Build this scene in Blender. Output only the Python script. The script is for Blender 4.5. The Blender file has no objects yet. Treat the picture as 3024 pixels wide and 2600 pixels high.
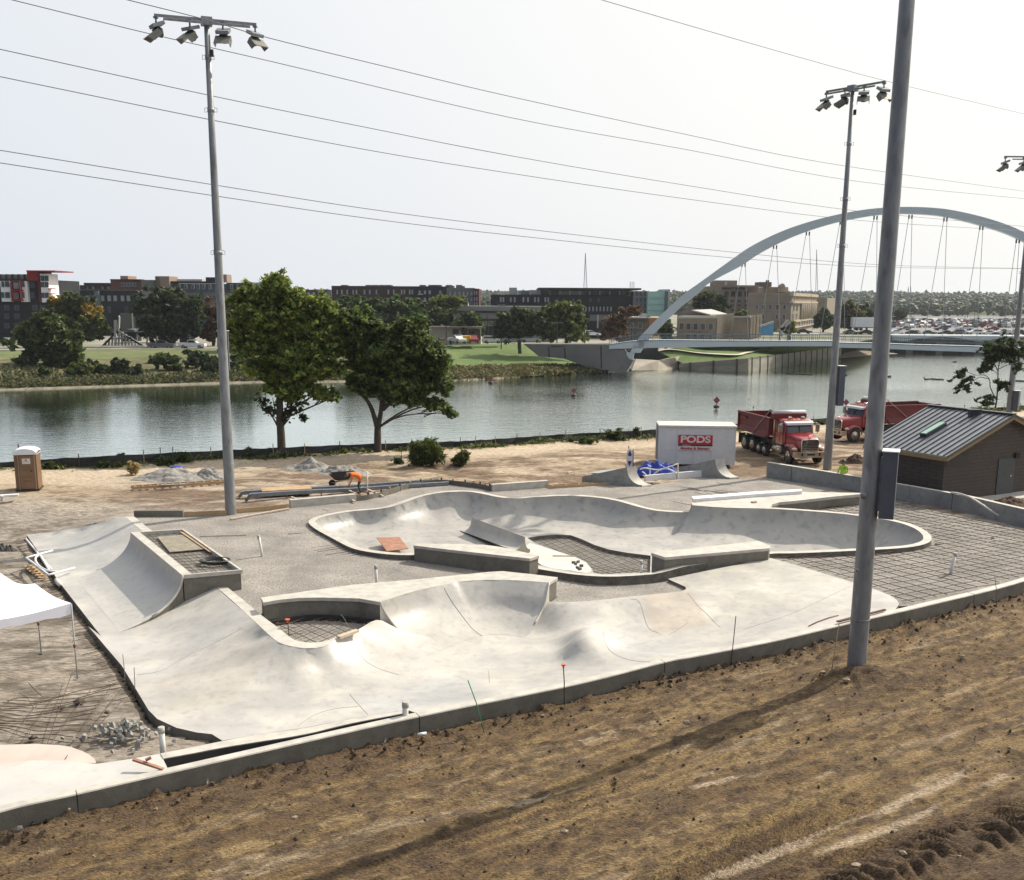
import bpy, bmesh, math, random
import numpy as np
from mathutils import Vector, Matrix, Euler
from mathutils.geometry import delaunay_2d_cdt
random.seed(7); rng=np.random.default_rng(7)
R=math.radians
scene=bpy.context.scene; col=scene.collection
# ------------------------------------------------------------ camera, sky, sun, exposure
FP,CX,CY,CAMH=3028.5,1512.0,1501.0,10.5
TH,PHI=R(11.4),R(.33)
_f=np.array([0,math.cos(TH),-math.sin(TH)]);_u0=np.array([0,math.sin(TH),math.cos(TH)]);_r0=np.array([1.,0,0])
_r=_r0*math.cos(PHI)+_u0*math.sin(PHI);_u=_u0*math.cos(PHI)-_r0*math.sin(PHI)
CAM=np.array([0,0,CAMH])
cd=bpy.data.cameras.new('camera');cam=bpy.data.objects.new('camera',cd);col.objects.link(cam)
m=Matrix(((_r[0],_u[0],-_f[0],0),(_r[1],_u[1],-_f[1],0),(_r[2],_u[2],-_f[2],CAMH),(0,0,0,1)))
cam.matrix_world=m
cd.sensor_width=36;cd.lens=FP/3024*36;cd.shift_y=(CY-1300)/3024;cd.clip_end=6000;cd.clip_start=.1
scene.camera=cam
SUN_AZ,SUN_EL=R(53),R(43)
w=bpy.data.worlds.new('World');scene.world=w;w.use_nodes=True
nt=w.node_tree;bg=nt.nodes['Background']
sky=nt.nodes.new('ShaderNodeTexSky');sky.sky_type='NISHITA';sky.sun_disc=False
sky.sun_elevation=SUN_EL;sky.sun_rotation=SUN_AZ;sky.dust_density=7;sky.air_density=1.2;sky.ozone_density=1.0
mixn=nt.nodes.new('ShaderNodeMix');mixn.data_type='RGBA';mixn.inputs[0].default_value=.93
# thin high haze: a pale veil that is brighter towards the sun and lower sky
geo=nt.nodes.new('ShaderNodeTexCoord')
dot=nt.nodes.new('ShaderNodeVectorMath');dot.operation='DOT_PRODUCT'
dot.inputs[1].default_value=(math.sin(SUN_AZ)*math.cos(SUN_EL),math.cos(SUN_AZ)*math.cos(SUN_EL),math.sin(SUN_EL))
nt.links.new(geo.outputs['Generated'],dot.inputs[0])
rmp=nt.nodes.new('ShaderNodeValToRGB')
e=rmp.color_ramp.elements;e[0].position=0;e[0].color=(.9,1.3,2.2,1);e[1].position=1;e[1].color=(12.,11.6,10.9,1)
for p,c in ((.11,(6.3,6.7,7.3,1)),(.45,(7.2,7.4,7.6,1)),(.72,(8.4,8.35,8.05,1)),(.88,(9.6,9.35,8.7,1))):
    x=rmp.color_ramp.elements.new(p);x.color=c
nt.links.new(dot.outputs['Value'],rmp.inputs[0])
nt.links.new(sky.outputs[0],mixn.inputs[6]);nt.links.new(rmp.outputs[0],mixn.inputs[7])
nt.links.new(mixn.outputs[2],bg.inputs[0]);bg.inputs[1].default_value=.115
sl=bpy.data.lights.new('sun','SUN');sl.energy=5.0;sl.angle=R(.55);sl.color=(1,.91,.78)
so=bpy.data.objects.new('sun',sl);col.objects.link(so)
sd=Vector((math.sin(SUN_AZ)*math.cos(SUN_EL),math.cos(SUN_AZ)*math.cos(SUN_EL),math.sin(SUN_EL)))
so.rotation_euler=sd.to_track_quat('Z','Y').to_euler();so.location=(40,20,60)
scene.view_settings.view_transform='Standard';scene.view_settings.look='None'
scene.view_settings.exposure=.13;scene.view_settings.gamma=1
scene.render.resolution_x=1024;scene.render.resolution_y=880
# ------------------------------------------------------------ pixel <-> world (measured from the photograph)
ZO={'A':(0,1250,2.5438),'B':(650,1300,2.59),'C':(1350,1300,2.59),'E':(2050,1500,2.1273),'F':(0,1850,2.3022),'G':(700,1650,2.072),'H':(1500,1700,2.072),'I':(2100,1100,2.2424),'J':(2000,1900,2.0234),'K':(0,750,2.5447),'L':(640,750,2.5447),'M':(1300,750,2.5447),'N':(1900,750,3.2383),'O':(2400,750,3.2388),'Q':(1650,1200,3.4533),'R':(2150,1180,5.92),'T':(2650,850,5.5401),'U':(500,1370,3.4533),'V':(400,20,4.9333),'X':(2380,200,3.1801),'D':(0,0,1/1.4602),'S':(0,0,1),'Y':(1512,0,1.3704),'Z':(0,0,1.3704)}
def ray(k,x,y):
    a,b,s=ZO[k];sx=a+x/s;sy=b+y/s
    return _f+(sx-CX)/FP*_r-(sy-CY)/FP*_u
def W(k,x,y,z=0.):
    d=ray(k,x,y);return Vector(CAM+d*((z-CAMH)/d[2]))
def WY(k,x,y,Y):
    d=ray(k,x,y);return Vector(CAM+d*Y/d[1])
def WP(k,x,y,p,n):
    d=ray(k,x,y);n=np.array(n);return Vector(CAM+d*(((np.array(p)-CAM)@n)/(d@n)))
def PX(p):
    q=np.array(p)-CAM;d=q@_f;return CX+FP*(q@_r)/d,CY-FP*(q@_u)/d
# ------------------------------------------------------------ noise
def _h(ix,iy,s):
    v=np.sin(ix*127.1+iy*311.7+s*74.7)*43758.5453
    return v-np.floor(v)
def vn(x,y,s=0):
    ix=np.floor(x);iy=np.floor(y);fx=x-ix;fy=y-iy;fx=fx*fx*(3-2*fx);fy=fy*fy*(3-2*fy)
    a=_h(ix,iy,s);b=_h(ix+1,iy,s);c=_h(ix,iy+1,s);d=_h(ix+1,iy+1,s)
    return (a*(1-fx)+b*fx)*(1-fy)+(c*(1-fx)+d*fx)*fy
def fbm(x,y,o=4,s=0):
    t=0;a=.5
    for i in range(o):
        t=t+a*vn(x,y,s+i*3.1);x=x*2.03+1.7;y=y*2.03+4.1;a*=.5
    return t
def sst(x,a,b):
    t=np.clip((x-a)/(b-a),0,1);return t*t*(3-2*t)
# ------------------------------------------------------------ materials
MATS={}
def mat(name,c1,c2=None,scale=4,rough=.75,bump=0.,bscale=None,metal=0.,stretch=None,detail=6,lo=.35,hi=.65,spec=.5,c3=None,s3=40,a3=.25,coat=0,rv=0,coord='Object',tint=False):
    if name in MATS:return MATS[name]
    M=bpy.data.materials.new(name);M.use_nodes=True;n=M.node_tree;b=n.nodes['Principled BSDF'];L=n.links
    b.inputs['Roughness'].default_value=rough;b.inputs['Metallic'].default_value=metal
    b.inputs['Specular IOR Level'].default_value=spec
    if coat:b.inputs['Coat Weight'].default_value=coat;b.inputs['Coat Roughness'].default_value=.08
    tc=n.nodes.new('ShaderNodeTexCoord');mp=n.nodes.new('ShaderNodeMapping')
    if stretch:mp.inputs['Scale'].default_value=stretch
    L.new(tc.outputs[coord],mp.inputs[0])
    if c2 is None:c2=tuple(v*.82 for v in c1)
    no=n.nodes.new('ShaderNodeTexNoise');no.inputs['Scale'].default_value=scale;no.inputs['Detail'].default_value=detail;no.inputs['Roughness'].default_value=.6
    L.new(mp.outputs[0],no.inputs[0])
    cr=n.nodes.new('ShaderNodeValToRGB');cr.color_ramp.elements[0].position=lo;cr.color_ramp.elements[1].position=hi
    cr.color_ramp.elements[0].color=(*c2,1);cr.color_ramp.elements[1].color=(*c1,1);L.new(no.outputs[0],cr.inputs[0])
    out=cr.outputs[0]
    if c3:
        n3=n.nodes.new('ShaderNodeTexNoise');n3.inputs['Scale'].default_value=s3;n3.inputs['Detail'].default_value=3;L.new(mp.outputs[0],n3.inputs[0])
        r3=n.nodes.new('ShaderNodeValToRGB');r3.color_ramp.elements[0].position=.52;r3.color_ramp.elements[1].position=.68
        r3.color_ramp.elements[0].color=(0,0,0,1);r3.color_ramp.elements[1].color=(a3,a3,a3,1);L.new(n3.outputs[0],r3.inputs[0])
        mx=n.nodes.new('ShaderNodeMix');mx.data_type='RGBA';L.new(r3.outputs[0],mx.inputs[0]);L.new(out,mx.inputs[6]);mx.inputs[7].default_value=(*c3,1);out=mx.outputs[2]
    if tint:
        at=n.nodes.new('ShaderNodeAttribute');at.attribute_name='hue';mt_=n.nodes.new('ShaderNodeMix');mt_.data_type='RGBA';mt_.blend_type='MULTIPLY';mt_.inputs[0].default_value=1;L.new(out,mt_.inputs[6]);L.new(at.outputs['Color'],mt_.inputs[7]);out=mt_.outputs[2]
    L.new(out,b.inputs['Base Color'])
    if rv:
        mr=n.nodes.new('ShaderNodeMapRange');mr.inputs[3].default_value=rough-rv;mr.inputs[4].default_value=rough+rv;mr.inputs[1].default_value=.3;mr.inputs[2].default_value=.7
        L.new(no.outputs[0],mr.inputs[0]);L.new(mr.outputs[0],b.inputs['Roughness'])
    if bump:
        nb=n.nodes.new('ShaderNodeTexNoise');nb.inputs['Scale'].default_value=bscale or scale*5;nb.inputs['Detail'].default_value=5;L.new(mp.outputs[0],nb.inputs[0])
        bp=n.nodes.new('ShaderNodeBump');bp.inputs['Strength'].default_value=bump;bp.inputs['Distance'].default_value=.05
        L.new(nb.outputs[0],bp.inputs['Height']);L.new(bp.outputs[0],b.inputs['Normal'])
    MATS[name]=M;return M
def vcmat(name,rough=.9,bdist=.08,bump=.5,bscale=14,spk=.35,sscale=30,trans=0,stretch=None,spec=.3):
    """colour comes from a per-vertex attribute of the thing's own colour, with fine procedural speckle"""
    M=bpy.data.materials.new(name);M.use_nodes=True;n=M.node_tree;b=n.nodes['Principled BSDF'];L=n.links
    b.inputs['Roughness'].default_value=rough;b.inputs['Specular IOR Level'].default_value=spec
    at=n.nodes.new('ShaderNodeAttribute');at.attribute_name='hue'
    tc=n.nodes.new('ShaderNodeTexCoord');mp=n.nodes.new('ShaderNodeMapping')
    if stretch:mp.inputs['Scale'].default_value=stretch;mp.inputs['Rotation'].default_value=(0,0,R(-33))
    L.new(tc.outputs['Object'],mp.inputs[0])
    no=n.nodes.new('ShaderNodeTexNoise');no.inputs['Scale'].default_value=sscale;no.inputs['Detail'].default_value=6;no.inputs['Roughness'].default_value=.65;L.new(mp.outputs[0],no.inputs[0])
    mr=n.nodes.new('ShaderNodeMapRange');mr.inputs[1].default_value=.3;mr.inputs[2].default_value=.7;mr.inputs[3].default_value=1-spk;mr.inputs[4].default_value=1+spk;L.new(no.outputs[0],mr.inputs[0])
    vm=n.nodes.new('ShaderNodeVectorMath');vm.operation='SCALE';L.new(at.outputs['Color'],vm.inputs[0]);L.new(mr.outputs[0],vm.inputs['Scale'])
    L.new(vm.outputs[0],b.inputs['Base Color'])
    if bump:
        nb=n.nodes.new('ShaderNodeTexNoise');nb.inputs['Scale'].default_value=bscale;nb.inputs['Detail'].default_value=8;nb.inputs['Roughness'].default_value=.65;L.new(mp.outputs[0],nb.inputs[0])
        bp=n.nodes.new('ShaderNodeBump');bp.inputs['Strength'].default_value=bump;bp.inputs['Distance'].default_value=bdist
        L.new(nb.outputs[0],bp.inputs['Height']);L.new(bp.outputs[0],b.inputs['Normal'])
    if trans:
        tr=n.nodes.new('ShaderNodeBsdfTranslucent');L.new(vm.outputs[0],tr.inputs[0]);ms=n.nodes.new('ShaderNodeMixShader');ms.inputs[0].default_value=trans
        L.new(b.outputs[0],ms.inputs[1]);L.new(tr.outputs[0],ms.inputs[2]);L.new(ms.outputs[0],n.nodes['Material Output'].inputs[0])
    MATS[name]=M;return M
CONC=mat('smooth_concrete',(.50,.475,.43),(.40,.387,.362),scale=.8,lo=.38,hi=.64,rough=.42,rv=.12,bump=.12,bscale=7,c3=(.30,.295,.285),s3=3.5,a3=.42,stretch=(1,1,1),detail=8)
CONC2=mat('troweled_concrete',(.55,.53,.49),(.46,.45,.43),scale=.8,rough=.5,rv=.06,bump=.05,bscale=5,c3=(.38,.37,.35),s3=3,a3=.35)
BOWLC=mat('bowl_concrete',(.44,.42,.385),(.355,.345,.325),scale=.7,lo=.38,hi=.64,rough=.40,rv=.12,bump=.1,bscale=6,c3=(.22,.225,.225),s3=2.6,a3=.55,detail=8)
FORM=mat('shaded_formed_concrete',(.20,.185,.155),(.14,.13,.105),scale=1.6,rough=.85,bump=.25,bscale=18,c3=(.12,.11,.095),s3=6,a3=.5)  # darker formed concrete, with the shade of upright faces worked into the colour
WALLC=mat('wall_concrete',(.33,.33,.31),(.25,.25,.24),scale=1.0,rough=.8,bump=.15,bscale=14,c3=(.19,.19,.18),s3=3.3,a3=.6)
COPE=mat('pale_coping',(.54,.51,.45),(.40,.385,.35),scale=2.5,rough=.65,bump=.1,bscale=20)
GRAV=mat('crushed_gravel',(.325,.30,.27),(.21,.197,.178),scale=.6,rough=.95,bump=.9,bscale=12,c3=(.13,.115,.10),s3=11,a3=.8,detail=10)
GRAVW=mat('damp_gravel',(.25,.235,.21),(.17,.16,.145),scale=1.2,rough=.95,bump=.7,bscale=20,c3=(.10,.09,.08),s3=22,a3=.7)
REBAR=mat('rusty_rebar',(.12,.075,.05),(.055,.038,.03),scale=6,rough=.85)
DARK=mat('black_membrane',(.018,.018,.018),(.03,.03,.03),rough=.6)
GALV=mat('galvanised_steel',(.31,.325,.33),(.21,.22,.225),scale=1.6,rough=.55,metal=.35,c3=(.14,.12,.11),s3=3,a3=.5,stretch=(2,2,.5))
STEEL=mat('grey_painted_steel',(.20,.22,.25),(.14,.155,.18),scale=4,rough=.55,metal=.3)
CABI=mat('cabinet_grey_paint',(.10,.115,.14),(.085,.10,.12),scale=3,rough=.5)
WHITE=mat('white_paint',(.72,.73,.74),(.64,.65,.66),scale=3,rough=.45)
PVC=mat('white_pvc',(.75,.74,.70),(.6,.59,.55),scale=9,rough=.4)
WOOD=mat('raw_lumber',(.50,.35,.20),(.36,.24,.13),scale=3,rough=.8,stretch=(1,1,6),bump=.1)
PLY=mat('stained_plywood',(.33,.15,.09),(.24,.11,.065),scale=2,rough=.7,c3=(.4,.3,.24),s3=5,a3=.4)
OLDPLY=mat('weathered_plywood',(.30,.27,.21),(.20,.18,.14),scale=2,rough=.85,c3=(.12,.1,.08),s3=5,a3=.5)
BLACK=mat('black_plastic',(.022,.022,.024),(.03,.03,.032),rough=.45)
RUBBER=mat('tyre_rubber',(.022,.021,.02),(.05,.045,.038),scale=6,rough=.85)
CHROME=mat('chrome',(.75,.73,.70),(.6,.58,.55),rough=.18,metal=1)
GLASS=mat('dark_window_glass',(.02,.025,.03),(.03,.04,.045),rough=.08,spec=.8)
# ------------------------------------------------------------ objects
def tag(o,label=None,cat=None,group=None,kind=None):
    if label:o['label']=label
    if cat:o['category']=cat
    if group:o['group']=group
    if kind:o['kind']=kind
    return o
def empty(name,loc,label,cat,group=None,rz=0):
    o=bpy.data.objects.new(name,None);col.objects.link(o);o.location=loc;o.rotation_euler=(0,0,rz);o.empty_display_size=.3
    return tag(o,label,cat,group)
def kids(o):return [c for c in bpy.data.objects if c.parent==o]
def copy_tree(o,parent=None):
    c=o.copy();col.objects.link(c);c.parent=parent
    for k in kids(o):copy_tree(k,c)
    return c
def wloc(o):
    v=Vector((0,0,0))
    while o is not None:v=v+o.location;o=o.parent
    return v
class MB:
    def __init__(s):s.v=[];s.f=[];s.m=[];s.mi=0;s.sm=[];s.smooth=False
    def add(s,vs,fs):
        o=len(s.v);s.v+=[tuple(p) for p in vs];s.f+=[tuple(o+i for i in q) for q in fs];s.m+=[s.mi]*len(fs);s.sm+=[s.smooth]*len(fs);return s
    def box(s,c,d,rot=None,taper=1.0):
        x,y,z=d[0]/2,d[1]/2,d[2]/2;t=taper
        vs=[Vector(p) for p in((-x,-y,-z),(x,-y,-z),(x,y,-z),(-x,y,-z),(-x*t,-y*t,z),(x*t,-y*t,z),(x*t,y*t,z),(-x*t,y*t,z))]
        if rot is not None:
            q=rot if isinstance(rot,Matrix) else Euler(rot).to_matrix();vs=[q@v for v in vs]
        c=Vector(c);return s.add([v+c for v in vs],[(0,3,2,1),(4,5,6,7),(0,1,5,4),(1,2,6,5),(2,3,7,6),(3,0,4,7)])
    def bar(s,a,b,wd,h,up=(0,0,1)):
        a=Vector(a);b=Vector(b);d=b-a;L=d.length
        if L<1e-6:return s
        x=d/L;up=Vector(up);y=up.cross(x)
        if y.length<1e-4:y=Vector((1,0,0)).cross(x)
        y.normalize();z=x.cross(y);q=Matrix((x,y,z)).transposed();return s.box((a+b)/2,(L,wd,h),q)
    def tube(s,ps,r,n=8,cap=True):
        ps=[Vector(p) for p in ps];rs=r if hasattr(r,'__len__') else [r]*len(ps);rings=[];ref=None
        for i,p in enumerate(ps):
            d=(ps[min(i+1,len(ps)-1)]-ps[max(i-1,0)])
            if d.length<1e-7:d=Vector((0,0,1))
            d.normalize()
            if ref is None:ref=Vector((0,0,1)) if abs(d.z)<.9 else Vector((1,0,0))
            x=ref-d*ref.dot(d)
            if x.length<1e-3:x=Vector((1,0,0)).cross(d)
            x.normalize();y=d.cross(x);ref=x
            rings.append([p+(x*math.cos(2*math.pi*k/n)+y*math.sin(2*math.pi*k/n))*rs[i] for k in range(n)])
        vs=[v for g in rings for v in g];fs=[]
        for i in range(len(ps)-1):
            for k in range(n):
                a=i*n+k;b=i*n+(k+1)%n;fs.append((a,b,b+n,a+n))
        if cap:fs+=[tuple(range(n))[::-1],tuple(range((len(ps)-1)*n,len(ps)*n))]
        sm=s.smooth;s.smooth=n>5;s.add(vs,fs);s.smooth=sm;return s
    def cyl(s,a,b,r,n=16,r2=None):return s.tube([a,b],[r,r if r2 is None else r2],n)
    def prism(s,poly,z0,z1):
        """poly: list of 2D or 3D points; z0/z1 numbers"""
        n=len(poly);A=sum(poly[i][0]*poly[(i+1)%n][1]-poly[(i+1)%n][0]*poly[i][1] for i in range(n))
        if A<0:poly=poly[::-1]
        vs=[(p[0],p[1],z0) for p in poly]+[(p[0],p[1],z1) for p in poly]
        fs=[tuple(range(n))[::-1],tuple(range(n,2*n))]+[(i,(i+1)%n,n+(i+1)%n,n+i) for i in range(n)]
        return s.add(vs,fs)
    def extr(s,poly,vec):
        n=len(poly);vec=Vector(vec);vs=[Vector(p) for p in poly]+[Vector(p)+vec for p in poly]
        return s.add(vs,[tuple(range(n))[::-1],tuple(range(n,2*n))]+[(i,(i+1)%n,n+(i+1)%n,n+i) for i in range(n)])
    def loft(s,rows,close=False):
        n=len(rows[0]);vs=[p for r in rows for p in r];fs=[]
        for i in range(len(rows)-1):
            for k in range(n if close else n-1):
                a=i*n+k;b=i*n+(k+1)%n;fs.append((a,b,b+n,a+n))
        return s.add(vs,fs)
    def ell(s,c,r,n=12,k=8,rot=None):
        vs=[];c=Vector(c);q=Euler(rot).to_matrix() if rot else None
        for i in range(k+1):
            t=math.pi*i/k
            for j in range(n):
                a=2*math.pi*j/n;v=Vector((r[0]*math.sin(t)*math.cos(a),r[1]*math.sin(t)*math.sin(a),r[2]*math.cos(t)))
                if q:v=q@v
                vs.append(c+v)
        fs=[(i*n+j,(i+1)*n+j,(i+1)*n+(j+1)%n,i*n+(j+1)%n) for i in range(k) for j in range(n)]
        sm=s.smooth;s.smooth=True;s.add(vs,fs);s.smooth=sm;return s
    def build(s,name,mt,parent=None,world=True,label=None,cat=None,group=None,kind=None,fix=False,bev=0):
        me=bpy.data.meshes.new(name);vs=np.array(s.v,dtype=float).reshape(-1,3)
        if parent is not None:
            off=np.array(wloc(parent)) if world else np.zeros(3);loc=(0,0,0)
        elif world:
            off=np.array([(vs[:,0].min()+vs[:,0].max())/2,(vs[:,1].min()+vs[:,1].max())/2,vs[:,2].min()]);loc=tuple(off)
        else:off=np.zeros(3);loc=(0,0,0)
        me.from_pydata((vs-off).tolist(),[],s.f)
        for x in (mt if isinstance(mt,(list,tuple)) else [mt]):me.materials.append(x)
        me.polygons.foreach_set('material_index',s.m);me.polygons.foreach_set('use_smooth',s.sm);me.update()
        if fix:
            b=bmesh.new();b.from_mesh(me);bmesh.ops.recalc_face_normals(b,faces=b.faces);b.to_mesh(me);b.free()
        o=bpy.data.objects.new(name,me);o.location=loc;col.objects.link(o)
        if parent is not None:o.parent=parent
        if bev:
            bm_=o.modifiers.new('edge','BEVEL');bm_.width=bev;bm_.segments=2;bm_.limit_method='ANGLE';bm_.angle_limit=R(35)
        return tag(o,label,cat,group,kind)
def npmesh(name,V,F,mt,hue=None,smooth=True,parent=None,loc=(0,0,0),world=True):
    """fast mesh from numpy arrays (F: tris or quads)"""
    V=np.asarray(V,dtype=np.float32);F=np.asarray(F,dtype=np.int32);k=F.shape[1]
    if parent is not None and world:V=V-np.array(wloc(parent),dtype=np.float32)
    if parent is None:V=V-np.array(loc,dtype=np.float32)
    me=bpy.data.meshes.new(name);me.vertices.add(len(V));me.vertices.foreach_set('co',V.ravel())
    me.loops.add(F.size);me.loops.foreach_set('vertex_index',F.ravel());me.polygons.add(len(F))
    me.polygons.foreach_set('loop_start',np.arange(0,F.size,k,dtype=np.int32));me.polygons.foreach_set('loop_total',np.full(len(F),k,dtype=np.int32))
    me.polygons.foreach_set('use_smooth',np.full(len(F),smooth));me.update(calc_edges=True)
    if hue is not None:
        at=me.color_attributes.new('hue','FLOAT_COLOR','POINT');c=np.ones((len(V),4),dtype=np.float32);c[:,:3]=hue;at.data.foreach_set('color',c.ravel())
    me.materials.append(mt);me.validate()
    o=bpy.data.objects.new(name,me);col.objects.link(o)
    if parent is not None:o.parent=parent
    else:o.location=loc
    return o
def grid(name,X,Y,Z,mt,hue):
    ny,nx=X.shape;V=np.stack([X,Y,Z],-1).reshape(-1,3);i=np.arange(nx*ny).reshape(ny,nx)
    F=np.stack([i[:-1,:-1],i[:-1,1:],i[1:,1:],i[1:,:-1]],-1).reshape(-1,4)
    return npmesh(name,V,F,mt,hue.reshape(-1,3))
FONT={}
def text(name,body,size,mt,parent,mw,depth=.01,bold=0.,sx=1.):
    """raised lettering, made into a mesh part; mw: 4x4 matrix in world or local space of parent"""
    cu=bpy.data.curves.new(name,'FONT');cu.body=body;cu.size=size;cu.extrude=depth;cu.align_x='CENTER';cu.align_y='CENTER';cu.offset=bold
    o=bpy.data.objects.new(name,cu);col.objects.link(o);dg=bpy.context.evaluated_depsgraph_get();dg.update()
    me=bpy.data.meshes.new_from_object(o.evaluated_get(dg));bpy.data.objects.remove(o);me.transform(Matrix.Diagonal((sx,1,1,1)));me.transform(mw)
    me.materials.clear();me.materials.append(mt);n=bpy.data.objects.new(name,me);col.objects.link(n);n.parent=parent;return n
def frame_m(o,x,y,z=None):
    """matrix with origin o, x axis x, y axis y"""
    x=Vector(x).normalized();y=Vector(y);zz=x.cross(y).normalized();y=zz.cross(x)
    mm=Matrix((x,y,zz)).transposed().to_4x4();mm.translation=Vector(o);return mm
# ------------------------------------------------------------ curves, polygons, thin-plate surfaces
def cat(ps,n=8,closed=False):
    ps=[Vector(p) for p in ps];out=[];N=len(ps)
    for i in range(N if closed else N-1):
        p0=ps[(i-1)%N] if closed or i>0 else ps[0]*2-ps[1];p1=ps[i];p2=ps[(i+1)%N];p3=ps[(i+2)%N] if closed or i+2<N else ps[-1]*2-ps[-2]
        for k in range(n):
            t=k/n;out.append(.5*((2*p1)+(p2-p0)*t+(2*p0-5*p1+4*p2-p3)*t*t+(3*p1-p0-3*p2+p3)*t**3))
    if not closed:out.append(ps[-1])
    return out
def resamp(ps,n):
    ps=np.array([tuple(p) for p in ps]);d=np.r_[0,np.cumsum(np.linalg.norm(np.diff(ps,axis=0),axis=1))];t=np.linspace(0,d[-1],n)
    return np.stack([np.interp(t,d,ps[:,k]) for k in range(3)],1)
def dens(ps,step=.3,closed=True):
    """insert points so no boundary edge is longer than step"""
    out=[];N=len(ps)
    for i in range(N if closed else N-1):
        a=Vector(ps[i]);b=Vector(ps[(i+1)%N]);k=max(1,int((b-a).length/step))
        out+=[a.lerp(b,j/k) for j in range(k)]
    if not closed:out.append(Vector(ps[-1]))
    return out
def inpoly(P,poly):
    P=np.asarray(P);q=np.asarray([(p[0],p[1]) for p in poly]);r=np.zeros(len(P),bool);j=len(q)-1
    for i in range(len(q)):
        yi,yj=q[i,1],q[j,1]
        if yi!=yj:
            c=((yi>P[:,1])!=(yj>P[:,1]))&(P[:,0]<(q[j,0]-q[i,0])*(P[:,1]-yi)/(yj-yi)+q[i,0]);r^=c
        j=i
    return r
def segdist(P,q,closed=True,val=None):
    """distance from P to polyline q; also interpolated val"""
    P=np.asarray(P)[:,:2];q=np.asarray([tuple(p) for p in q]);n=len(q);best=np.full(len(P),1e9);bv=np.zeros(len(P))
    for i in range(n if closed else n-1):
        a=q[i,:2];b=q[(i+1)%n,:2];ab=b-a;L=ab@ab
        if L<1e-12:continue
        t=np.clip(((P-a)@ab)/L,0,1);d=np.linalg.norm(P-a-t[:,None]*ab,axis=1);mk=d<best;best[mk]=d[mk]
        if val is not None:v=val[i]*(1-t)+val[(i+1)%n]*t;bv[mk]=v[mk]
    return (best,bv) if val is not None else best
class TPS:
    def __init__(s,pts,lam=1e-3):
        p=np.array([tuple(q) for q in pts],dtype=float);_,ix=np.unique(np.round(p[:,:2],2),axis=0,return_index=True);p=p[ix]
        s.p=p[:,:2];n=len(p);K=s.k(s.p);A=np.zeros((n+3,n+3));A[:n,:n]=K+lam*np.eye(n);A[:n,n]=1;A[:n,n+1:]=s.p;A[n,:n]=1;A[n+1:,:n]=s.p.T
        s.c=np.linalg.solve(A,np.r_[p[:,2],0,0,0])
    def k(s,x):
        d=((x[:,None]-s.p[None])**2).sum(-1);return .5*d*np.log(d+1e-9)
    def __call__(s,x):
        x=np.asarray(x,dtype=float)[:,:2];out=np.zeros(len(x))
        for i in range(0,len(x),4000):
            y=x[i:i+4000];out[i:i+4000]=s.k(y)@s.c[:-3]+s.c[-3]+y@s.c[-2:]
        return out
def sheet(name,loop,zf,mt,step=.3,holes=(),th=0.,side=None,extra=None,parent=None,exact=True,noise=0.,smooth=True,label=None,cat=None,kind=None,group=None):
    """triangulated surface inside loop (3D pts); zf(P)->z for inside; optional slab edge of thickness th"""
    loops=[loop]+list(holes);pts=[];edges=[];zb=[]
    for lp in loops:
        o=len(pts);n=len(lp);pts+=[(p[0],p[1]) for p in lp];zb+=[p[2] for p in lp];edges+=[(o+i,o+(i+1)%n) for i in range(n)]
    L=np.array(pts[:len(loop)]);x0,y0=L.min(0);x1,y1=L.max(0)
    gx,gy=np.meshgrid(np.arange(x0,x1,step),np.arange(y0,y1,step*.9));gx[::2]+=step/2
    g=np.stack([gx.ravel(),gy.ravel()],1);g=g[inpoly(g,loop)]
    for lp in holes:g=g[~inpoly(g,lp)]
    for lp in loops:g=g[segdist(g,lp)>step*.45]
    nb=len(pts);inner=g.tolist()
    if extra is not None:
        ex=np.asarray(extra)[:,:2];ex=ex[inpoly(ex,loop)]
        for lp in holes:ex=ex[~inpoly(ex,lp)]
        inner+=ex.tolist()
    allp=[Vector(p) for p in pts]+[Vector(p) for p in inner]
    vo,_,fo,ov,_,_=delaunay_2d_cdt(allp,edges,[],0,1e-4)
    V=np.array([tuple(v) for v in vo]);F=np.array([f for f in fo if len(f)==3]);c=V[F].mean(1)
    k=inpoly(c,loop)
    for lp in holes:k&=~inpoly(c,lp)
    F=F[k];z=zf(V)
    if noise:z=z+noise*(fbm(V[:,0]*1.3,V[:,1]*1.3,4,5)-.5)
    if exact:
        for i,o_ in enumerate(ov):
            for j in o_:
                if j<nb:z[i]=zb[j];break
    V3=np.c_[V,z];a=V3[F];nz=np.cross(a[:,1]-a[:,0],a[:,2]-a[:,0])[:,2];F[nz<0]=F[nz<0][:,::-1]
    mb=MB();mb.smooth=smooth;mb.add(V3.tolist(),F.tolist())
    if th:
        mb.smooth=False;mb.mi=1
        for lp in loops:
            n=len(lp);top=[tuple(p) for p in lp];bot=[(p[0],p[1],p[2]-th) for p in lp]
            mb.add(top+bot,[(i,(i+1)%n,n+(i+1)%n,n+i) for i in range(n)])
    return mb.build(name,[mt,side or mt],parent,label=label,cat=cat,kind=kind,group=group)
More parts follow.
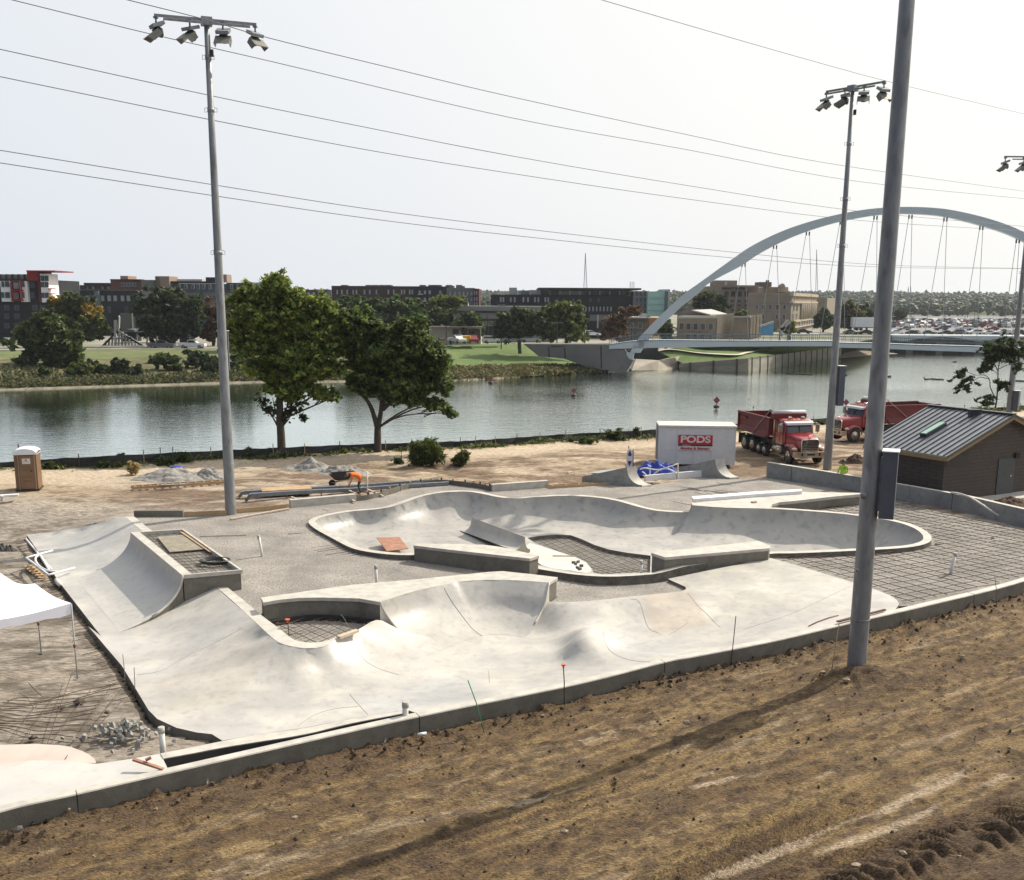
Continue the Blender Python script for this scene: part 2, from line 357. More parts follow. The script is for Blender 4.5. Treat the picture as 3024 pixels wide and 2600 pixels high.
# ============================================================ KERB LINE and key plan curves
def WL(k,l,z=None):
    """list of (x,y[,z]) zoom pixels -> world points"""
    return [W(k,p[0],p[1],p[2] if z is None else z) for p in l]
kerb_c=[W('F',-700,1500,-.75),W('F',0,1260,-.7),W('F',520,1140,-.68),W('G',0,1215,-.65),W('G',1115,965,-.6),W('G',2072,770,-.5),W('H',960,530,-.35),W('E',0,935,-.3),W('E',500,838,-.18),W('E',1000,720,-.05),W('E',1500,605,.03),W('E',2072,460,.1)]
d_=kerb_c[-1]-kerb_c[-2];kerb_c+=[kerb_c[-1]+d_*1.3+Vector((0,1.0,0)),kerb_c[-1]+d_*3+Vector((0,4,0))]
kerb=cat(kerb_c,8)
kx=np.array([p.x for p in kerb]);ky=np.array([p.y for p in kerb]);kz=np.array([p.z for p in kerb])
def off2(ps,d):
    out=[]
    for i,p in enumerate(ps):
        t=(ps[min(i+1,len(ps)-1)]-ps[max(i-1,0)]);t.z=0;t.normalize();out.append(Vector((p.x-t.y*d,p.y+t.x*d,p.z)))
    return out
kin=off2(kerb,.28)
# ------------------------------------------------------------ dirt colours
TAN=np.array((.43,.335,.225));SAND=np.array((.46,.375,.275));GRY=np.array((.36,.325,.285));BRN=np.array((.185,.12,.055));DRK=np.array((.075,.05,.032));OCH=np.array((.27,.185,.085))
def mixc(a,b,t):return a*(1-t[...,None])+b*t[...,None]
DIRT=vcmat('site_dirt',bump=.9,bdist=.16,bscale=5,spk=.5,sscale=6,stretch=(.55,1.6,1))
FDIRT=vcmat('graded_dirt',bump=1.0,bdist=.12,bscale=20,spk=.8,sscale=21,stretch=(.55,1.35,1))
# middle ground: site dirt from the park to the river bank
fence_px=[('K',-300,1655),('K',0,1622),('K',700,1612),('K',1680,1548),('L',480,1535),('L',1000,1500),('L',1700,1470),('M',300,1462),('M',620,1440),('M',1000,1408),('M',1590,1388),('N',930,1700),('I',740,345),('I',1200,290),('O',1520,1500),('O',1860,1510),('O',2021,1490)]
fence=[W(k,x,y,-.05) for k,x,y in fence_px];fence.append(fence[-1]+Vector((9,7,0)));fence=cat(fence,4)
fx=np.array([p.x for p in fence]);fy=np.array([p.y for p in fence]);ii=np.argsort(fx);fx=fx[ii];fy=fy[ii]
lefted=[W('A',200,840,-.75),W('A',450,1200,-.75),W('A',760,1600,-.75),W('F',600,0,-.75),W('F',830,270,-.75),W('F',950,470,-.75),W('F',1010,570,-.75),W('F',1070,630,-.74),W('F',1200,690,-.73),W('F',1340,722,-.73),W('F',1440,733,-.73),W('F',1512,778,-.72)]
back=[W('A',1010,705,.0),W('A',1360,700,0),W('A',1740,685,0),W('A',2035,650,0),W('B',530,515,0),W('B',1030,465,0),W('B',1250,430,0),W('B',1480,365,0),W('B',1800,345,0),W('C',190,370,0),W('C',260,392,0),W('C',690,360,0),W('C',1280,325,0),W('C',1490,345,0),W('Q',1560,700,0),W('Q',1850,740,0),W('I',370,700,0)]
wall_b=[W('I',370,700,0),W('I',700,748,0),W('I',1000,800,0),W('I',1220,862,0),W('I',1600,945,.03),W('I',1900,1012,.06),W('I',2072,1050,.08)]
d_=wall_b[-1]-wall_b[-2];wall_b+=[wall_b[-1]+d_*1.5+Vector((.4,0,0)),wall_b[-1]+d_*4+Vector((3,0,0))]
foot=[Vector((p.x,p.y,0)) for p in lefted]+[Vector((p.x,p.y,0)) for p in kin if p.x>lefted[-1].x]+[Vector((p.x,p.y,0)) for p in wall_b[::-1]]+[Vector((p.x,p.y,0)) for p in back[::-1]]
def dirt_h(X,Y):
    riv=Y-np.interp(X,fx,fy)
    up=np.maximum(sst(Y,48.6,54.5),sst(X,-23.8,-18.9)*sst(Y,46.8,48.2))
    h=-.92+.92*up
    h=h-.03
    rough=sst(Y,49,53)*(1-sst(riv,-7,-4))*sst(X+Y*.2,-14,-8)
    h=h+(fbm(X*.5,Y*1.1,5,2)-.48)*(.16+.42*rough*sst(fbm(X*.12,Y*.25,3,8),.4,.6))
    h=h+.10*sst(riv,-5,0)
    h=h-sst(riv,.5,9)*5.2
    return h,up,riv,rough
xs=np.arange(-60,80,.24);ys=np.arange(9,112,.24);X,Y=np.meshgrid(xs,ys)
h,up,riv,rough=dirt_h(X,Y)
P2=np.stack([X.ravel(),Y.ravel()],1)
ins=inpoly(P2,foot);dd=segdist(P2[ins],foot);t=np.zeros(len(P2));t[ins]=np.clip(dd/.25,0,1);t=t.reshape(X.shape)
h=h*(1-t)+(-2.6)*t
nearfg=(Y<np.interp(X,kx,ky))
h=np.where(nearfg,np.minimum(h,-2.6),h)
n1=fbm(X*.11+.3,Y*.5,5,11);n2=fbm(X*.35,Y*1.1,5,21);n3=fbm(X*1.4,Y*3.2,4,31)
track=np.exp(-((riv+3.3+.9*(fbm(X*.05,Y*0,2,5)-.5))/2.0)**2)
c=mixc(SAND*np.ones(X.shape+(3,)),TAN*.82,sst(n1,.38,.62))
greyish=(1-sst(Y,51.5,57))*.75+.5*np.exp(-((X+12)/9)**2-((Y-58)/4)**2)
c=mixc(c,GRY*1.08,np.clip(greyish*(.4+n2),0,1))
c=mixc(c,np.array((.17,.115,.075)),rough*.9*sst(n2+.4*n3,.50,.75))
c=mixc(c,np.array((.15,.105,.07)),.85*sst(n3,.52,.66)*sst(n1,.35,.55))
c=mixc(c,SAND*1.12,track*.8)
low=1-up
c=mixc(c,np.array((.315,.275,.23)),np.clip(low*1.4,0,.85))
c=mixc(c,np.array((.13,.11,.085)),low*.85*sst(n3+.3*n2,.55,.75))
c=mixc(c,np.array((.16,.15,.07)),sst(riv,-1.6,-.4)*sst(n3,.3,.6)*.8)
tag(grid('dirt_ground',X,Y,h,DIRT,c),kind='structure')
# foreground: graded dirt slope towards the camera, follows the kerb
def fg_h(X,T):
    kzz=np.interp(X,kx,kz);Yw=np.interp(X,kx,ky)-T
    u=(X*.84+Yw*.54);v=(-X*.54+Yw*.84)   # along / across the grading direction
    base=kzz-.50+.016*T
    cl=fbm(u*1.1,v*3.2,5,41)-.5
    clod=np.clip(fbm(u*3.1,v*5.5,5,47)-.55,0,1)
    nearw=np.exp(-(T/1.6)**2)
    rid=np.abs(fbm(u*2.3,v*6.5,3,87)-.45)
    h=base+cl*.15+clod*(.30+.45*nearw)-rid*.10*(.3+fbm(u*.4,v,3,12))+(vn(X*13,Yw*13,7)-.5)*.022+(fbm(X*7,Yw*7,3,51)-.5)*.035+.03*nearw*(fbm(X*2.5,T*0,4,4)-.4)
    # excavator tracks: curved cleat marks, bottom right
    cx,cy=W('J',1350,1150,-.2)[:2]
    a=np.array(W('J',700,1400,-.2));b=np.array(W('J',2072,1010,-.2));dv=(b-a)[:2];L=np.linalg.norm(dv);dv/=L
    s=(X-a[0])*dv[0]+(Yw-a[1])*dv[1];q=-(X-a[0])*dv[1]+(Yw-a[1])*dv[0]
    band=np.exp(-((q-.15)/.75)**4)*sst(s,-3,0)
    cle=np.sin((s+.8*q*q+.55*q+.34*fbm(s*1.6,q*1.6,4,8)+.1*fbm(s*6,q*6,2,18))*2*math.pi/.42)
    h=h+band*.17*cle*np.clip(2.2*fbm(s*1.1,q*2.4,4,77)-.45,0,1.2)
    # finer cleat marks lower left and centre
    for (k,x,y,wd,pr,am) in (('H',150,1370,.7,.17,.055),('J',420,1120,.8,.18,.055),('G',1900,1500,.6,.17,.05)):
        p=W(k,x,y,-.3);s2=(X-p.x)*.84+(Yw-p.y)*.54;q2=-(X-p.x)*.54+(Yw-p.y)*.84
        h=h+np.exp(-(q2/wd)**4-(s2/3.6)**4)*am*np.sin((s2+.25*q2)*2*math.pi/pr)
    mound=np.exp(-(((X-10.5)/1.3)**2+((Yw-29.2)/.7)**2));h=h+mound*.42*(.2+fbm(X*4,Yw*4,4,9))
    return h,u,v,clod,cl,Yw,band,cle
xs=np.arange(-17,26,.075);ts=np.r_[np.arange(0,9,.06),np.arange(9,26,.075)];X,T=np.meshgrid(xs,ts)
h,u,v,clod,cl,Yw,band,cle=fg_h(X,T)
s1=fbm(u*.12,v*1.3,5,61);s2=fbm(u*.35,v*2.6,5,71);s3=fbm(u*2.2,v*4.5,4,81)
c=mixc(BRN*np.ones(X.shape+(3,)),OCH,sst(s1,.40,.58)*.95)
c=mixc(c,np.array((.46,.36,.24)),sst(s2,.60,.72)*sst(s1,.45,.6)*.7)
st1=fbm(u*.09,v*6.5,4,101);st2=fbm(u*.5,v*13,3,103)
c=mixc(c,np.array((.36,.265,.15)),sst(st1,.56,.70)*.55);c=mixc(c,DRK*1.5,sst(st1,.46,.32)*.5);c=mixc(c,DRK*1.4,sst(st2,.55,.72)*.45)
h=h+(st1-.5)*.035
c=mixc(c,DRK*1.4,sst(s3,.47,.62)*.7)
c=mixc(c,DRK,np.clip(clod*8,0,1)*.65)
patch=sst(fbm(u*.22,v*.9,4,93),.50,.62);c=mixc(c,DRK*1.5,patch*sst(fbm(u*3.5,v*8,3,95),.40,.60)*.85)
h=h+patch*.05*(fbm(u*4,v*9,3,96)-.4)
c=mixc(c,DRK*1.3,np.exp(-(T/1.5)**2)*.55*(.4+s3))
c=mixc(c,np.array((.12,.075,.045)),sst(s2,.3,.48)[...]*0+band*.5)
a=np.array(W('J',0,1350,-.25));b=np.array(W('J',1940,650,-.25));a2=np.array(W('J',850,1170,-.25));b2=np.array(W('J',1960,760,-.25))
P2=np.stack([X.ravel(),Yw.ravel()],1)
for A_,B_,wd in ((a,b,.13),(a2,b2,.10),(np.array(W('H',1090,1205,-.35)),np.array(W('H',2072,1020,-.35)),.10),(np.array(W('H',0,1270,-.4)),np.array(W('H',420,1165,-.4)),.10)):
    sd_=segdist(P2,[A_,(A_+B_)/2+np.array((.1,-.12,0)),B_],closed=False).reshape(X.shape)
    mk=sst(sd_,wd*1.4,wd*.6)*sst(s2,.38,.50);c=mixc(c,np.array((.47,.37,.26)),mk*.85)
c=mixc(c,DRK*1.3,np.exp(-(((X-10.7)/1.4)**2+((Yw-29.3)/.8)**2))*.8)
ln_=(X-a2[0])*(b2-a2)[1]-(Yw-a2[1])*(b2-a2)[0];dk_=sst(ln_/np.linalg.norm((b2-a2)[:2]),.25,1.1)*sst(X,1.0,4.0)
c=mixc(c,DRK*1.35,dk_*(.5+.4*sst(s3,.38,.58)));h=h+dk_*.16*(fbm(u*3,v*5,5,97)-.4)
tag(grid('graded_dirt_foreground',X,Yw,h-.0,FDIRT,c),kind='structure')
# apron behind / beside the camera so nothing is open
mb=MB();mb.prism([(-80,-30),(80,-30),(80,14),(-80,14)],-3.2,-2.9);mb.build('ground_apron',mat('apron_dirt',tuple(BRN)),kind='structure')
mb=MB();mb.prism([(26.0,-5),(90,-5),(90,55),(26.0,41)],-1.2,-.32);mb.prism([(-80,-5),(-16.9,-5),(-16.9,18),(-80,18)],-2,-1.05);mb.build('ground_side',mat('apron_dirt',tuple(BRN)),kind='structure')
# ============================================================ KERB
cuts=[W('F',520,1140,-.68).x,W('G',1115,965,-.6).x,W('H',960,530,-.35).x,W('E',1760,545,.05).x]
lo=-99
for ci,cx_ in enumerate(cuts+[99]):
    seg=[i for i,p in enumerate(kerb) if lo<p.x<=cx_]
    o_=[kerb[i].copy() for i in seg];i_=[kin[i].copy() for i in seg]
    def xat(cs,x):
        a=min(range(len(kerb)-1),key=lambda i:abs(kerb[i].x-x));b=a+1 if kerb[a].x<=x else a-1;t=(x-kerb[a].x)/(kerb[b].x-kerb[a].x);return cs[a].lerp(cs[b],t)
    if lo>-90:o_.insert(0,xat(kerb,lo+.015));i_.insert(0,xat(kin,lo+.015))
    if cx_<90:o_.append(xat(kerb,cx_-.015));i_.append(xat(kin,cx_-.015))
    mb=MB();Z=lambda ps,dz:[Vector((p.x,p.y,p.z+dz)) for p in ps]
    ch=[a.lerp(b,.06) for a,b in zip(o_,i_)]
    rows=[Z(o_,-1.0),Z(o_,-.03),Z(ch,0),Z(i_,0),Z(i_,-1.0)]
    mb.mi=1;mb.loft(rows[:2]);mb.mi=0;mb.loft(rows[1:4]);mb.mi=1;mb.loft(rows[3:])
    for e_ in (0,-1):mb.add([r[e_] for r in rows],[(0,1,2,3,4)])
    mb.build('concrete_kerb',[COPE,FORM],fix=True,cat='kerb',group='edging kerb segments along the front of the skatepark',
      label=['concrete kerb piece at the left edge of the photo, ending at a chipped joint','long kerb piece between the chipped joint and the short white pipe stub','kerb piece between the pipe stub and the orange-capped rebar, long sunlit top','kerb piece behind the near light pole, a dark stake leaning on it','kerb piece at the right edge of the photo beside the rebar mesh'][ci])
    lo=cx_
# ============================================================ FRONT BASIN (wave surface)
zR=.15
far_edge=[WY('A',x,y,48.62) for x,y in ((850,720),(700,765),(500,800),(350,822))]
in_r=[W('A',940,703,zR),W('A',1100,835,zR),W('A',1590,1205,zR),W('A',1870,1450,zR),W('B',330,1450,zR),W('B',430,1538,zR-.02),W('B',500,1567,zR-.03),W('B',570,1583,.1),W('B',650,1592,.09),W('B',740,1590,.08),W('B',830,1572,.07)]
out_r=[W('A',1010,703,zR),W('A',1140,808,zR),W('A',1665,1200,zR),W('A',1960,1440,zR),W('B',450,1440,zR),W('B',540,1512,zR-.02),W('B',590,1535,zR-.03),W('B',640,1546,.1),W('B',700,1550,.09),W('B',790,1541,.08),W('B',900,1504,.07)]
hole=out_r[4:]+[W('B',1060,1449,.05),W('B',1150,1392,.02),W('B',1195,1376,-.02),W('B',1240,1380,-.08)]
rimq=[W('B',1222,1240,.55),W('B',1360,1193,.55),W('B',1500,1152,.55),W('B',1800,1090,.55),W('C',0,1085,.55),W('C',170,1071,.55),W('C',350,1070,.55),W('C',530,1078,.55),W('C',705,1091,.55)]
notch=[W('C',690,1236,-.06),W('C',850,1240,-.06),W('C',1000,1232,-.06),W('C',1160,1215,-.06),W('C',1320,1197,-.06),W('C',1600,1170,-.07),W('C',1720,1155,-.08),W('C',1752,1140,-.08),W('C',1745,1122,-.1),W('C',1612,1062,-.15)]
right_e=[W('E',0,412,.02),W('E',480,315,.12),W('E',740,390,.1),W('E',1000,470,.06),W('E',1150,518,.04),W('E',1230,550,.03),W('E',1275,580,.02),W('E',1288,605,.01)]
kpart=[Vector(p) for p in kin if W('G',1060,948,-.6).x<p.x<W('E',1275,640,0).x][::-1]
line1=[W('G',1040,925,-.61),W('G',700,978,-.64),W('F',2072,690,-.69),W('F',1750,735,-.7)]
loop=lefted[:1]+far_edge[::-1]+in_r+[out_r[-1]]+hole[7:]+[Vector((p.x,p.y,(-.30,-.45,-.68)[i] if i<3 else -.85)) for i,p in enumerate(rimq)]+notch+right_e+kpart+line1+lefted[::-1][:-1]
loop=dens(loop,.45)
ctl=[(*loop[i],) for i in range(0,len(loop),2)]
def C_(k,l):return [tuple(W(k,*p)) for p in l]
ctl+=C_('G',[(1240,560,-.75),(1500,480,-.75),(1370,520,-.75),(980,710,-.75),(700,800,-.74),(300,880,-.74),(500,640,-.36),(600,700,-.55),(420,720,-.5),(960,480,-.35),(1000,560,-.6),(750,500,-.22),(750,560,-.42),(800,640,-.65),(900,850,-.72),(600,900,-.72),(1200,800,-.73),(150,1000,-.73),(1100,640,-.74),(1500,380,-.8),(1300,300,-.85),(1700,350,-.8)])
ctl+=C_('F',[(1000,330,-.74),(1200,550,-.74),(1500,300,-.5),(1750,80,-.08),(1600,600,-.73),(1900,400,-.6),(1300,420,-.68),(1400,150,-.45),(1150,150,-.68),(1650,200,-.28),(2000,560,-.73)])
ctl+=C_('H',[(470,345,-.02),(430,400,-.14),(540,325,-.10),(395,350,-.30),(340,430,-.62),(360,500,-.62),(300,600,-.65),(200,480,-.74),(250,330,-.75),(150,430,-.75),(600,340,-.38),(620,430,-.5),(700,460,-.52),(480,290,-.42),(700,260,-.44),(900,345,-.62),(880,270,-.45),(850,200,-.22),(1250,310,-.55),(1180,210,-.25),(1500,250,-.35),(1700,130,-.08),(1300,430,-.42),(450,220,-.24),(550,200,-.18),(550,260,-.38),(350,250,-.36),(1000,480,-.5),(1400,120,-.12),(450,560,-.6)])
ip=resamp(in_r[:5],14);lf=resamp(lefted[:7],14)
for i in range(14):
    a=Vector(ip[i]);b=Vector(lf[i])
    if i<11:ctl+=[(*(a.lerp(b,.45).to_2d()),-.52),(*(a.lerp(b,.72).to_2d()),-.72)]
    ctl+=[(*(a.lerp(b,.2).to_2d()),-.17)]
tp=TPS(ctl,.02)
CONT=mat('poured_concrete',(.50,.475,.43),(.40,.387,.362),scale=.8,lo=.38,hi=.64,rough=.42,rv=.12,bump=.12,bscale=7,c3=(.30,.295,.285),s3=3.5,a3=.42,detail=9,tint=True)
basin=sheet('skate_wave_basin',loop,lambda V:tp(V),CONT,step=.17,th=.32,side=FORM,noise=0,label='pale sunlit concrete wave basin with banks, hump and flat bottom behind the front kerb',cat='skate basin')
co_=np.empty(len(basin.data.vertices)*3);basin.data.vertices.foreach_get('co',co_);co_=co_.reshape(-1,3)[:,:2]+np.array(basin.location)[:2]
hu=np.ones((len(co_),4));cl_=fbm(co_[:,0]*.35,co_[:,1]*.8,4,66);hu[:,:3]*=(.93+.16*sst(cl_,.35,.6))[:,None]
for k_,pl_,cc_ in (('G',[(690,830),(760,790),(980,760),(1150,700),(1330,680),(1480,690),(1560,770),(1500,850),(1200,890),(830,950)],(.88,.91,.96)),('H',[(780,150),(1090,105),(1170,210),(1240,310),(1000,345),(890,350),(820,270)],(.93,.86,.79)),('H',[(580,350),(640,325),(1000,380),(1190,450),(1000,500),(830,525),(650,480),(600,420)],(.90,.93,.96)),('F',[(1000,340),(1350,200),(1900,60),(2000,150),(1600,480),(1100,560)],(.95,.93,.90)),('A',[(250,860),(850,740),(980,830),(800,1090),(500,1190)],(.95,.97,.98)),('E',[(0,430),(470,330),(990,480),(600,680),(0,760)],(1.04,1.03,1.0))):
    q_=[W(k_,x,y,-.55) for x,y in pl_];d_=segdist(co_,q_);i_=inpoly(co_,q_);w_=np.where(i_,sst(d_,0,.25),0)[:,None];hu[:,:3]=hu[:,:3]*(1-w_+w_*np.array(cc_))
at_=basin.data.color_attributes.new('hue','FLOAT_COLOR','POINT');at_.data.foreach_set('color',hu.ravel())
mb=MB()
A_=cat(in_r[:],4);B_=cat(out_r[:],4)
mb.loft([[Vector((p.x,p.y,p.z+.003)) for p in A_],[Vector((p.x,p.y,p.z+.003)) for p in B_]]);mb.loft([[Vector((p.x,p.y,p.z+.003)) for p in B_],[Vector((p.x,p.y,p.z-.4)) for p in B_]]);mb.build('ridge_coping',COPE,basin)
# curb strip at the near edge of the basin and its trench
st_o=[W('F',1090,866,-.7),W('F',1300,824,-.7),W('F',1510,782,-.7),W('F',1750,737,-.7),W('F',2072,692,-.69),W('G',700,980,-.64),W('G',1040,927,-.61)]
st_i=[W('F',1112,900,-.7),W('F',1320,862,-.7),W('F',1530,822,-.7),W('F',1760,785,-.7),W('F',2072,735,-.69),W('G',700,1008,-.64),W('G',1020,948,-.61)]
mb=MB();up3=lambda ps,d:[Vector((p.x,p.y,p.z+d)) for p in ps];a1=cat(st_o,4);b1=cat(st_i,4);mb.loft([up3(a1,.004),up3(b1,.004)]);mb.loft([up3(b1,.004),up3(b1,-.5)]);mb.build('edge_strip',COPE,basin)
mb=MB();kk=[p for p in kin if -13<p.x<0];mb.loft([up3(b1,-.42),[Vector((*xat(kin,p.x+.0)[:2],p.z-.42)) for p in b1]]);mb.loft([[p+Vector((0.02,-.02,-.01)) for p in b1],[p+Vector((.02,-.02,-.4)) for p in b1]]);mb.build('drain_trench',mat('trench_liner',(.04,.04,.042)),kind='structure')
# quarter bowl loft
def prof(k,l,n=22):return resamp(cat([W(k,*p) for p in l],8),n)
pl=prof('G',[(870,262,.55),(897,318,.20),(935,375,-.12),(1000,450,-.45),(1080,510,-.66),(1240,563,-.735)])
pm=prof('G',[(1320,150,.55),(1345,235,.12),(1385,320,-.28),(1430,395,-.56),(1505,470,-.735)])
pr=prof('G',[(1915,145,.55),(1893,245,.1),(1865,320,-.28),(1825,390,-.55),(1750,468,-.735)])
rq=resamp(cat(rimq,6),40);rows=[]
for j in range(40):
    t=j/39;tm=.42
    l0=(t-tm)*(t-1)/(tm);l1=t*(t-1)/(tm*(tm-1));l2=t*(t-tm)/(1-tm)
    p=pl*l0+pm*l1+pr*l2;s=np.linspace(1,0,22)[:,None]**2;p=p+(rq[j]-p[0])*s;wv_=sst(np.linspace(0,1,22),.55,1);p[:,2]=p[:,2]*(1-wv_)+(tp(p)+.004)*wv_;rows.append([Vector(q) for q in p])
mb=MB();mb.smooth=True;mb.loft(rows);mb.smooth=False;mb.mi=1
for rr in (rows[0],rows[-1]):mb.loft([rr,[Vector((p.x,p.y,min(p.z,-.05)-.4)) for p in rr]])
qb=mb.build('quarter_bowl',[CONC,COPE],basin,label='curved quarter bowl wall under the raised ledge')
mb=MB()
for rr,s_ in ((rows[0],1),(rows[-1],-1)):
    mb=MB();mb.tube([p+Vector((.0,0,.01)) for p in rr[:15]],.035,6);mb.build('edge_fascia',COPE,basin)
for l,k in (([(1320,150,.55),(1345,235,.12),(1385,320,-.28),(1430,395,-.56),(1505,470,-.735)],'G'),):
    mb=MB();mb.tube([p+Vector((0,0,.004)) for p in rows[16][1:]],.008,5);mb.build('control_joint',mat('joint_gap',(.21,.20,.19)),basin)  # joint lines are a plain darker grey than the slab
def joint(k,l,name='control_joint',zf=None,par=None,r=.007):
    pts=[]
    for x,y in l:
        p=W(k,x,y,-.6)
        for _ in range(4):p=W(k,x,y,float((zf or tp)(np.array([[p.x,p.y]]))[0]))
        pts.append(p)
    pts=cat(pts,8);zz=(zf or tp)(np.array([(p.x,p.y) for p in pts]));mb=MB();mb.tube([Vector((p.x,p.y,z+.001)) for p,z in zip(pts,zz)],r,5)
    mb.build(name,mat('joint_gap',(.21,.20,.19)),par or basin)
joint('G',[(640,510),(750,590),(860,670),(990,712)]);joint('H',[(750,145),(800,230),(860,320),(920,352)]);joint('H',[(1100,110),(1160,200),(1220,275),(1300,318)])
joint('H',[(580,345),(610,440),(650,480),(760,520),(870,530)]);joint('G',[(370,1025),(480,955),(600,920),(740,905)]);joint('H',[(980,365),(1100,300)],r=.006);joint('E',[(310,765),(650,650),(990,490)],r=.006)
joint('G',[(690,830),(740,890),(800,955)]);joint('G',[(1540,690),(1545,760)]);joint('F',[(930,330),(1100,300),(1300,190),(1640,30)],r=.006)
# ledge
ledge_top=[W('B',310,1205,.55),W('B',650,1158,.55),W('B',1000,1108,.55),W('B',1500,1065,.55),W('C',250,1008,.55),W('C',350,1003,.55),W('C',560,1025,.55),W('C',770,1050,.55)]+rimq[::-1]+[W('B',1060,1212,.55),W('B',900,1208,.55),W('B',750,1205,.55),W('B',600,1208,.55),W('B',450,1222,.55),W('B',330,1243,.55)]
lt=empty('raised_ledge',(ledge_top[0].x,ledge_top[0].y,-.3),'long raised concrete ledge with white top curving behind the round rebar pit','ledge')
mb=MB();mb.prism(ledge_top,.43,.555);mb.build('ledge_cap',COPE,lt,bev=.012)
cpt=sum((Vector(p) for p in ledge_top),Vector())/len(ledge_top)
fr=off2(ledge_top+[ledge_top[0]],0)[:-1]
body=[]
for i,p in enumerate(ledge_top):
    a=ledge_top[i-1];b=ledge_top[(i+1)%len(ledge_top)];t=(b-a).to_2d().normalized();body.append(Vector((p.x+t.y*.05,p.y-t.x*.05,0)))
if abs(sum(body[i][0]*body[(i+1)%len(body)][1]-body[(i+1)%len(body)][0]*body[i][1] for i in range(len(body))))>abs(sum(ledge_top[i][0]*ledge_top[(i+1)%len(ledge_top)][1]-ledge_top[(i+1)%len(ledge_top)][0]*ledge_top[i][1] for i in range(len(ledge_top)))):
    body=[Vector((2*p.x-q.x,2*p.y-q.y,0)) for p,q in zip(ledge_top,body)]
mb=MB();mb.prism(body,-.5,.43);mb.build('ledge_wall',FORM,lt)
# rebar pit floor + membrane
mb=MB();pitp=[Vector((p.x,p.y,-.22)) for p in hole]+[W('B',1190,1374,-.22),W('B',950,1345,-.22),W('B',700,1335,-.22),W('B',370,1388,-.22)]
mb.prism(pitp,-.5,-.24);mb.build('pit_gravel',GRAV,kind='structure')
mb=MB();fr_=[W('B',1195,1372,-.05),W('B',1000,1352,-.05),W('B',700,1338,-.05),W('B',380,1385,-.05)];fr_=cat(fr_,5);mb.loft([[p+Vector((0,-.06,0)) for p in fr_],[p+Vector((0,-.06,-.3)) for p in fr_]]);mb.loft([[p+Vector((0,-.06,0)) for p in fr_],[p+Vector((0,.03,0)) for p in fr_]]);mb.build('membrane',DARK,lt)
# ============================================================ BOXED QUARTER PIPE
bz=.75;bx=[W('A',980,820,bz),W('A',1380,795,bz),W('A',1822,1102,bz),W('A',1368,1142,bz)]
nf=W('A',900,1570,-.735);pv=nf-bx[3]
qp=empty('boxed_quarter_pipe',(bx[0].x,bx[0].y,-.75),'boxed quarter pipe on the left bank with rebar filled deck and white coping frame','quarter pipe')
def qprof(a,n=18):
    out=[]
    for i in range(n):
        t=i/(n-1);ang=t*math.pi/2;hx=1-math.cos(ang*.0+math.acos(1-t)) if False else t
        zz=(1-math.sqrt(max(0,1-(1-t)**2)))
        out.append(Vector((a.x+pv.x*hx,a.y+pv.y*hx,-.735+(bz+.735)*zz)))
    return out
n1=[qprof(bx[3].lerp(bx[0],k/10)) for k in range(11)]
fine=[]
def qprof(a):
    out=[]
    for t in (0,.003,.012,.03,.06,.10,.15,.2,.26,.33,.41,.5,.6,.7,.8,.9,1.):
        zz=1-math.sqrt(max(0,1-(1-t)**2));zt_=float(tp(np.array([[a.x+pv.x*t,a.y+pv.y*t]]))[0])+.004;zt_=min(zt_,-.70) if t<.98 else zt_;out.append(Vector((a.x+pv.x*t,a.y+pv.y*t,zt_+(bz-zt_)*zz)))
    return out
n1=[qprof(bx[3].lerp(bx[0],k/10)) for k in range(11)]
mb=MB();mb.smooth=True;mb.loft(n1);mb.smooth=False;mb.mi=1
for rr in (n1[0],n1[-1]):mb.loft([rr,[Vector((p.x,p.y,-1.1)) for p in rr]])
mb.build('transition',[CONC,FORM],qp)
mb=MB();mb.tube([p+Vector((0,0,.01)) for p in n1[0][:12]],.05,6);mb.build('edge_fascia',COPE,qp)
def inset(q,d):
    q=[Vector(p) for p in q];n=len(q);c0=sum(q,Vector())/n;out=[]
    for i in range(n):
        e1=(q[i]-q[i-1]).to_2d().normalized();e2=(q[(i+1)%n]-q[i]).to_2d().normalized();n1_=Vector((-e1.y,e1.x));n2_=Vector((-e2.y,e2.x))
        if n1_.dot((c0-q[i]).to_2d())<0:n1_=-n1_
        if n2_.dot((c0-q[i]).to_2d())<0:n2_=-n2_
        di=d[i] if hasattr(d,'__len__') else d;dj=d[i-1] if hasattr(d,'__len__') else d
        # solve intersection of offset lines
        Am=np.array([[n1_.x,n1_.y],[n2_.x,n2_.y]]);bb=np.array([n1_.dot(q[i].to_2d())+dj,n2_.dot(q[i].to_2d())+di]);s_=np.linalg.solve(Am,bb);out.append(Vector((s_[0],s_[1],q[i].z)))
    return out
bi=inset(bx,[.09,.09,.09,.34])
mb=MB();mb.loft([bx+[bx[0]],bi+[bi[0]]]);mb.loft([bi+[bi[0]],[p+Vector((0,0,-.3)) for p in bi+[bi[0]]]]);mb.loft([bx+[bx[0]],[p+Vector((0,0,-.14)) for p in bx+[bx[0]]]]);mb.build('coping_frame',COPE,qp)
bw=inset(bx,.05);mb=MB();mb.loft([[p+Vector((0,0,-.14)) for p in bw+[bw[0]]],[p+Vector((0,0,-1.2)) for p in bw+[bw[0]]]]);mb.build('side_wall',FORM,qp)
mb=MB();mb.prism(bi,.3,.57);mb.build('gravel_fill',GRAVW,qp)
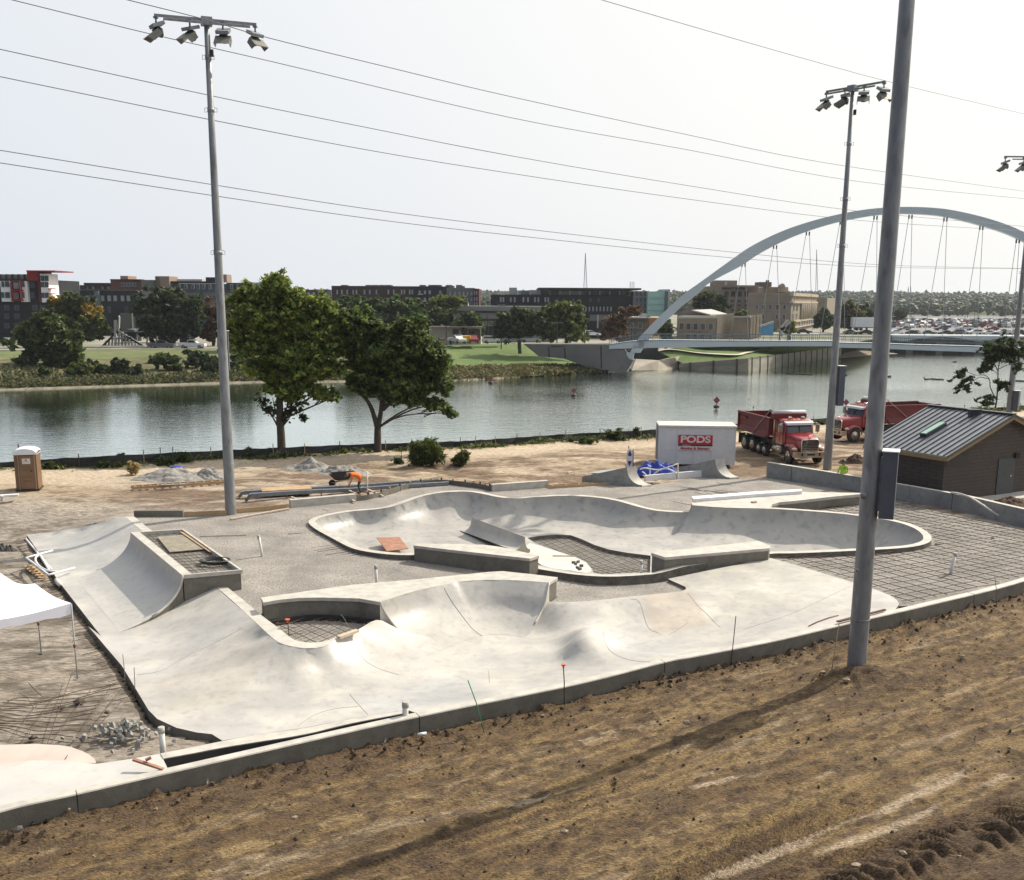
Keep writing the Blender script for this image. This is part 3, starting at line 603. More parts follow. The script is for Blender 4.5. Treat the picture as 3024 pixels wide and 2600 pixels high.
# bars over the fill
mb=MB()
for k in range(1,16):
    a=bi[0].lerp(bi[3],k/16)+Vector((0,0,-.13));b=bi[1].lerp(bi[2],k/16)+Vector((0,0,-.13));mb.tube([a,b],.012,5)
for k in range(1,5):
    a=bi[0].lerp(bi[1],k/5)+Vector((0,0,-.115));b=bi[3].lerp(bi[2],k/5)+Vector((0,0,-.115));mb.tube([a,b],.012,5)
mb.build('rebar_mat',REBAR,qp)
# ============================================================ BIG BOWL
def rim_px(l):return [W(k,x,y,z) for k,x,y,z in l]
rim=rim_px([('B',725,625,.15),('B',760,600,.15),('B',850,575,.15),('B',1000,548,.15),('B',1100,540,.16),('B',1180,533,.2),('B',1300,515,.3),('B',1400,485,.4),('B',1500,448,.52),('B',1600,420,.62),('B',1700,404,.7),('B',1800,397,.72),('B',1900,397,.7),('C',190,412,.66),('C',300,436,.56),('C',430,449,.48),('C',560,443,.5),('C',700,433,.56),('C',820,429,.6),('C',950,432,.62),('C',1050,440,.6),('C',1150,453,.56),('C',1250,474,.5),('C',1350,503,.4),('C',1480,535,.25),('C',1600,550,.18),('C',1780,556,.15),
 ('C',1792,500,.6),('I',100,898,.6),('I',390,905,.6),('I',640,920,.58),('I',900,942,.5),('I',1080,968,.45),('I',1180,982,.43),('I',1280,1008,.4),('I',1350,1037,.33),('I',1395,1072,.28),('I',1405,1100,.25),('I',1385,1122,.22),('I',1300,1145,.2),('I',1150,1158,.2),('I',960,1168,.2),('I',700,1180,.2),('I',500,1187,.2),('I',390,1190,.2)])
rimB=rim_px([('C',1700,960,.2),('C',1495,1015,.05),('C',1400,1022,.05),('C',1300,1030,.05),('C',1150,1035,.05),('C',1000,1028,.05),('C',850,1010,.05),('C',735,992,.05),('C',640,975,.05),('C',600,960,.1)])
rimC=rim_px([('B',1480,866,.15),('B',1400,866,.15),('B',1300,860,.15),('B',1200,848,.15),('B',1080,826,.15),('B',1000,791,.15),('B',900,737,.15),('B',800,685,.15),('B',750,650,.15)])
rl=cat(rim[:27],3)+cat(rim[27:],3)+[p for p in rimB]+cat(rimC,3)
nflat0=len(cat(rim[:27],3)+cat(rim[27:],3));nflat1=nflat0+len(rimB)
lp=[];src=[]
for i in range(len(rl)):
    a=Vector(rl[i]);b=Vector(rl[(i+1)%len(rl)]);k=max(1,int((b-a).length/.3))
    for j in range(k):lp.append(a.lerp(b,j/k));src.append(nflat0-2<=i<nflat1)
lpn=np.array([tuple(p) for p in lp]);flat=np.array([1. if s_ else 0. for s_ in src])
strip_line=[p for p in rimB[1:9]]
def bowl_z(V):
    d,zr=segdist(V,lpn,val=lpn[:,2]);_,fl=segdist(V,lpn,val=flat)
    ds=segdist(V,strip_line,closed=False)
    zf=-.72+.74*np.power(np.clip(1-ds/4.2,0,1),1.3)
    zf=np.where(V[:,0]>10,-.95+0*zf,zf) if False else zf-.35*sst(V[:,0],9.5,12.5)
    Rr=np.clip((zr-zf)*1.5,.8,2.3)
    t=np.clip(1-d/Rr,0,1);pz=1-np.sqrt(np.clip(1-t*t,0,1))
    z=zf+(zr-zf)*pz*(1-fl)
    # vertical wall section at the far right pocket
    return z
rings=[]
cen=lpn[:,:2];nrm=np.roll(cen,-1,0)-np.roll(cen,1,0);nrm/=np.linalg.norm(nrm,axis=1)[:,None]+1e-9;nrm=np.stack([-nrm[:,1],nrm[:,0]],1)
area=np.sum(cen[:,0]*np.roll(cen[:,1],-1)-np.roll(cen[:,0],-1)*cen[:,1]);sg=1 if area>0 else -1
for dd_ in (.012,.04,.09,.16,.25,.36):
    q=cen+nrm*sg*dd_;q=q[segdist(q,lpn)>dd_*.93];rings.append(q)
rings=np.concatenate(rings)
isl_px=[('C',535,748,-.55),('C',640,732,-.58),('C',760,723,-.6),('C',870,728,-.6),('C',950,757,-.58),('C',1050,802,-.5),('C',1160,837,-.42),('C',1300,862,-.35),('C',1480,884,-.3),('C',1475,1010,-.02),('C',1300,1014,-.02),('C',1130,1022,-.02),('C',1045,1015,-.03),('C',1032,985,-.05),('C',990,935,-.1),('C',900,893,-.2),('C',730,838,-.35),('C',600,790,-.45)]
isl=rim_px(isl_px);q=np.array([(p.x,p.y) for p in isl])
for _ in range(5):
    zz=bowl_z(q);isl=[W(k,x,y,float(z)) for (k,x,y,_z),z in zip(isl_px,zz)];q=np.array([(p.x,p.y) for p in isl])
isl=dens([Vector((p.x,p.y,z)) for p,z in zip(isl,zz)],.4);zz=bowl_z(np.array([(p.x,p.y) for p in isl]))
isl=[Vector((p.x,p.y,z)) for p,z in zip(isl,zz)]
bowl=sheet('skate_bowl',lp,bowl_z,BOWLC,step=.2,holes=[isl],extra=rings,th=.0,label='large wavy-rimmed concrete skate bowl with a rebar island in its floor',cat='skate bowl')
mb=MB();mb.loft([isl+[isl[0]],[p+Vector((0,0,-.32)) for p in isl+[isl[0]]]]);mb.build('island_edge',FORM,bowl)
# coping ring
n=len(lp);ring_o=[];wd=.36
for i in range(n):
    ring_o.append(Vector((lp[i].x-nrm[i,0]*sg*wd*(.75 if flat[i] else 1),lp[i].y-nrm[i,1]*sg*wd*(.75 if flat[i] else 1),lp[i].z+.012)))
# smooth the outer ring
for _ in range(2):
    ring_o=[Vector(((ring_o[i-1].x+2*ring_o[i].x+ring_o[(i+1)%n].x)/4,(ring_o[i-1].y+2*ring_o[i].y+ring_o[(i+1)%n].y)/4,ring_o[i].z)) for i in range(n)]
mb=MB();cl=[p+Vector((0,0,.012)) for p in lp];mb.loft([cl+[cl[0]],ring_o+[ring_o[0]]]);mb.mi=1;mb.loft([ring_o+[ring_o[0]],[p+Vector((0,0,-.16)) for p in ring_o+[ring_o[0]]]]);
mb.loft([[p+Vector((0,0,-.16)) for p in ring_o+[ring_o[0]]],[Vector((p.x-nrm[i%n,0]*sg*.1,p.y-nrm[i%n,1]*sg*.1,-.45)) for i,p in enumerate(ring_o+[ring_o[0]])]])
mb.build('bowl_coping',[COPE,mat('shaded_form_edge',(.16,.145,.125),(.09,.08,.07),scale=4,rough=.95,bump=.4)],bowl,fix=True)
pad_px=[(560,790),(730,843),(900,897),(985,938),(1026,983),(1022,1006),(980,1018),(850,1000),(740,985),(650,960),(560,900),(470,850),(500,825)]
pad=[]
for x,y in pad_px:
    p=W('C',x,y,-.2)
    for _ in range(5):p=W('C',x,y,float(bowl_z(np.array([[p.x,p.y]]))[0]))
    pad.append(Vector((p.x,p.y,p.z+.012)))
sheet('island_pad',dens(pad,.3),lambda V:bowl_z(V)+.012,mat('white_pad_concrete',(.60,.57,.51),(.52,.495,.45),scale=1,rough=.55),step=.25,th=.05,parent=bowl)
# spine in the bowl
sp0,sp1=W('C',112,594,.12),W('C',518,742,.1)
f0=W('B',1835,688,-.66);f1=W('C',440,842,-.32)
dv_=(sp1-sp0).normalized();b0=sp0+(sp0-f0)*.6;b1_=sp1+(sp1-f1)*.55
mb=MB();mb.smooth=True;rows=[]
for i in range(9):
    t=i/8;zz=1-math.sqrt(1-(1-t)**2);rows.append([Vector((sp0.lerp(f0,t).x,sp0.lerp(f0,t).y,f0.z-.03+(sp0.z-f0.z)*zz)),Vector((sp1.lerp(f1,t).x,sp1.lerp(f1,t).y,f1.z-.03+(sp1.z-f1.z)*zz))])
mb.loft(rows);fr_=[r_[1] for r_ in rows];rb=[]
for i in range(9):
    t=i/8;zz=1-math.sqrt(1-(1-t)**2);rb.append([Vector((sp0.lerp(b0,t).x,sp0.lerp(b0,t).y,-.75+(sp0.z+.75)*zz)),Vector((sp1.lerp(b1_,t).x,sp1.lerp(b1_,t).y,-.55+(sp1.z+.55)*zz))])
mb.loft(rb);mb.smooth=False;mb.mi=1;mb.add([*fr_,*[r_[1] for r_ in rb[1:]],Vector((b1_.x,b1_.y,-1)),Vector((f1.x,f1.y,-1))],[(0,*range(9,17),17,18,*range(8,0,-1))])
mb.add([*[r_[0] for r_ in rows],*[r_[0] for r_ in rb[1:]],Vector((b0.x,b0.y,-1)),Vector((f0.x,f0.y,-1))],[(0,*range(9,17),17,18,*range(8,0,-1))])
mb.build('spine_ramp',[CONC,FORM],bowl,fix=True)
# vertical joints on the bowl wall
for (k,x0,y0,z0,x1,y1,z1) in (('E',465,20,.55,468,200,-.2),('I',735,965,.5,727,1170,-.9)):pass
# ============================================================ LEDGE BLOCKS beside the bowl
L1=[W('B',1478,806,.62),W('B',1500,790,.62),W('C',60,797,.62),W('C',200,800,.62),W('C',340,818,.62),W('C',628,884,.62),W('C',556,906,.62),W('C',0,845,.62)]
lb=empty('ledge_block',(L1[0].x,L1[0].y,0),'grey ledge block left of the bowl mouth, white top kinked at mid length','ledge block',group='two ledge blocks at the bowl mouth')
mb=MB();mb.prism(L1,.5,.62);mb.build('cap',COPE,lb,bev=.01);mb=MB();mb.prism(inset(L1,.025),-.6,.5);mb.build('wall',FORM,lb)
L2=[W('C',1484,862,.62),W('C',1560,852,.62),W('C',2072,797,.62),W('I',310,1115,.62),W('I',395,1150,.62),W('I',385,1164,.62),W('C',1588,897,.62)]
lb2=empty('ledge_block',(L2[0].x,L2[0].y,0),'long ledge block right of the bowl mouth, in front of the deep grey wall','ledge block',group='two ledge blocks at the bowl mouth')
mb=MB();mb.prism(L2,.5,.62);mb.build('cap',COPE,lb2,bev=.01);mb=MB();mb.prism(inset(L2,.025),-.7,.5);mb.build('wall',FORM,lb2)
# ============================================================ GRAVEL SHEETS
def F2(ps,dz=0.):return [Vector((p.x,p.y,p.z+dz)) for p in ps]
outer=[Vector((p.x,p.y,.0)) for p in back]+[Vector((p.x,p.y,p.z)) for p in wall_b[1:]]+[Vector((p.x,p.y,p.z-.06)) for p in kin[::-1] if p.x>right_e[-1].x+.2]
inner_edge=[Vector((p.x,p.y,p.z-.08)) for p in right_e[::-1]]+[Vector((p.x,p.y,p.z-.12)) for p in notch[::-1]]+[Vector((W('C',770,1050,.55).x,W('C',770,1050,.55).y,-.2))]+[Vector((p.x,p.y,-.1)) for p in ledge_top[6:0:-1]]+[Vector((p.x,p.y,-.02)) for p in (W('B',310,1205,.55),out_r[3],out_r[2],out_r[1],out_r[0])]
gl=dens(outer+inner_edge,.6)
gctl=[(*gl[i],) for i in range(0,len(gl),3)]+C_('C',[(800,1120,-.25),(1000,1130,-.28),(1250,1150,-.28),(1500,1110,-.28),(900,1060,-.22),(1400,1060,-.25)])+C_('B',[(200,900,0),(900,950,-.02),(1300,980,-.06),(1700,1040,-.1),(500,1050,0),(100,700,.0),(400,600,.0),(900,480,.0),(1300,440,.05)])+C_('C',[(200,950,-.12),(500,1045,-.2),(1200,400,.05),(1500,430,.05),(1700,480,.05),(1000,380,.02)])+C_('I',[(1500,1150,.02),(1700,1000,.02),(1300,900,.02),(600,1250,.0),(1200,1250,.0),(1800,1200,.03)])
gtp=TPS(gctl,.01)
bh=[Vector((p.x+ (0),p.y,-.12)) for p in ring_o]
# shrink the hole a little so the gravel meets the coping skirt
bh=[Vector((p.x+nrm[i,0]*sg*.06,p.y+nrm[i,1]*sg*.06,0)) for i,p in enumerate(bh)]
bh=bh[::2]
bz_=gtp(np.array([(p.x,p.y) for p in bh]));bh=[Vector((p.x,p.y,z)) for p,z in zip(bh,bz_)]
sheet('gravel_deck',gl,lambda V:gtp(V)+.05*(fbm(V[:,0]*1.5,V[:,1]*1.5,4,3)-.5),GRAV,step=.35,holes=[bh],kind='structure')
mb=MB();itp=TPS([(p.x,p.y,p.z-.17) for p in isl],.01)
sheet('island_gravel',[p+Vector((0,0,-.17)) for p in isl],lambda V:itp(V)+.05*(fbm(V[:,0]*2,V[:,1]*2,4,3)-.5),GRAVW,step=.3,kind='structure')
# ============================================================ WALLS on the right
wt=[(370,596,.92),(700,648,.9),(1000,697,.88),(1220,737,.87),(1400,768,.86),(1600,803,.85),(1750,833,.85),(1900,868,.85),(2072,907,.85)]
top=[W('I',x,y,z) for x,y,z in wt];d_=top[-1]-top[-2];top+=[top[-1]+d_*1.5,top[-1]+d_*4]
tc=cat(top,4);to=off2(tc,.3)
mb=MB();Z=lambda ps,z:[Vector((p.x,p.y,z)) for p in ps]
mb.mi=1;mb.loft([Z(tc,-.6),tc]);mb.mi=0;mb.loft([tc,to]);mb.mi=1;mb.loft([to,Z(to,-.6)])
for e_ in (0,-1):mb.add([Vector((tc[e_].x,tc[e_].y,-.6)),tc[e_],to[e_],Vector((to[e_].x,to[e_].y,-.6))],[(0,1,2,3)])
rw=mb.build('retaining_wall',[COPE,WALLC],fix=True,label='long low concrete wall running from behind the dump trucks down past the dark building',cat='wall')
mb=MB()
for k in (.06,.5):
    p=tc[int(len(tc)*k)];mb.box((p.x,p.y-.001,p.z/2-.02),(.025,.02,p.z))
mb.build('wall_joint',DARK,rw)
# raised platform beside the bowl
pf=[W('I',-60,862,.6),W('I',0,848,.6),W('I',550,793,.6),W('I',990,800,.6),W('I',985,808,.6),W('I',800,825,.6),W('I',560,852,.6),W('I',450,862,.6),W('I',405,875,.6),W('I',388,899,.6),W('I',100,890,.6),W('C',1800,497,.6),W('C',1790,482,.6)]
pt=empty('bowl_platform',(pf[3].x,pf[3].y,0),'white concrete platform above the deep end of the bowl with a pale raised strip','platform')
mb=MB();mb.prism(pf,.46,.615);mb.build('platform_top',COPE,pt,bev=.012)
mb=MB();mb.prism(pf,-.1,.46);mb.build('platform_base',FORM,pt)
mb=MB();mb.extr([W('I',-130,842,.62),W('I',-120,860,.62),W('I',300,826,.62),W('I',600,806,.62),W('I',600,792,.62),W('I',300,808,.62)],(0,0,.16));mb.build('raised_strip',WHITE,pt,fix=True)
# ============================================================ freestanding quarter fins
def fin(name,a,f,wv,pk,hz,label,tipz=.4):
    """a: left tip on ground, f: right foot on ground, wv: width vector, pk: fraction of peak"""
    e0=empty(name,a,label,'ramp fin',group='two freestanding ramp fins by the storage container')
    pts=[Vector((a.x,a.y,0)),Vector((a.x,a.y,tipz))];d=f-a
    pts.append(Vector((*(a+d*pk).to_2d(),hz)))
    N=12
    for i in range(1,N+1):
        t=i/N;zz=1-math.sqrt(1-(1-t)**2) if t<1 else 0;q=a+d*(pk+(1-pk)*t);pts.append(Vector((q.x,q.y,.12+(hz-.12)*zz)))
    pts.append(Vector((f.x,f.y,0)))
    mb=MB();n=len(pts);mb.mi=1;mb.add(pts,[tuple(range(n))]);mb.add([p+wv for p in pts],[tuple(range(n))[::-1]]);mb.mi=0;mb.smooth=True
    mb.loft([pts[2:],[p+wv for p in pts[2:]]]);mb.smooth=False;mb.mi=1;mb.loft([pts[:3],[p+wv for p in pts[:3]]])
    mb.build('ramp_body',[COPE,WALLC],e0,fix=True)
    return e0
a=W('Q',235,788,0);f_=W('Q',850,828,0);wv=(W('Q',945,797,.12)-W('Q',850,808,.12))
fin('ramp_fin',a,f_,wv,.74,1.12,'left grey ramp fin with a curved white face, beside the blue tarp')
a=W('Q',1225,700,0);f_=W('Q',1745,748,0);fin('ramp_fin',a,f_,(W('Q',1845,738,.12)-W('Q',1745,745,.12)),.70,1.15,'right grey ramp fin with a curved white face, in front of the storage container',tipz=.45)
mb=MB();a,b=W('Q',880,775,0),W('Q',1560,712,0);mb.bar(a+Vector((0,.1,.18)),b+Vector((0,.1,.18)),.16,.42);mb.build('low_concrete_beam',WHITE,label='low white-grey beam on the ground between the two ramp fins',cat='beam',fix=True)
# front-left slabs
sl1=[W('F',-500,1040,-.72),W('F',-250,985,-.72),W('F',0,945,-.72),W('F',200,913,-.72),W('F',400,913,-.72),W('F',660,935,-.72),W('F',870,905,-.72),W('F',1090,866,-.715),W('F',1138,962,-.72)]+[Vector((p.x,p.y,-.74)) for p in kin[::-1] if p.x<W('F',1138,962,-.72).x-.1 and p.x>-15.5]
sheet('front_walkway_slab',dens(sl1,.5),lambda V:np.full(len(V),-.722),CONC2,step=.5,th=.3,side=FORM,label='white concrete slab inside the kerb at the lower left',cat='slab')
sl2=[W('F',-450,880,-.73),W('F',-250,830,-.66),W('F',0,806,-.6),W('F',250,800,-.6),W('F',400,808,-.62),W('F',480,820,-.64),W('F',560,848,-.67),W('F',610,875,-.7),W('F',645,905,-.73),W('F',655,930,-.74),W('F',400,925,-.74),W('F',200,925,-.74),W('F',0,958,-.74),W('F',-450,1040,-.74)]
t2=TPS([(*p,) for p in sl2],.01)
sheet('pink_bump_slab',dens(sl2,.4),lambda V:t2(V),mat('fresh_pink_concrete',(.60,.50,.44),(.50,.42,.37),scale=1,rough=.7),step=.3,th=.15,side=FORM,label='pinkish fresh concrete mound slab behind the white slab at lower left',cat='slab')
# ============================================================ LIGHT MASTS
def floodlight(parent,c,az,tilt=38,s=1.0):
    """one lamp head: gear box above, round reflector, square visor"""
    q=Matrix.Rotation(az,3,'Z')@Matrix.Rotation(R(tilt),3,'Y')   # local +x = aim (down tilted)
    T=lambda p:Vector(c)+q@(Vector(p)*s)
    e=MB();e.cyl(Vector(c)+Vector((0,0,.42*s)),Vector(c)+Vector((0,0,.1*s)),.05*s,8);e.box(Vector(c)+Vector((0,0,.4*s)),(.22*s,.22*s,.08*s))
    a=e.build('lamp_bracket',STEEL,parent)
    m1=MB();m1.box(T((-.05,0,.02)),(.66*s,.72*s,.18*s),q);m1.build('gear_housing',mat('lamp_housing',(.11,.13,.135),(.08,.095,.10),scale=5,rough=.55,metal=.1),parent)
    m2=MB();m2.tube([T((-.1,0,-.14)),T((.05,0,-.33)),T((.12,0,-.38))],[.2*s,.31*s,.32*s],14);b=m2.build('reflector',BLACK,parent)
    m3=MB();th=.02
    pts=[(.1,-.42,-.2),(.1,.42,-.2),(.80,.42,-.42),(.80,-.42,-.42)]
    for i,j,k,l in ((0,1,2,3),):m3.add([T(pts[i]),T(pts[j]),T(pts[k]),T(pts[l])]+[T((pts[i][0]+.03,pts[i][1],pts[i][2]+.03)) for i in (i,j,k,l)],[(0,1,2,3),(7,6,5,4),(0,4,5,1),(1,5,6,2),(2,6,7,3),(3,7,4,0)])
    for sy in (-.42,.42):
        m3.add([T((.1,sy,-.2)),T((.80,sy,-.42)),T((.52,sy,-.68)),T((-.02,sy,-.48))]+[T((.1,sy*.94,-.2)),T((.80,sy*.94,-.42)),T((.52,sy*.94,-.68)),T((-.02,sy*.94,-.48))],[(0,1,2,3),(7,6,5,4),(0,4,5,1),(1,5,6,2),(2,6,7,3),(3,7,4,0)])
    m3.build('visor',mat('lamp_visor',(.21,.20,.17),(.15,.15,.13),rough=.55,metal=.1),parent,fix=True)
def mast(base,h,r0,r1,label,arms=None,cab=None,collars=(.52,.74,.88),offs=None,seam=.11):
    t=empty('light_mast',base,label,'light mast','tall galvanised sports light masts');b=Vector(base)
    mb=MB();rr=lambda z:r0+(r1-r0)*z/h
    mb.smooth=True;zs=[-.4,0,h*.25,h*.5,h*.75,h];mb.tube([b+Vector((0,0,z)) for z in zs],[rr(max(z,0)) for z in zs],28);mb.build('pole',GALV,t)
    for c_ in collars:
        z=h*c_;mb=MB();mb.tube([b+Vector((0,0,z)),b+Vector((0,0,z+.18))],rr(z)+.018,20);mb.build('collar',GALV,t)
        mb=MB()
        for s_ in (-1,1):mb.tube([b+Vector((s_*(rr(z)+.0),0,z+.02)),b+Vector((s_*(rr(z)+.14),0,z+.0)),b+Vector((s_*(rr(z)+.14),0,z+.18)),b+Vector((s_*rr(z),0,z+.2))],.013,5)
        
        for k in (0,1):
            m2=MB();n=len(mb.v)//2;m2.v=mb.v[k*n:(k+1)*n];nf=len(mb.f)//2;m2.f=[tuple(i-k*n for i in f) for f in mb.f[k*nf:(k+1)*nf]];m2.m=[0]*nf;m2.sm=[False]*nf;m2.build('step_loop',STEEL,t)
    if seam:
        mb=MB();z=h*seam;mb.tube([b+Vector((0,0,z)),b+Vector((0,0,z+.04))],rr(z)+.012,20);mb.build('splice_ring',GALV,t)
    if cab:
        (ax,z0,z1,wd,dp)=cab;mb=MB();q=Matrix.Rotation(ax,3,'Z');rz=rr(z0)
        mb.box(b+q@Vector((rz+dp/2+.03,0,(z0+z1)/2)),(dp,wd,z1-z0),q);cb=mb.build('cabinet',CABI,t,bev=.015)
        mb=MB();mb.box(b+q@Vector((rz+.02,0,(z0+z1)/2)),(.1,wd*.5,(z1-z0)*.8),q);mb.build('bracket',STEEL,cb)
        mb=MB();mb.box(b+q@Vector((rz+dp/2+.03,0,z1+.015)),(dp+.06,wd+.06,.03),q);mb.build('rain_cap',WHITE,cb)
    if arms:
        az,L,n=arms;q=Vector((math.cos(az),math.sin(az),0));pz=Vector((-q.y,q.x,0));tp_=b+Vector((0,0,h))
        mb=MB();mb.box(tp_+Vector((0,0,.02)),(.5,.5,.35),Matrix.Rotation(az,3,'Z'));mb.build('pole_cap',mat('lamp_housing',(.3,.34,.35)),t,bev=.02)
        mb=MB();mb.bar(tp_-q*L/2+pz*.25+Vector((0,0,.15)),tp_+q*L/2+pz*.25+Vector((0,0,.15)),.11,.11);mb.build('crossarm',GALV,t)
        mb=MB();mb.bar(tp_-q*L*.42-pz*.35-Vector((0,0,.12)),tp_+q*L*.42-pz*.35-Vector((0,0,.12)),.09,.09);mb.build('brace_arm',GALV,t)
        for k in range(n):
            f=(k+.1)/(n-.8)*2-1 if n>1 else 0
            p=tp_+q*(L/2*.97)*((2*k/(n-1))-1)+pz*.2+Vector((0,0,-.30))
            floodlight(t,p,offs[k][0],offs[k][1],.85)
        mb=MB();mb.box(b+Vector((rr(h)+.08,-.1,h-1.35)),(.14,.14,.3));mb.build('junction_box',BLACK,t)
    return t
bL=W('D',467,1040,0);bR=W('D',1673,949,0);bN=W('D',1732,1352,-.42);bE=WY('D',2039,850,84)
zL=WY('V',1040,225,bL.y).z
mast(bL,zL,.27,.12,'left tall light mast with four lamp heads, standing in the gravel edge by the river',(R(20),4.5,4),(R(100),7.1,9.0,.5,.3),offs=[(R(215),22),(R(240),18),(R(272),26),(R(318),24)],collars=(.55,.83,.93))
mast(bR,WY('X',430,200,bR.y).z,.27,.11,'light mast behind the long concrete wall, beside the front dump truck',(R(-50),4.0,4),(R(8),4.1,6.6,.5,.42),offs=[(R(200),22),(R(160),12),(R(250),20),(R(285),26)],collars=(.60,.72,.86))
nm=mast(bN,28.4,.285,.165,'nearest light mast on the dirt slope, cut off by the top edge of the photo',None,(R(-22),4.75,6.72,.62,.42),collars=(.88,),seam=.055)
for (k,x,y,r_) in (('I',1010,817,.10),('I',968,1310,.05)):
    p=WY(k,x,y,bN.y-.27);mb=MB();mb.cyl(p+Vector((0,.05,0)),p+Vector((0,-.04,0)),r_,14);mb.build('hand_hole_cover',GALV,nm)
pE=WY('D',2058,318,84)
mast(Vector((bE.x,bE.y,-.3)),pE.z+.2,.26,.13,'light mast at the right edge of the photo behind the dark building',(R(2),4.6,4),(R(-40),2.3,3.9,.5,.4),offs=[(R(170),20),(R(185),22),(R(270),45),(R(320),30)],collars=(.6,.8))
# ============================================================ POWER LINES
def line(pix,Ys,label,r=.016):
    """pix: points (zoom,x,y); Ys: distance of first and last; passes through measured heights"""
    pts=[];n=len(pix);x0=PXx(pix[0]);x1=PXx(pix[-1])
    for p in pix:
        t=(PXx(p)-x0)/(x1-x0);pts.append(WY(*p,1/((1-t)/Ys[0]+t/Ys[1])))
    pts=[pts[0]+(pts[0]-pts[1])*.6]+cat(pts,6)+[pts[-1]+(pts[-1]-pts[-2])*.6]
    mb=MB();ds=[ (p-Vector(CAM)).length for p in pts];mb.tube(pts,[r]*len(pts),5);return mb.build('power_line',mat('cable_grey',(.16,.165,.18)),label=label,cat='power line',group='power lines sagging across the sky')
def PXx(p):
    a,b,s=ZO[p[0]];return a+p[1]/s
line([('Y',362,0),('Y',720,105),('Y',1200,243),('Y',1560,340),('Y',2072,462)],(46,90),'lone power line crossing the top right corner, above the right lamp head',r=.014)
line([('Z',515,0),('Z',840,82),('Z',1090,155),('Z',1600,280),('Y',0,393),('Y',700,544),('Y',1300,665),('Y',2072,775)],(46,120),'highest of the long power lines, running just over the left lamp heads',r=.02)
line([('Z',48,0),('Z',600,136),('Z',1100,250),('Y',0,478),('Y',700,605),('Y',1400,735),('Y',2072,805)],(46,120),'second power line from the top, passing behind the left lamp heads',r=.02)
line([('Z',0,200),('Z',840,385),('Z',1500,520),('Y',0,632),('Y',700,750),('Y',1400,855),('Y',2072,917)],(46,120),'third power line from the top at the left edge of the photo',r=.02)
line([('Z',0,311),('Z',850,485),('Z',1500,610),('Y',0,703),('Y',700,805),('Y',1400,892),('Y',2072,936)],(46,120),'fourth power line from the top at the left edge of the photo',r=.02)
line([('Z',0,609),('Z',860,748),('Z',1500,848),('Y',0,921),('Y',900,1022),('Y',1500,1073),('Y',2072,1087)],(46,120),'upper one of the two lowest close-set power lines',r=.02)
line([('Z',0,660),('Z',860,792),('Z',1500,886),('Y',0,953),('Y',900,1045),('Y',1500,1082),('Y',2072,1088.5)],(46,120),'lowest power line of all, just under its close neighbour',r=.02)
# ============================================================ SILT FENCE with posts, GRASS
ftop=[]
for (k,x,y),b in zip([('K',-300,1600),('K',0,1572),('K',700,1530),('K',1680,1482),('L',480,1462),('L',1000,1440),('L',1700,1418),('M',300,1405),('M',620,1383),('M',1000,1358),('M',1590,1328),('N',930,1630),('I',740,310),('I',1200,268),('O',1520,1482),('O',1860,1472),('O',2021,1455)],fence_px):
    p=W(*b,-.05);ftop.append(WY(k,x,y-8,p.y))
ftop.append(ftop[-1]+Vector((9,7,0)));ft=cat(ftop,8);fb=cat([W(k,x,y,-.05) for k,x,y in fence_px]+[W(*fence_px[-1],-.05)+Vector((9,7,0))],8)
sf=empty('silt_fence',(fb[40].x,fb[40].y,-.1),'black fabric silt fence strung along the near river bank','silt fence')
rows=[];
for i,(a,b) in enumerate(zip(fb,ft)):
    sg_=.05*math.sin(i*1.3)+.04*math.sin(i*2.9)
    rows.append([Vector((a.x,a.y-.02,-.35)),Vector((a.x,a.y+sg_,(a.z+b.z)/2)),Vector((a.x,a.y+.02,b.z-.05*abs(math.sin(i*.9))))])
mb=MB();mb.loft(rows);mb.loft([[p+Vector((0,.04,0)) for p in r_] for r_ in rows]);mb.build('fabric',mat('silt_fabric',(.016,.017,.017),(.028,.028,.027),rough=.6,bump=.3,scale=3),sf)
for i in range(3,len(ft),4):
    mb=MB();p=ft[i];mb.box((p.x,p.y-.05,p.z-.35),(.05,.05,1.1+.3*random.random()));mb.build('post',WOOD if i%3 else REBAR,sf)
LEAF={}
def leafmat(nm,trans=.42,rough=.55):
    if nm not in LEAF:LEAF[nm]=vcmat(nm,rough=rough,bump=0,spk=.15,sscale=3,trans=trans,spec=.35)
    return LEAF[nm]
def leaves(name,C,size,hues,parent,mt,elong=1.7,var=.35,up=.3,droop=0.):
    n=len(C);C=np.asarray(C);s=size*(1+var*rng.standard_normal(n)).clip(.4,2)
    N=rng.standard_normal((n,3));N[:,2]=np.abs(N[:,2])*(1+up)+up*.5;N/=np.linalg.norm(N,axis=1)[:,None]
    A=rng.standard_normal((n,3));A[:,2]-=droop;A-=N*(A*N).sum(1)[:,None];A/=np.linalg.norm(A,axis=1)[:,None];B=np.cross(N,A)
    a=A*(s*elong*.5)[:,None];b=B*(s*.5)[:,None];f=N*(s*.12)[:,None]
    V=np.stack([C-a,C+b-f+a*.1,C+a,C-b-f+a*.1],1).reshape(-1,3);i=np.arange(n)*4
    F=np.concatenate([np.stack([i,i+1,i+2],1),np.stack([i,i+2,i+3],1)])
    hues=np.asarray(hues);k=rng.integers(0,len(hues),n) if hues.ndim==2 and len(hues)!=n else None
    hc=hues[k] if k is not None else hues
    hc=hc*(1+.18*rng.standard_normal(n)).clip(.5,1.6)[:,None]
    return npmesh(name,V,F,mt,np.repeat(hc,4,axis=0),smooth=False,parent=parent)
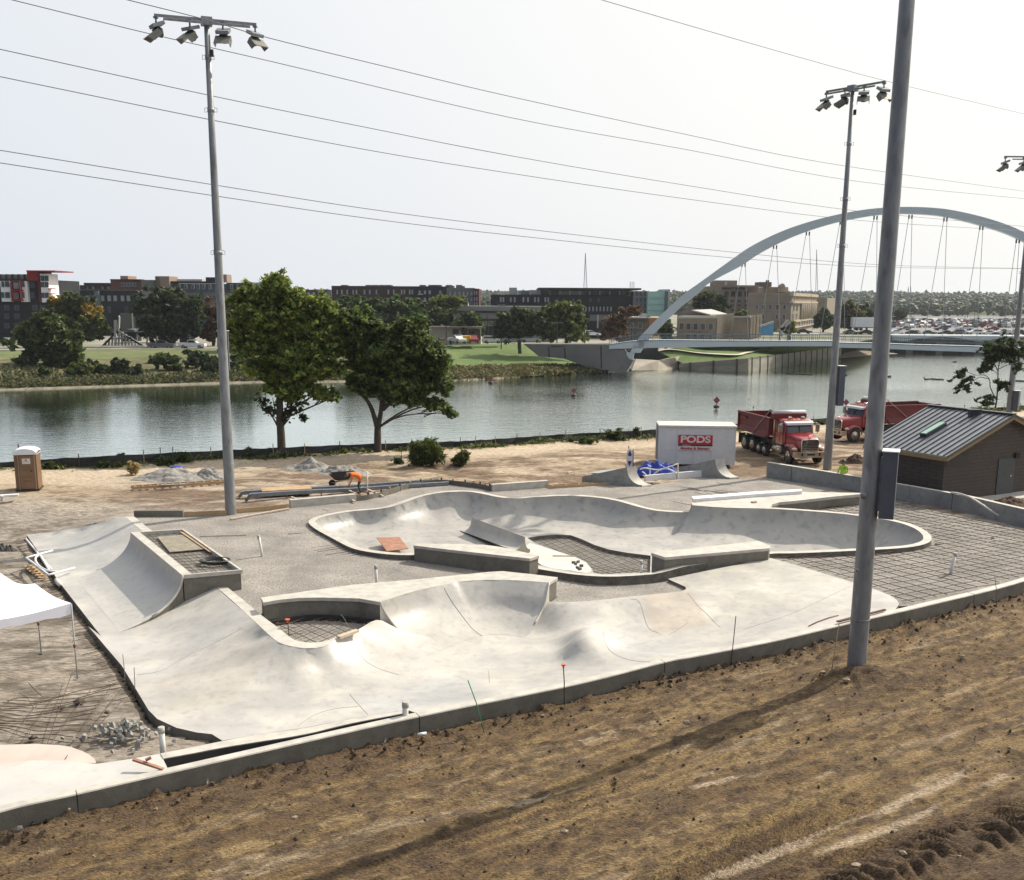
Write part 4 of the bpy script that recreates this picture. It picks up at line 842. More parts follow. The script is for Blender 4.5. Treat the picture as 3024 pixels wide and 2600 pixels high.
def lobes(L,n,shell=.55,flat=1.0):
    """scatter points through several ellipsoid lobes L=[(c,(rx,ry,rz))], mostly towards their outsides, in twig clusters"""
    w_=np.array([r[0]*r[1]*r[2] for c,r in L])**.75;w_/=w_.sum();nc=max(6,n//14);out=[];li=[]
    ks=rng.choice(len(L),nc,p=w_)
    for k in ks:
        c,r=L[k];d=rng.standard_normal(3);d/=np.linalg.norm(d);rad=(shell+(1.05-shell)*rng.random()) if rng.random()<.68 else .3+rng.random()*1.12
        rad*=1+.22*math.sin(d[0]*5+k)*math.cos(d[2]*6+2*k);p=np.array(c)+d*np.array(r)*rad;sp=min(r)*.11+.05
        q=p+rng.standard_normal((14,3))*np.array([sp,sp,sp*.7]);out.append(q);li+=[k]*14
    return np.concatenate(out),np.array(li)
BARK=mat('bark',(.085,.065,.05),(.045,.036,.028),scale=8,rough=.95,bump=.5,stretch=(1,1,.25))
GREEN=np.array([(.058,.088,.02),(.075,.108,.024),(.048,.073,.018),(.10,.125,.03)])
DGREEN=np.array([(.030,.050,.016),(.040,.062,.019),(.026,.042,.015),(.055,.075,.025)])
YGREEN=np.array([(.11,.135,.028),(.15,.155,.035),(.085,.115,.025),(.07,.10,.024)])
RUST=np.array([(.14,.065,.03),(.11,.06,.03),(.17,.085,.035),(.08,.065,.03)])
GOLD=np.array([(.38,.26,.04),(.33,.22,.04),(.25,.2,.045)])
def limb(p0,p1,r0,r1,bend=.12,n=6):
    p0=Vector(p0);p1=Vector(p1);L=(p1-p0).length;o=Vector((random.uniform(-1,1),random.uniform(-1,1),random.uniform(0,1)))*L*bend
    return [p0.lerp(p1,t)+o*math.sin(t*math.pi) for t in [i/n for i in range(n+1)]],[r0+(r1-r0)*i/n for i in range(n+1)]
def tree_px(name,k,base,lob,Y,zb,hues,n,size,label,cat='tree',group=None,trunk=.3,forks=(),mt='leaf_green',depthf=.9,extra=None,shell=.5,srcs=()):
    """tree whose lobes (x,y,rx,ry in zoom pixels) stand at distance Y"""
    b=WY(k,base[0],base[1],Y);b.z=zb;s=ZO[k][2]*FP/Y
    t=empty(name,b,label,cat,group);L=[]
    for (x,y,rx,ry) in lob:
        c=WY(k,x,y,Y+random.uniform(-.35,.35)*(rx/s)*1.2);L.append((np.array(c),(rx/s*.93,rx/s*depthf*.93,ry/s*.93)))
    P,li=lobes(L,n,shell);hs=np.array(hues);hh=hs[rng.integers(0,len(hs),len(P))]
    hh=hh*(np.repeat(rng.uniform(.7,1.3,(len(P)+13)//14),14)[:len(P),None])
    if extra is not None:hh=extra(P,hh)
    leaves('crown',P,size,hh,t,leafmat(mt))
    mb=MB();mb.smooth=True
    top=Vector(np.mean([l[0] for l in L],0));fk=[WY(k,f_[0],f_[1],Y) for f_ in forks] or [b.lerp(top,.55)]
    prev=b-Vector((0,0,.5));r=trunk;allf=[b]
    for f_ in fk:
        ps,rs=limb(prev,f_,r,r*.8,.03);mb.tube(ps,rs,8);allf.append(f_);prev=f_ if len(fk)==1 else b.lerp(f_,.0) if False else f_;r*=.8
    allf+=[WY(k,f_[0],f_[1],Y) for f_ in srcs]
    for c,rr in L:
        src=min(allf[1:] or allf,key=lambda q:(Vector(c)-q).length+max(0,q.z-c[2])*2);ps,rs=limb(src,Vector(c),trunk*.26,trunk*.06,.12);mb.tube(ps,rs,6)
        for _ in range(3):
            d=Vector(rng.standard_normal(3));d.normalize();e_=Vector(c)+Vector((d.x*rr[0],d.y*rr[1],abs(d.z)*rr[2]))*.8;ps,rs=limb(ps[4],e_,trunk*.12,trunk*.03,.1);mb.tube(ps,rs,5)
            ps,rs=limb(src,Vector(c),trunk*.3,trunk*.08,.05)
    mb.build('trunk',BARK,t)
    return t
# two near trees standing behind the fence
tA=[(440,235,105,85),(235,285,85,70),(140,340,75,55),(560,340,110,90),(370,330,120,80),(780,390,110,90),(860,470,80,70),(330,460,170,110),(600,520,190,130),(180,470,90,80),(150,580,80,70),(800,620,180,120),(900,700,110,80),(430,640,200,110),(240,700,110,90),(640,760,200,110),(430,800,130,90),(850,860,110,70),(300,860,110,60),(560,900,150,80),(720,880,140,80),(620,1000,120,50),(800,1050,110,45),(880,1080,60,30),(560,1080,80,40),(420,930,80,50),(450,1010,110,50),(550,1030,110,50)]
ta=tree_px('riverside_tree','L',(480,1462),tA,71.5,-1.0,np.concatenate([GREEN,YGREEN,YGREEN*1.4])*1.75,43000,.18,'tall bright green tree in front of the river, trunk rising from the black fence',forks=[(476,1250),(470,1000),(475,780)],srcs=[(540,640),(420,560),(640,860)],trunk=.33,group='two big trees on the near river bank',mt='leaf_green')
P=[];
for (x,y,r_) in ((350,1120,45),(400,1180,40),(560,1180,45),(620,1150,50),(500,1240,30),(650,1230,25)):
    c=np.array(WY('L',x,y,71.5));P.append(c+rng.standard_normal((60,3))*np.array([r_,r_*.6,r_])/(2.5447*FP/71.5)*.6)
leaves('sucker_leaves',np.concatenate(P),.2,DGREEN,ta,leafmat('leaf_green'))
for x,y,x2,y2 in ((465,1310,300,1070),(470,1240,420,1080),(500,1290,560,1210),(500,1230,640,1100)):
    mb=MB();ps,rs=limb(WY('L',x,y,71.5),WY('L',x2,y2,71.3),.07,.02,.06);mb.tube(ps,rs,6);mb.build('side_branch',BARK,ta)
tB=[(960,480,70,70),(1060,520,110,90),(1130,430,55,50),(1050,650,150,100),(1180,560,90,80),(1270,620,120,80),(1440,560,120,80),(1530,510,70,50),(1480,680,150,100),(1250,760,170,100),(1600,740,120,90),(1100,800,130,90),(1400,850,190,90),(1640,860,110,80),(1180,930,140,80),(1020,960,60,60),(1380,980,170,70),(1560,990,130,70),(1690,1000,70,50),(1350,1080,90,50),(1480,1100,90,40),(1620,1120,70,50),(1700,1150,70,45),(1760,1200,40,35),(1090,1040,60,30),(1690,780,70,60),(1180,1030,90,45),(1300,1020,110,50),(1080,1000,80,50)]
tb=tree_px('riverside_tree','L',(1213,1432),tB,71.5,-1.0,np.concatenate([DGREEN,GREEN])*1.9,36000,.19,'darker olive tree in front of the river, its crown leaning right over the water',forks=[(1210,1310)],srcs=[(1120,1080),(1250,960),(1380,1000),(1240,800),(1450,900),(1330,760)],trunk=.30,group='two big trees on the near river bank',mt='leaf_green')
for pth in ([(1210,1320),(1170,1180),(1120,1090),(1050,1040)],[(1210,1320),(1235,1170),(1240,1050),(1260,900)],[(1245,1170),(1320,1110),(1450,1050)],[(1240,1130),(1290,1070),(1380,1000)]):
    mb=MB();ps=cat([WY('L',x,y,71.5) for x,y in pth],5);n_=len(ps);mb.smooth=True;mb.tube(ps,[.2-.13*i/n_ for i in range(n_)],7);mb.build('main_branch',BARK,tb)
# sapling on the right
sp_=empty('sapling',WY('O',1748,1475,80),'slender sapling with long compound leaves at the right edge of the water','sapling');sY=80
for pth,r_ in (([(1745,1475),(1760,1400),(1770,1250),(1775,1100),(1800,980),(1830,880)],.07),([(1755,1400),(1700,1280),(1690,1200),(1640,1160),(1560,1160),(1480,1130)],.045),([(1690,1200),(1600,1180),(1540,1215),(1430,1270)],.03),([(1765,1330),(1820,1270),(1850,1230)],.03),([(1775,1130),(1720,1010),(1660,900)],.04),([(1785,1100),(1880,1060),(1980,1075)],.03),([(1745,1440),(1700,1390),(1670,1370)],.025),([(1775,1150),(1700,1100),(1670,1080)],.025),([(1800,1050),(1860,960),(1930,900)],.03)):
    mb=MB();ps=cat([WY('O',x,y,sY) for x,y in pth],4);n_=len(ps);mb.tube(ps,[r_*(1-.7*i/n_) for i in range(n_)],6);mb.build('stem',BARK,sp_)
P=[]
def frond(c,d,L):
    c=np.array(c);d=np.array(d)/np.linalg.norm(d);out=[]
    for i in range(9):
        t=(i+1)/9*L;q=c+d*t+np.array([0,0,-.35*t*t/L]);out+= [q+rng.standard_normal(3)*.04 for _ in range(3)]
    return out
for (x,y,r_,m_) in ((1840,870,110,26),(1800,940,110,22),(1740,950,80,14),(1650,900,60,12),(1700,1000,60,10),(1880,900,70,14),(1450,1130,50,7),(1400,1150,25,4),(1430,1270,40,7),(1520,1215,40,7),(1670,1080,40,8),(1680,1370,50,8),(1690,1420,30,6),(1830,1240,50,8),(1980,930,50,10),(2000,890,40,8),(1990,1080,45,8),(1760,1230,30,5),(1600,1110,30,4)):
    for _ in range(m_):
        c=WY('O',x+random.gauss(0,.45)*r_,y+random.gauss(0,.45)*r_,sY+random.uniform(-.8,.8));P+=frond(c,(random.gauss(0,1),random.gauss(0,1),random.uniform(-.5,.5)),random.uniform(.35,.7))
leaves('crown',np.array(P),.13,DGREEN*1.2,sp_,leafmat('leaf_green'),elong=2.6)
# bushes on the near bank
def bush(k,x,yb,hw,h,hues,label,name='bush',n=900,size=.14,z=0.,Y=None,group=None,stems=True,el=1.7,dr=0.):
    b=W(k,x,yb,z) if Y is None else WY(k,x,yb,Y);s=ZO[k][2]*FP/b.y;e0=empty(name,b,label,'bush',group)
    L=[];
    for i in range(5):L.append((np.array(b)+np.array([random.uniform(-.55,.55)*hw/s,random.uniform(-.4,.4)*hw/s,h/s*random.uniform(.3,.68)]),(hw/s*.5,hw/s*.5,h/s*.33)))
    P,_=lobes(L,n,.3);P[:,2]=np.maximum(P[:,2],b.z+.02);leaves('foliage',P,size,hues,e0,leafmat('leaf_green'),elong=el,droop=dr)
    if stems:
        mb=MB()
        for i in range(7):
            ps,rs=limb(b,b+Vector((random.uniform(-.8,.8)*hw/s,random.uniform(-.5,.5)*hw/s,h/s*random.uniform(.7,1.05))),.02,.006);mb.tube(ps,rs,4)
        mb.build('stem',BARK,e0)
    return e0
bush('L',1575,1600,125,210,np.concatenate([GREEN*1.2,YGREEN*.9]),'large feathery green bush at the edge of the sandy track',n=6500,size=.075,el=4.5,dr=-1.2)
bush('L',1385,1580,50,50,DGREEN,'small low bush just left of the large feathery bush',n=500,size=.12)
bush('L',1830,1590,70,110,YGREEN*.8,'loose weedy bush just right of the large feathery bush',n=1300,size=.08,el=4,dr=-1)
bush('M',580,1440,190,60,YGREEN*.75,'first weed clump below the fence, left of the storage container',name='weed_clump',n=1500,size=.12)if False else None
for (k,x,y,hw,h,lb,nn) in (('M',1070,1425,120,60,'low weeds against the fence, left of the storage container',1100),('M',1300,1405,90,90,'taller weeds against the fence, close to the storage container',1100),('M',1440,1385,50,85,'weed tuft poking over the fence beside the storage container',300),('K',910,1585,50,105,'leafy weed tuft poking over the fence near the river reflection',260),('K',1230,1590,110,80,'grassy weeds at the fence behind the grey gravel heap',900),('K',1420,1570,110,80,'grassy weeds at the fence left of the tall light mast',800),('K',830,1610,100,60,'low grassy weeds at the fence right of the toilet',700),('K',400,1620,110,60,'low grassy weeds at the fence just beside the toilet',700),('L',270,1530,80,70,'weeds at the fence right of the tall light mast',600),('L',420,1520,70,70,'weeds at the fence at the foot of the tall green tree',500),('N',1700,1640,60,50,'dark weeds behind the front dump truck',400),('I',1330,740,90,55,'weedy green clump at the foot of the dark building',900)):
    bush(k,x,y,hw,h,GREEN*.9,lb,name='weed_clump',n=nn,size=.11,group='weed clumps along the silt fence')
bush('K',990,1660,60,90,np.array([(.42,.32,.14),(.35,.27,.12)]),'dry yellow grass tuft left of the gravel heap',name='dry_grass_tuft',n=900,size=.10)
# ground cover along the fence
P=[]
for i in range(8000):
    a=random.randrange(len(fb)-1);p=fb[a].lerp(fb[a+1],random.random());P.append((p.x,p.y-abs(random.gauss(0,.5))-.05,p.z+random.uniform(-.02,.34)*(.4+.9*math.sin(p.x*.7)**2)))
o=leaves('bank_weeds',np.array(P),.12,np.concatenate([GREEN,YGREEN,np.array([(.2,.17,.08)])]),None,leafmat('leaf_green'),elong=2.6);tag(o,'thin weeds and grass growing along the foot of the silt fence','grass',kind='stuff')
# ============================================================ PORTABLE TOILET
pa=W('A',100,500,0);pc=W('A',165,508,0);pb=W('A',305,505,0);dd_=(pb-pc);ang=math.atan2(dd_.y,dd_.x)
ctr=(pa+pb)/2+Vector((0,.35,0));t=empty('portable_toilet',(ctr.x,ctr.y,0),'brown plastic portable toilet with white domed roof beside the river fence','portable toilet',rz=R(14))
BRNP=mat('brown_plastic',(.20,.115,.06),(.165,.095,.05),scale=3,rough=.5);BRNL=mat('light_brown_plastic',(.33,.24,.17),rough=.5)
mb=MB();mb.box((0,0,1.06),(1.16,1.16,2.06));mb.build('cabin',BRNP,t,world=False,bev=.03)
mb=MB();mb.box((0,0,.04),(1.24,1.24,.1));mb.build('skid_base',BLACK,t,world=False)
mb=MB();mb.smooth=True;rows=[]
for i in range(13):
    u=-1+2*i/12;rows.append([Vector((.62*u,-.64,2.05+.30*math.sqrt(max(0,1-u*u*.93)))),Vector((.62*u*.97,0,2.09+.33*math.sqrt(max(0,1-u*u*.93)))),Vector((.62*u,.64,2.05+.30*math.sqrt(max(0,1-u*u*.93))))])
mb.loft(rows);mb.smooth=False
for q in (0,2):mb.add([r_[q] for r_ in rows]+[Vector((.62,rows[0][q].y,2.02)),Vector((-.62,rows[0][q].y,2.02))],[tuple(range(13))+(13,14)])
mb.add([Vector(p) for p in((-.62,-.64,2.02),(.62,-.64,2.02),(.62,.64,2.02),(-.62,.64,2.02))],[(0,1,2,3)])
mb.build('roof',mat('white_translucent_plastic',(.82,.83,.86),(.75,.76,.79),rough=.4),t,world=False,fix=True)
mb=MB();mb.box((.06,-.60,1.03),(.74,.05,1.84));dr=mb.build('door',mat('door_brown_plastic',(.235,.14,.075),(.20,.12,.065),scale=2,rough=.45),t,world=False,bev=.012)
for s_ in (-.36,.47):
    mb=MB();mb.box((s_+.0,-.605,1.06),(.05,.07,2.0));mb.build('door_jamb',BRNL,t,world=False,bev=.01)
mb=MB();mb.box((.06,-.632,1.66),(.42,.012,.30));sg_=mb.build('sign_plate',mat('sign_white',(.72,.70,.68)),dr,world=False)
mb=MB();mb.smooth=True;mb.ell((.06,-.642,1.72),(.055,.006,.06),8,5);mb.smooth=False;mb.build('sign_emblem',mat('sign_orange',(.75,.16,.05)),sg_,world=False)
mb=MB();mb.tube([(.06+.13*math.cos(a_),-.642,1.60+.07*math.sin(a_)) for a_ in [math.pi*i/8 for i in range(9)]],.008,4);mb.build('sign_arc',mat('sign_green',(.12,.3,.15)),sg_,world=False)
for z in (1.30,1.12,.72,.5):
    mb=MB();mb.tube([(.06+.24*u,-.63,z+.06*(1-u*u)) for u in [-1+i/4 for i in range(9)]],.018,5);mb.build('moulded_rib',BRNP,dr,world=False)
mb=MB();mb.box((.30,-.645,1.12),(.05,.03,.12));mb.build('latch',BLACK,dr,world=False)
mb=MB();mb.cyl((-.5,.5,2.0),(-.5,.5,2.5),.04,8);mb.build('vent_pipe',BLACK,t,world=False)
mb=MB();mb.box((-.585,0,1.8),(.02,.8,.16));mb.build('side_vent',BLACK,t,world=False)
# ============================================================ STORAGE CONTAINER
z0=.08;c1=W('Q',1020,588,z0);c2=W('Q',1790,600,z0);c0=W('Q',952,575,z0);H_=2.42
dx=(c2-c1);ang=math.atan2(dx.y,dx.x);Lc=dx.length;t=empty('storage_container',c1,'white portable storage container with a red and white sign, on the site track','storage container',rz=ang)
WC=mat('container_white',(.66,.68,.69),(.57,.59,.61),scale=1.2,rough=.5,c3=(.45,.45,.44),s3=3,a3=.3)
mb=MB();mb.box((Lc/2,1.15,H_/2),(Lc,2.3,H_));mb.build('body',WC,t,world=False)
mb=MB();mb.box((Lc/2,1.15,H_+.07),(Lc+.16,2.46,.14));mb.build('roof',mat('container_roof',(.66,.62,.55),(.55,.50,.43),scale=1.5,rough=.6),t,world=False,bev=.02)
mb=MB();mb.box((-.02,1.15,H_/2-.02),(.05,2.0,H_-.25));rd=mb.build('roller_door',mat('roller_slats',(.10,.12,.16),(.07,.085,.12),scale=1,rough=.5),t,world=False)
for k in range(14):
    mb=MB();mb.box((-.05,1.15,.18+k*.155),(.02,1.96,.03));mb.build('slat',mat('slat_edge',(.20,.22,.26)),rd,world=False)
for x in (.0,.24,.47,.70,1.0):
    mb=MB();mb.box((x*Lc,-.012,H_/2),(.05,.035,H_));mb.build('rib',WHITE,t,world=False)
for y in (.05,2.25):
    mb=MB();mb.box((-.03,y,H_/2),(.09,.09,H_));mb.build('corner_post',WHITE,t,world=False)
for x in (.3,Lc-.5):
    mb=MB();mb.box((x,1.15,-.06),(.3,2.2,.14));mb.build('skid',BLACK,t,world=False)
sx0,sx1=.245*Lc,.70*Lc;sw=sx1-sx0;sc=(sx0+sx1)/2;RED=mat('sign_red',(.50,.015,.03),rough=.4)
mb=MB();mb.box((sc,-.04,1.42),(sw,.02,.98));sg_=mb.build('sign',mat('sign_white',(.72,.70,.68)),t,world=False)
mb=MB();mb.box((sc,-.053,1.62),(sw,.012,.62));mb.build('sign_red_field',RED,sg_,world=False)
mb=MB();mb.box((sc,-.053,1.265),(sw,.012,.11));mb.build('sign_black_band',BLACK,sg_,world=False)
fm=lambda x,z:Matrix.Translation((x,-.068,z))@Matrix.Rotation(R(90),4,'X')
text('sign_lettering','PODS',.60,mat('sign_white',(.72,.70,.68)),sg_,fm(sc,1.64),.008,.018,1.28)
text('sign_lettering','Moving & Storage',.235,RED,sg_,fm(sc,1.06),.006,.008,1.12)
text('sign_lettering','PODS.com',.11,mat('sign_white',(.72,.70,.68)),sg_,fm(sc-.55,1.265),.005,.001,1.1)
# ============================================================ DARK BUILDING on the right
zr=4.56;rN=W('I',2005,280,zr);rF=W('I',1442,220,zr);eN=W('I',1540,555,2.6)
ax=(rF-rN);ax.z=0;Lr=ax.length;axn=ax.normalized();cr_=Vector((-axn.y,axn.x,0));
hw=(rN-eN).to_2d().dot(Vector((-cr_.x,-cr_.y)));cr_=cr_ if hw<0 else -cr_;hw=abs(hw)   # from eave to ridge along +cr_... 
sgn=1 if (rN-eN).dot(cr_)>0 else -1;cr_=cr_*sgn
O=rN.copy();O.z=0;t=empty('utility_building',(O-cr_*hw*.5+axn*2).to_tuple()[:2]+(0,),'dark brown block building with a ribbed metal gable roof and skylight','building')
def Bp(a,c,z):return O+axn*a+cr_*c+Vector((0,0,z))
BRK=bpy.data.materials.new('dark_block_wall');BRK.use_nodes=True;n_=BRK.node_tree;bs=n_.nodes['Principled BSDF'];bt=n_.nodes.new('ShaderNodeTexBrick');bt.inputs['Color1'].default_value=(.085,.068,.058,1);bt.inputs['Color2'].default_value=(.07,.057,.05,1);bt.inputs['Mortar'].default_value=(.045,.038,.034,1);bt.inputs['Scale'].default_value=1;bt.inputs['Brick Width'].default_value=.4;bt.inputs['Row Height'].default_value=.2;bt.inputs['Mortar Size'].default_value=.012
tcn=n_.nodes.new('ShaderNodeTexCoord');sp3=n_.nodes.new('ShaderNodeSeparateXYZ');ad=n_.nodes.new('ShaderNodeMath');cb=n_.nodes.new('ShaderNodeCombineXYZ');n_.links.new(tcn.outputs['Object'],sp3.inputs[0]);n_.links.new(sp3.outputs[0],ad.inputs[0]);n_.links.new(sp3.outputs[1],ad.inputs[1]);n_.links.new(ad.outputs[0],cb.inputs[0]);n_.links.new(sp3.outputs[2],cb.inputs[1]);n_.links.new(cb.outputs[0],bt.inputs[0]);n_.links.new(bt.outputs[0],bs.inputs['Base Color']);bs.inputs['Roughness'].default_value=.9
ov=.35;rise=zr-2.6
def rz_(c):return zr-rise*abs(c)/hw
mb=MB();cw=hw-ov;f_=[Bp(ov,-cw,-.5),Bp(ov,cw,-.5),Bp(ov,cw,rz_(cw)-.12),Bp(ov,0,zr-.12),Bp(ov,-cw,rz_(cw)-.12)];mb.extr(f_,axn*(Lr-2*ov));mb.build('wall',BRK,t,fix=True)
for s_ in (-1,1):
    mb=MB();a=Bp(0,0,zr);b=Bp(0,s_*hw,2.6);mb.extr([a,b,b-Vector((0,0,.1)),a-Vector((0,0,.1))],axn*Lr);rp=mb.build('roof_slope',mat('roof_metal',(.27,.29,.32),(.22,.24,.27),scale=2,rough=.30,metal=.45),t,fix=True)
    for k in range(14):
        a_=Lr*(k+.5)/14;mb=MB();mb.bar(Bp(a_,0,zr+.03),Bp(a_,s_*hw,2.63),.045,.06);mb.build('standing_seam',mat('seam_metal',(.07,.075,.085),rough=.4,metal=.4),rp)
    mb=MB();mb.bar(Bp(-.02,0,zr-.16),Bp(-.02,s_*hw,2.44),.06,.22);mb.build('fascia_board',mat('yellow_pine',(.30,.21,.09),(.23,.16,.07),scale=3,stretch=(3,3,1)),t)
    mb=MB();mb.bar(Bp(-.05,0,zr-.03),Bp(-.05,s_*hw,2.57),.07,.12);mb.build('rake_trim',mat('seam_metal',(.07,.075,.085)),t)
mb=MB();mb.bar(Bp(0,-hw-.02,2.42),Bp(Lr,-hw-.02,2.42),.05,.18);mb.build('eave_board',mat('yellow_pine',(.46,.32,.12)),t)
mb=MB();mb.bar(Bp(-.05,0,zr+.04),Bp(Lr+.05,0,zr+.04),.36,.06);mb.build('ridge_cap',mat('seam_metal',(.07,.075,.085)),t)
mb=MB();mb.prism([Bp(ov-.03,-cw*.62,0),Bp(ov-.03,-cw*.98,0),Bp(ov+.01,-cw*.98,0),Bp(ov+.01,-cw*.62,0)],1.95,2.55);mb.build('louvre_window',DARK,t)
mb=MB();f2=[Bp(ov-.02,-.9,zr-.75),Bp(ov-.02,.9,zr-.75),Bp(ov-.02,0,zr-.28)];mb.extr(f2,axn*.1);mb.build('gable_vent',DARK,t,fix=True)
sl_=lambda a,c,up_:Bp(a,-c,zr-rise*c/hw+up_)
def onroof(k,x,y):
    n=(Bp(0,-hw,2.6)-Bp(0,0,zr)).cross(axn);return WP(k,x,y,Bp(0,0,zr),n)
a=onroof('I',1405,430);b=onroof('I',1540,352);nn=(Bp(0,-hw,2.6)-Bp(0,0,zr)).cross(axn).normalized();nn=nn if nn.z>0 else -nn
mb=MB();mb.bar(a+nn*.1,b+nn*.1,.45,.2,up=nn);sk=mb.build('skylight',mat('seam_metal',(.07,.075,.085)),t);mb=MB();mb.bar(a.lerp(b,.03)+nn*.215,a.lerp(b,.97)+nn*.215,.34,.03,up=nn);mb.build('glazing',mat('green_glass',(.30,.52,.42),rough=.1,spec=.8),sk)
p=onroof('I',1745,280);mb=MB();mb.box(p+nn*.1,(.6,.35,.3));mb.box(p+nn*.3,(.7,.45,.05));mb.build('roof_vent',mat('seam_metal',(.07,.075,.085)),t)
dc=(W('I',1925,700,1.05));dv=axn
def onwall(k,x,y):return WP(k,x,y,Bp(ov,0,0),axn)
d0=onwall('I',1880,795);d1=onwall('I',1988,790);d0.z=0;d1.z=0
mb=MB();mb.bar(d0+Vector((0,0,1.03))-axn*.03,d1+Vector((0,0,1.03))-axn*.03,.06,2.1);dr=mb.build('door',mat('grey_door',(.075,.08,.085)),t);mb=MB();p=onwall('I',1972,684);mb.ell(p-axn*.1,(.05,.05,.05));mb.build('door_handle',CHROME,dr)
mb=MB();p=onwall('I',2015,550);mb.box(p-axn*.1,(.22,.22,.3));mb.build('wall_lamp',BLACK,t)
# concrete pad and dirt beside the building
mb=MB();mb.prism([W('I',1700,820,.03),W('I',2072,783,.03),W('I',2300,760,.03),W('I',2300,800,.03),W('I',1900,860,.03)],-.2,.06);mb.build('concrete_path',COPE,kind='structure')
p=W('I',1600,800,0);mb=MB();q=WY('I',1620,597,p.y);mb.bar(p-Vector((0,0,.3)),q,.04,.09);o=mb.build('wood_stake',WOOD,label='tall thin wooden stake standing in front of the dark building',cat='stake',fix=True)
# white hose over the wall
hp=[(1590,797,.88),(1640,803,.95),(1720,830,.9),(1800,880,.75),(1880,935,.35),(1960,972,.1),(2072,992,.06),(2200,1000,.06)]
mb=MB();mb.tube(cat([W('I',*p) for p in hp],6),.05,8);mb.build('white_hose',PVC,label='white hose draped over the long concrete wall at the right edge',cat='hose')
# ============================================================ PEOPLE
SKIN=mat('skin',(.42,.25,.17),rough=.6)
def person(name,J,label,mats,zone,hat=None,hatpos=None,headr=.105):
    """J: joint dict in metres (world). One continuous skinned body; fingers included."""
    nm={};vs=[];rs=[];es=[]
    def v(p,r):vs.append(Vector(p));rs.append(r);return len(vs)-1
    def chain(a,pts):
        for p,r in pts:
            b=v(p,r);es.append((a,b));a=b
        return a
    bk=J.get('bulk',1);pel=v(J['pelvis'],.15*bk);ch=chain(pel,[(J['waist'],.14*bk),(J['chest'],.165*bk)]);nk=chain(ch,[(J['neck'],.06),(J['headb'],.085),(J['headt'],.075)])
    fin=[]
    for s_ in ('l','r'):
        e_=chain(ch,[(J[s_+'sh'],.068),(J[s_+'el'],.046),(J[s_+'wr'],.03)]);wr=Vector(J[s_+'wr']);d=(wr-Vector(J[s_+'el'])).normalized();sd=d.cross(Vector((0,1,.2))).normalized();pm_=wr+d*.08
        pi=chain(e_,[(pm_,.036)])
        for q in range(4):
            o_=sd*(q-1.5)*.02;L_=(.07,.085,.08,.06)[q];chain(pi,[(pm_+o_+d*.03,.010),(pm_+o_+d*(.03+L_*.5),.009),(pm_+o_+d*(.03+L_*.9)+Vector((0,.02,-.01)),.008)])
        chain(e_,[(wr+d*.03+sd*.035,.012),(wr+d*.075+sd*.06,.010)])
        hp_=chain(pel,[(J[s_+'hip'],.095),(J[s_+'kn'],.062),(J[s_+'an'],.042)]);an=Vector(J[s_+'an']);chain(hp_,[(an+Vector(J['fwd'])*.08-Vector((0,0,.05)),.045),(an+Vector(J['fwd'])*.2-Vector((0,0,.06)),.035)])
    me=bpy.data.meshes.new(name);me.from_pydata([tuple(p) for p in vs],es,[]);o=bpy.data.objects.new(name,me);col.objects.link(o)
    sk=o.modifiers.new('s','SKIN');sd_=me.skin_vertices[0].data
    for i,r_ in enumerate(rs):sd_[i].radius=(r_,r_)
    sd_[0].use_root=True;ss=o.modifiers.new('u','SUBSURF');ss.levels=2;ss.render_levels=2
    dg=bpy.context.evaluated_depsgraph_get();dg.update();m2=bpy.data.meshes.new_from_object(o.evaluated_get(dg));bpy.data.objects.remove(o)
    for x in mats:m2.materials.append(x)
    base=Vector((J['pelvis'][0],J['pelvis'][1],min(p.z for p in vs)-.03))
    for p in m2.polygons:
        p.material_index=zone(p.center,J);p.use_smooth=True
    m2.transform(Matrix.Translation(-base));b=bpy.data.objects.new('person',m2);b.location=base;col.objects.link(b);tag(b,label,'person')
    hb,ht=Vector(J['headb']),Vector(J['headt']);upv=(ht-hb).normalized();fw=Vector(J['face']).normalized();sdv=upv.cross(fw).normalized()
    mb=MB();mb.ell((hb+ht)/2+fw*.02,(.085,.095,.115));mb.ell((hb+ht)/2+fw*.115-upv*.01,(.018,.018,.03));mb.build('face',SKIN,b)
    for s_ in (-1,1):
        mb=MB();mb.ell((hb+ht)/2+sdv*s_*.088,(.02,.03,.035),8,6);mb.build('ear',SKIN,b);mb=MB();mb.ell((hb+ht)/2+fw*.10+sdv*s_*.035+upv*.02,(.014,.014,.012),8,6);mb.build('eye',BLACK,b)
    mb=MB();mb.ell((hb+ht)/2+fw*.105-upv*.055,(.03,.012,.008),8,5);mb.build('mouth',mat('lips',(.3,.1,.08)),b)
    c=(hb+ht)/2+upv*.05;mb=MB();mb.smooth=True;rows=[]
    for i in range(7):
        a=math.pi/2*i/6;rows.append([c+(fw*math.cos(q)+sdv*math.sin(q))*(.135*math.cos(a))+upv*(.125*math.sin(a)) for q in [2*math.pi*j/16 for j in range(16)]])
    mb.loft(rows,close=True);mb.loft([[c+(fw*math.cos(q)+sdv*math.sin(q))*(.148+.03*max(0,math.cos(q)))-upv*.005 for q in [2*math.pi*j/16 for j in range(16)]],rows[0]],close=True)
    mb.build('hard_hat' if hat is not BLACK else 'cap',hat,b,fix=True)
    return b
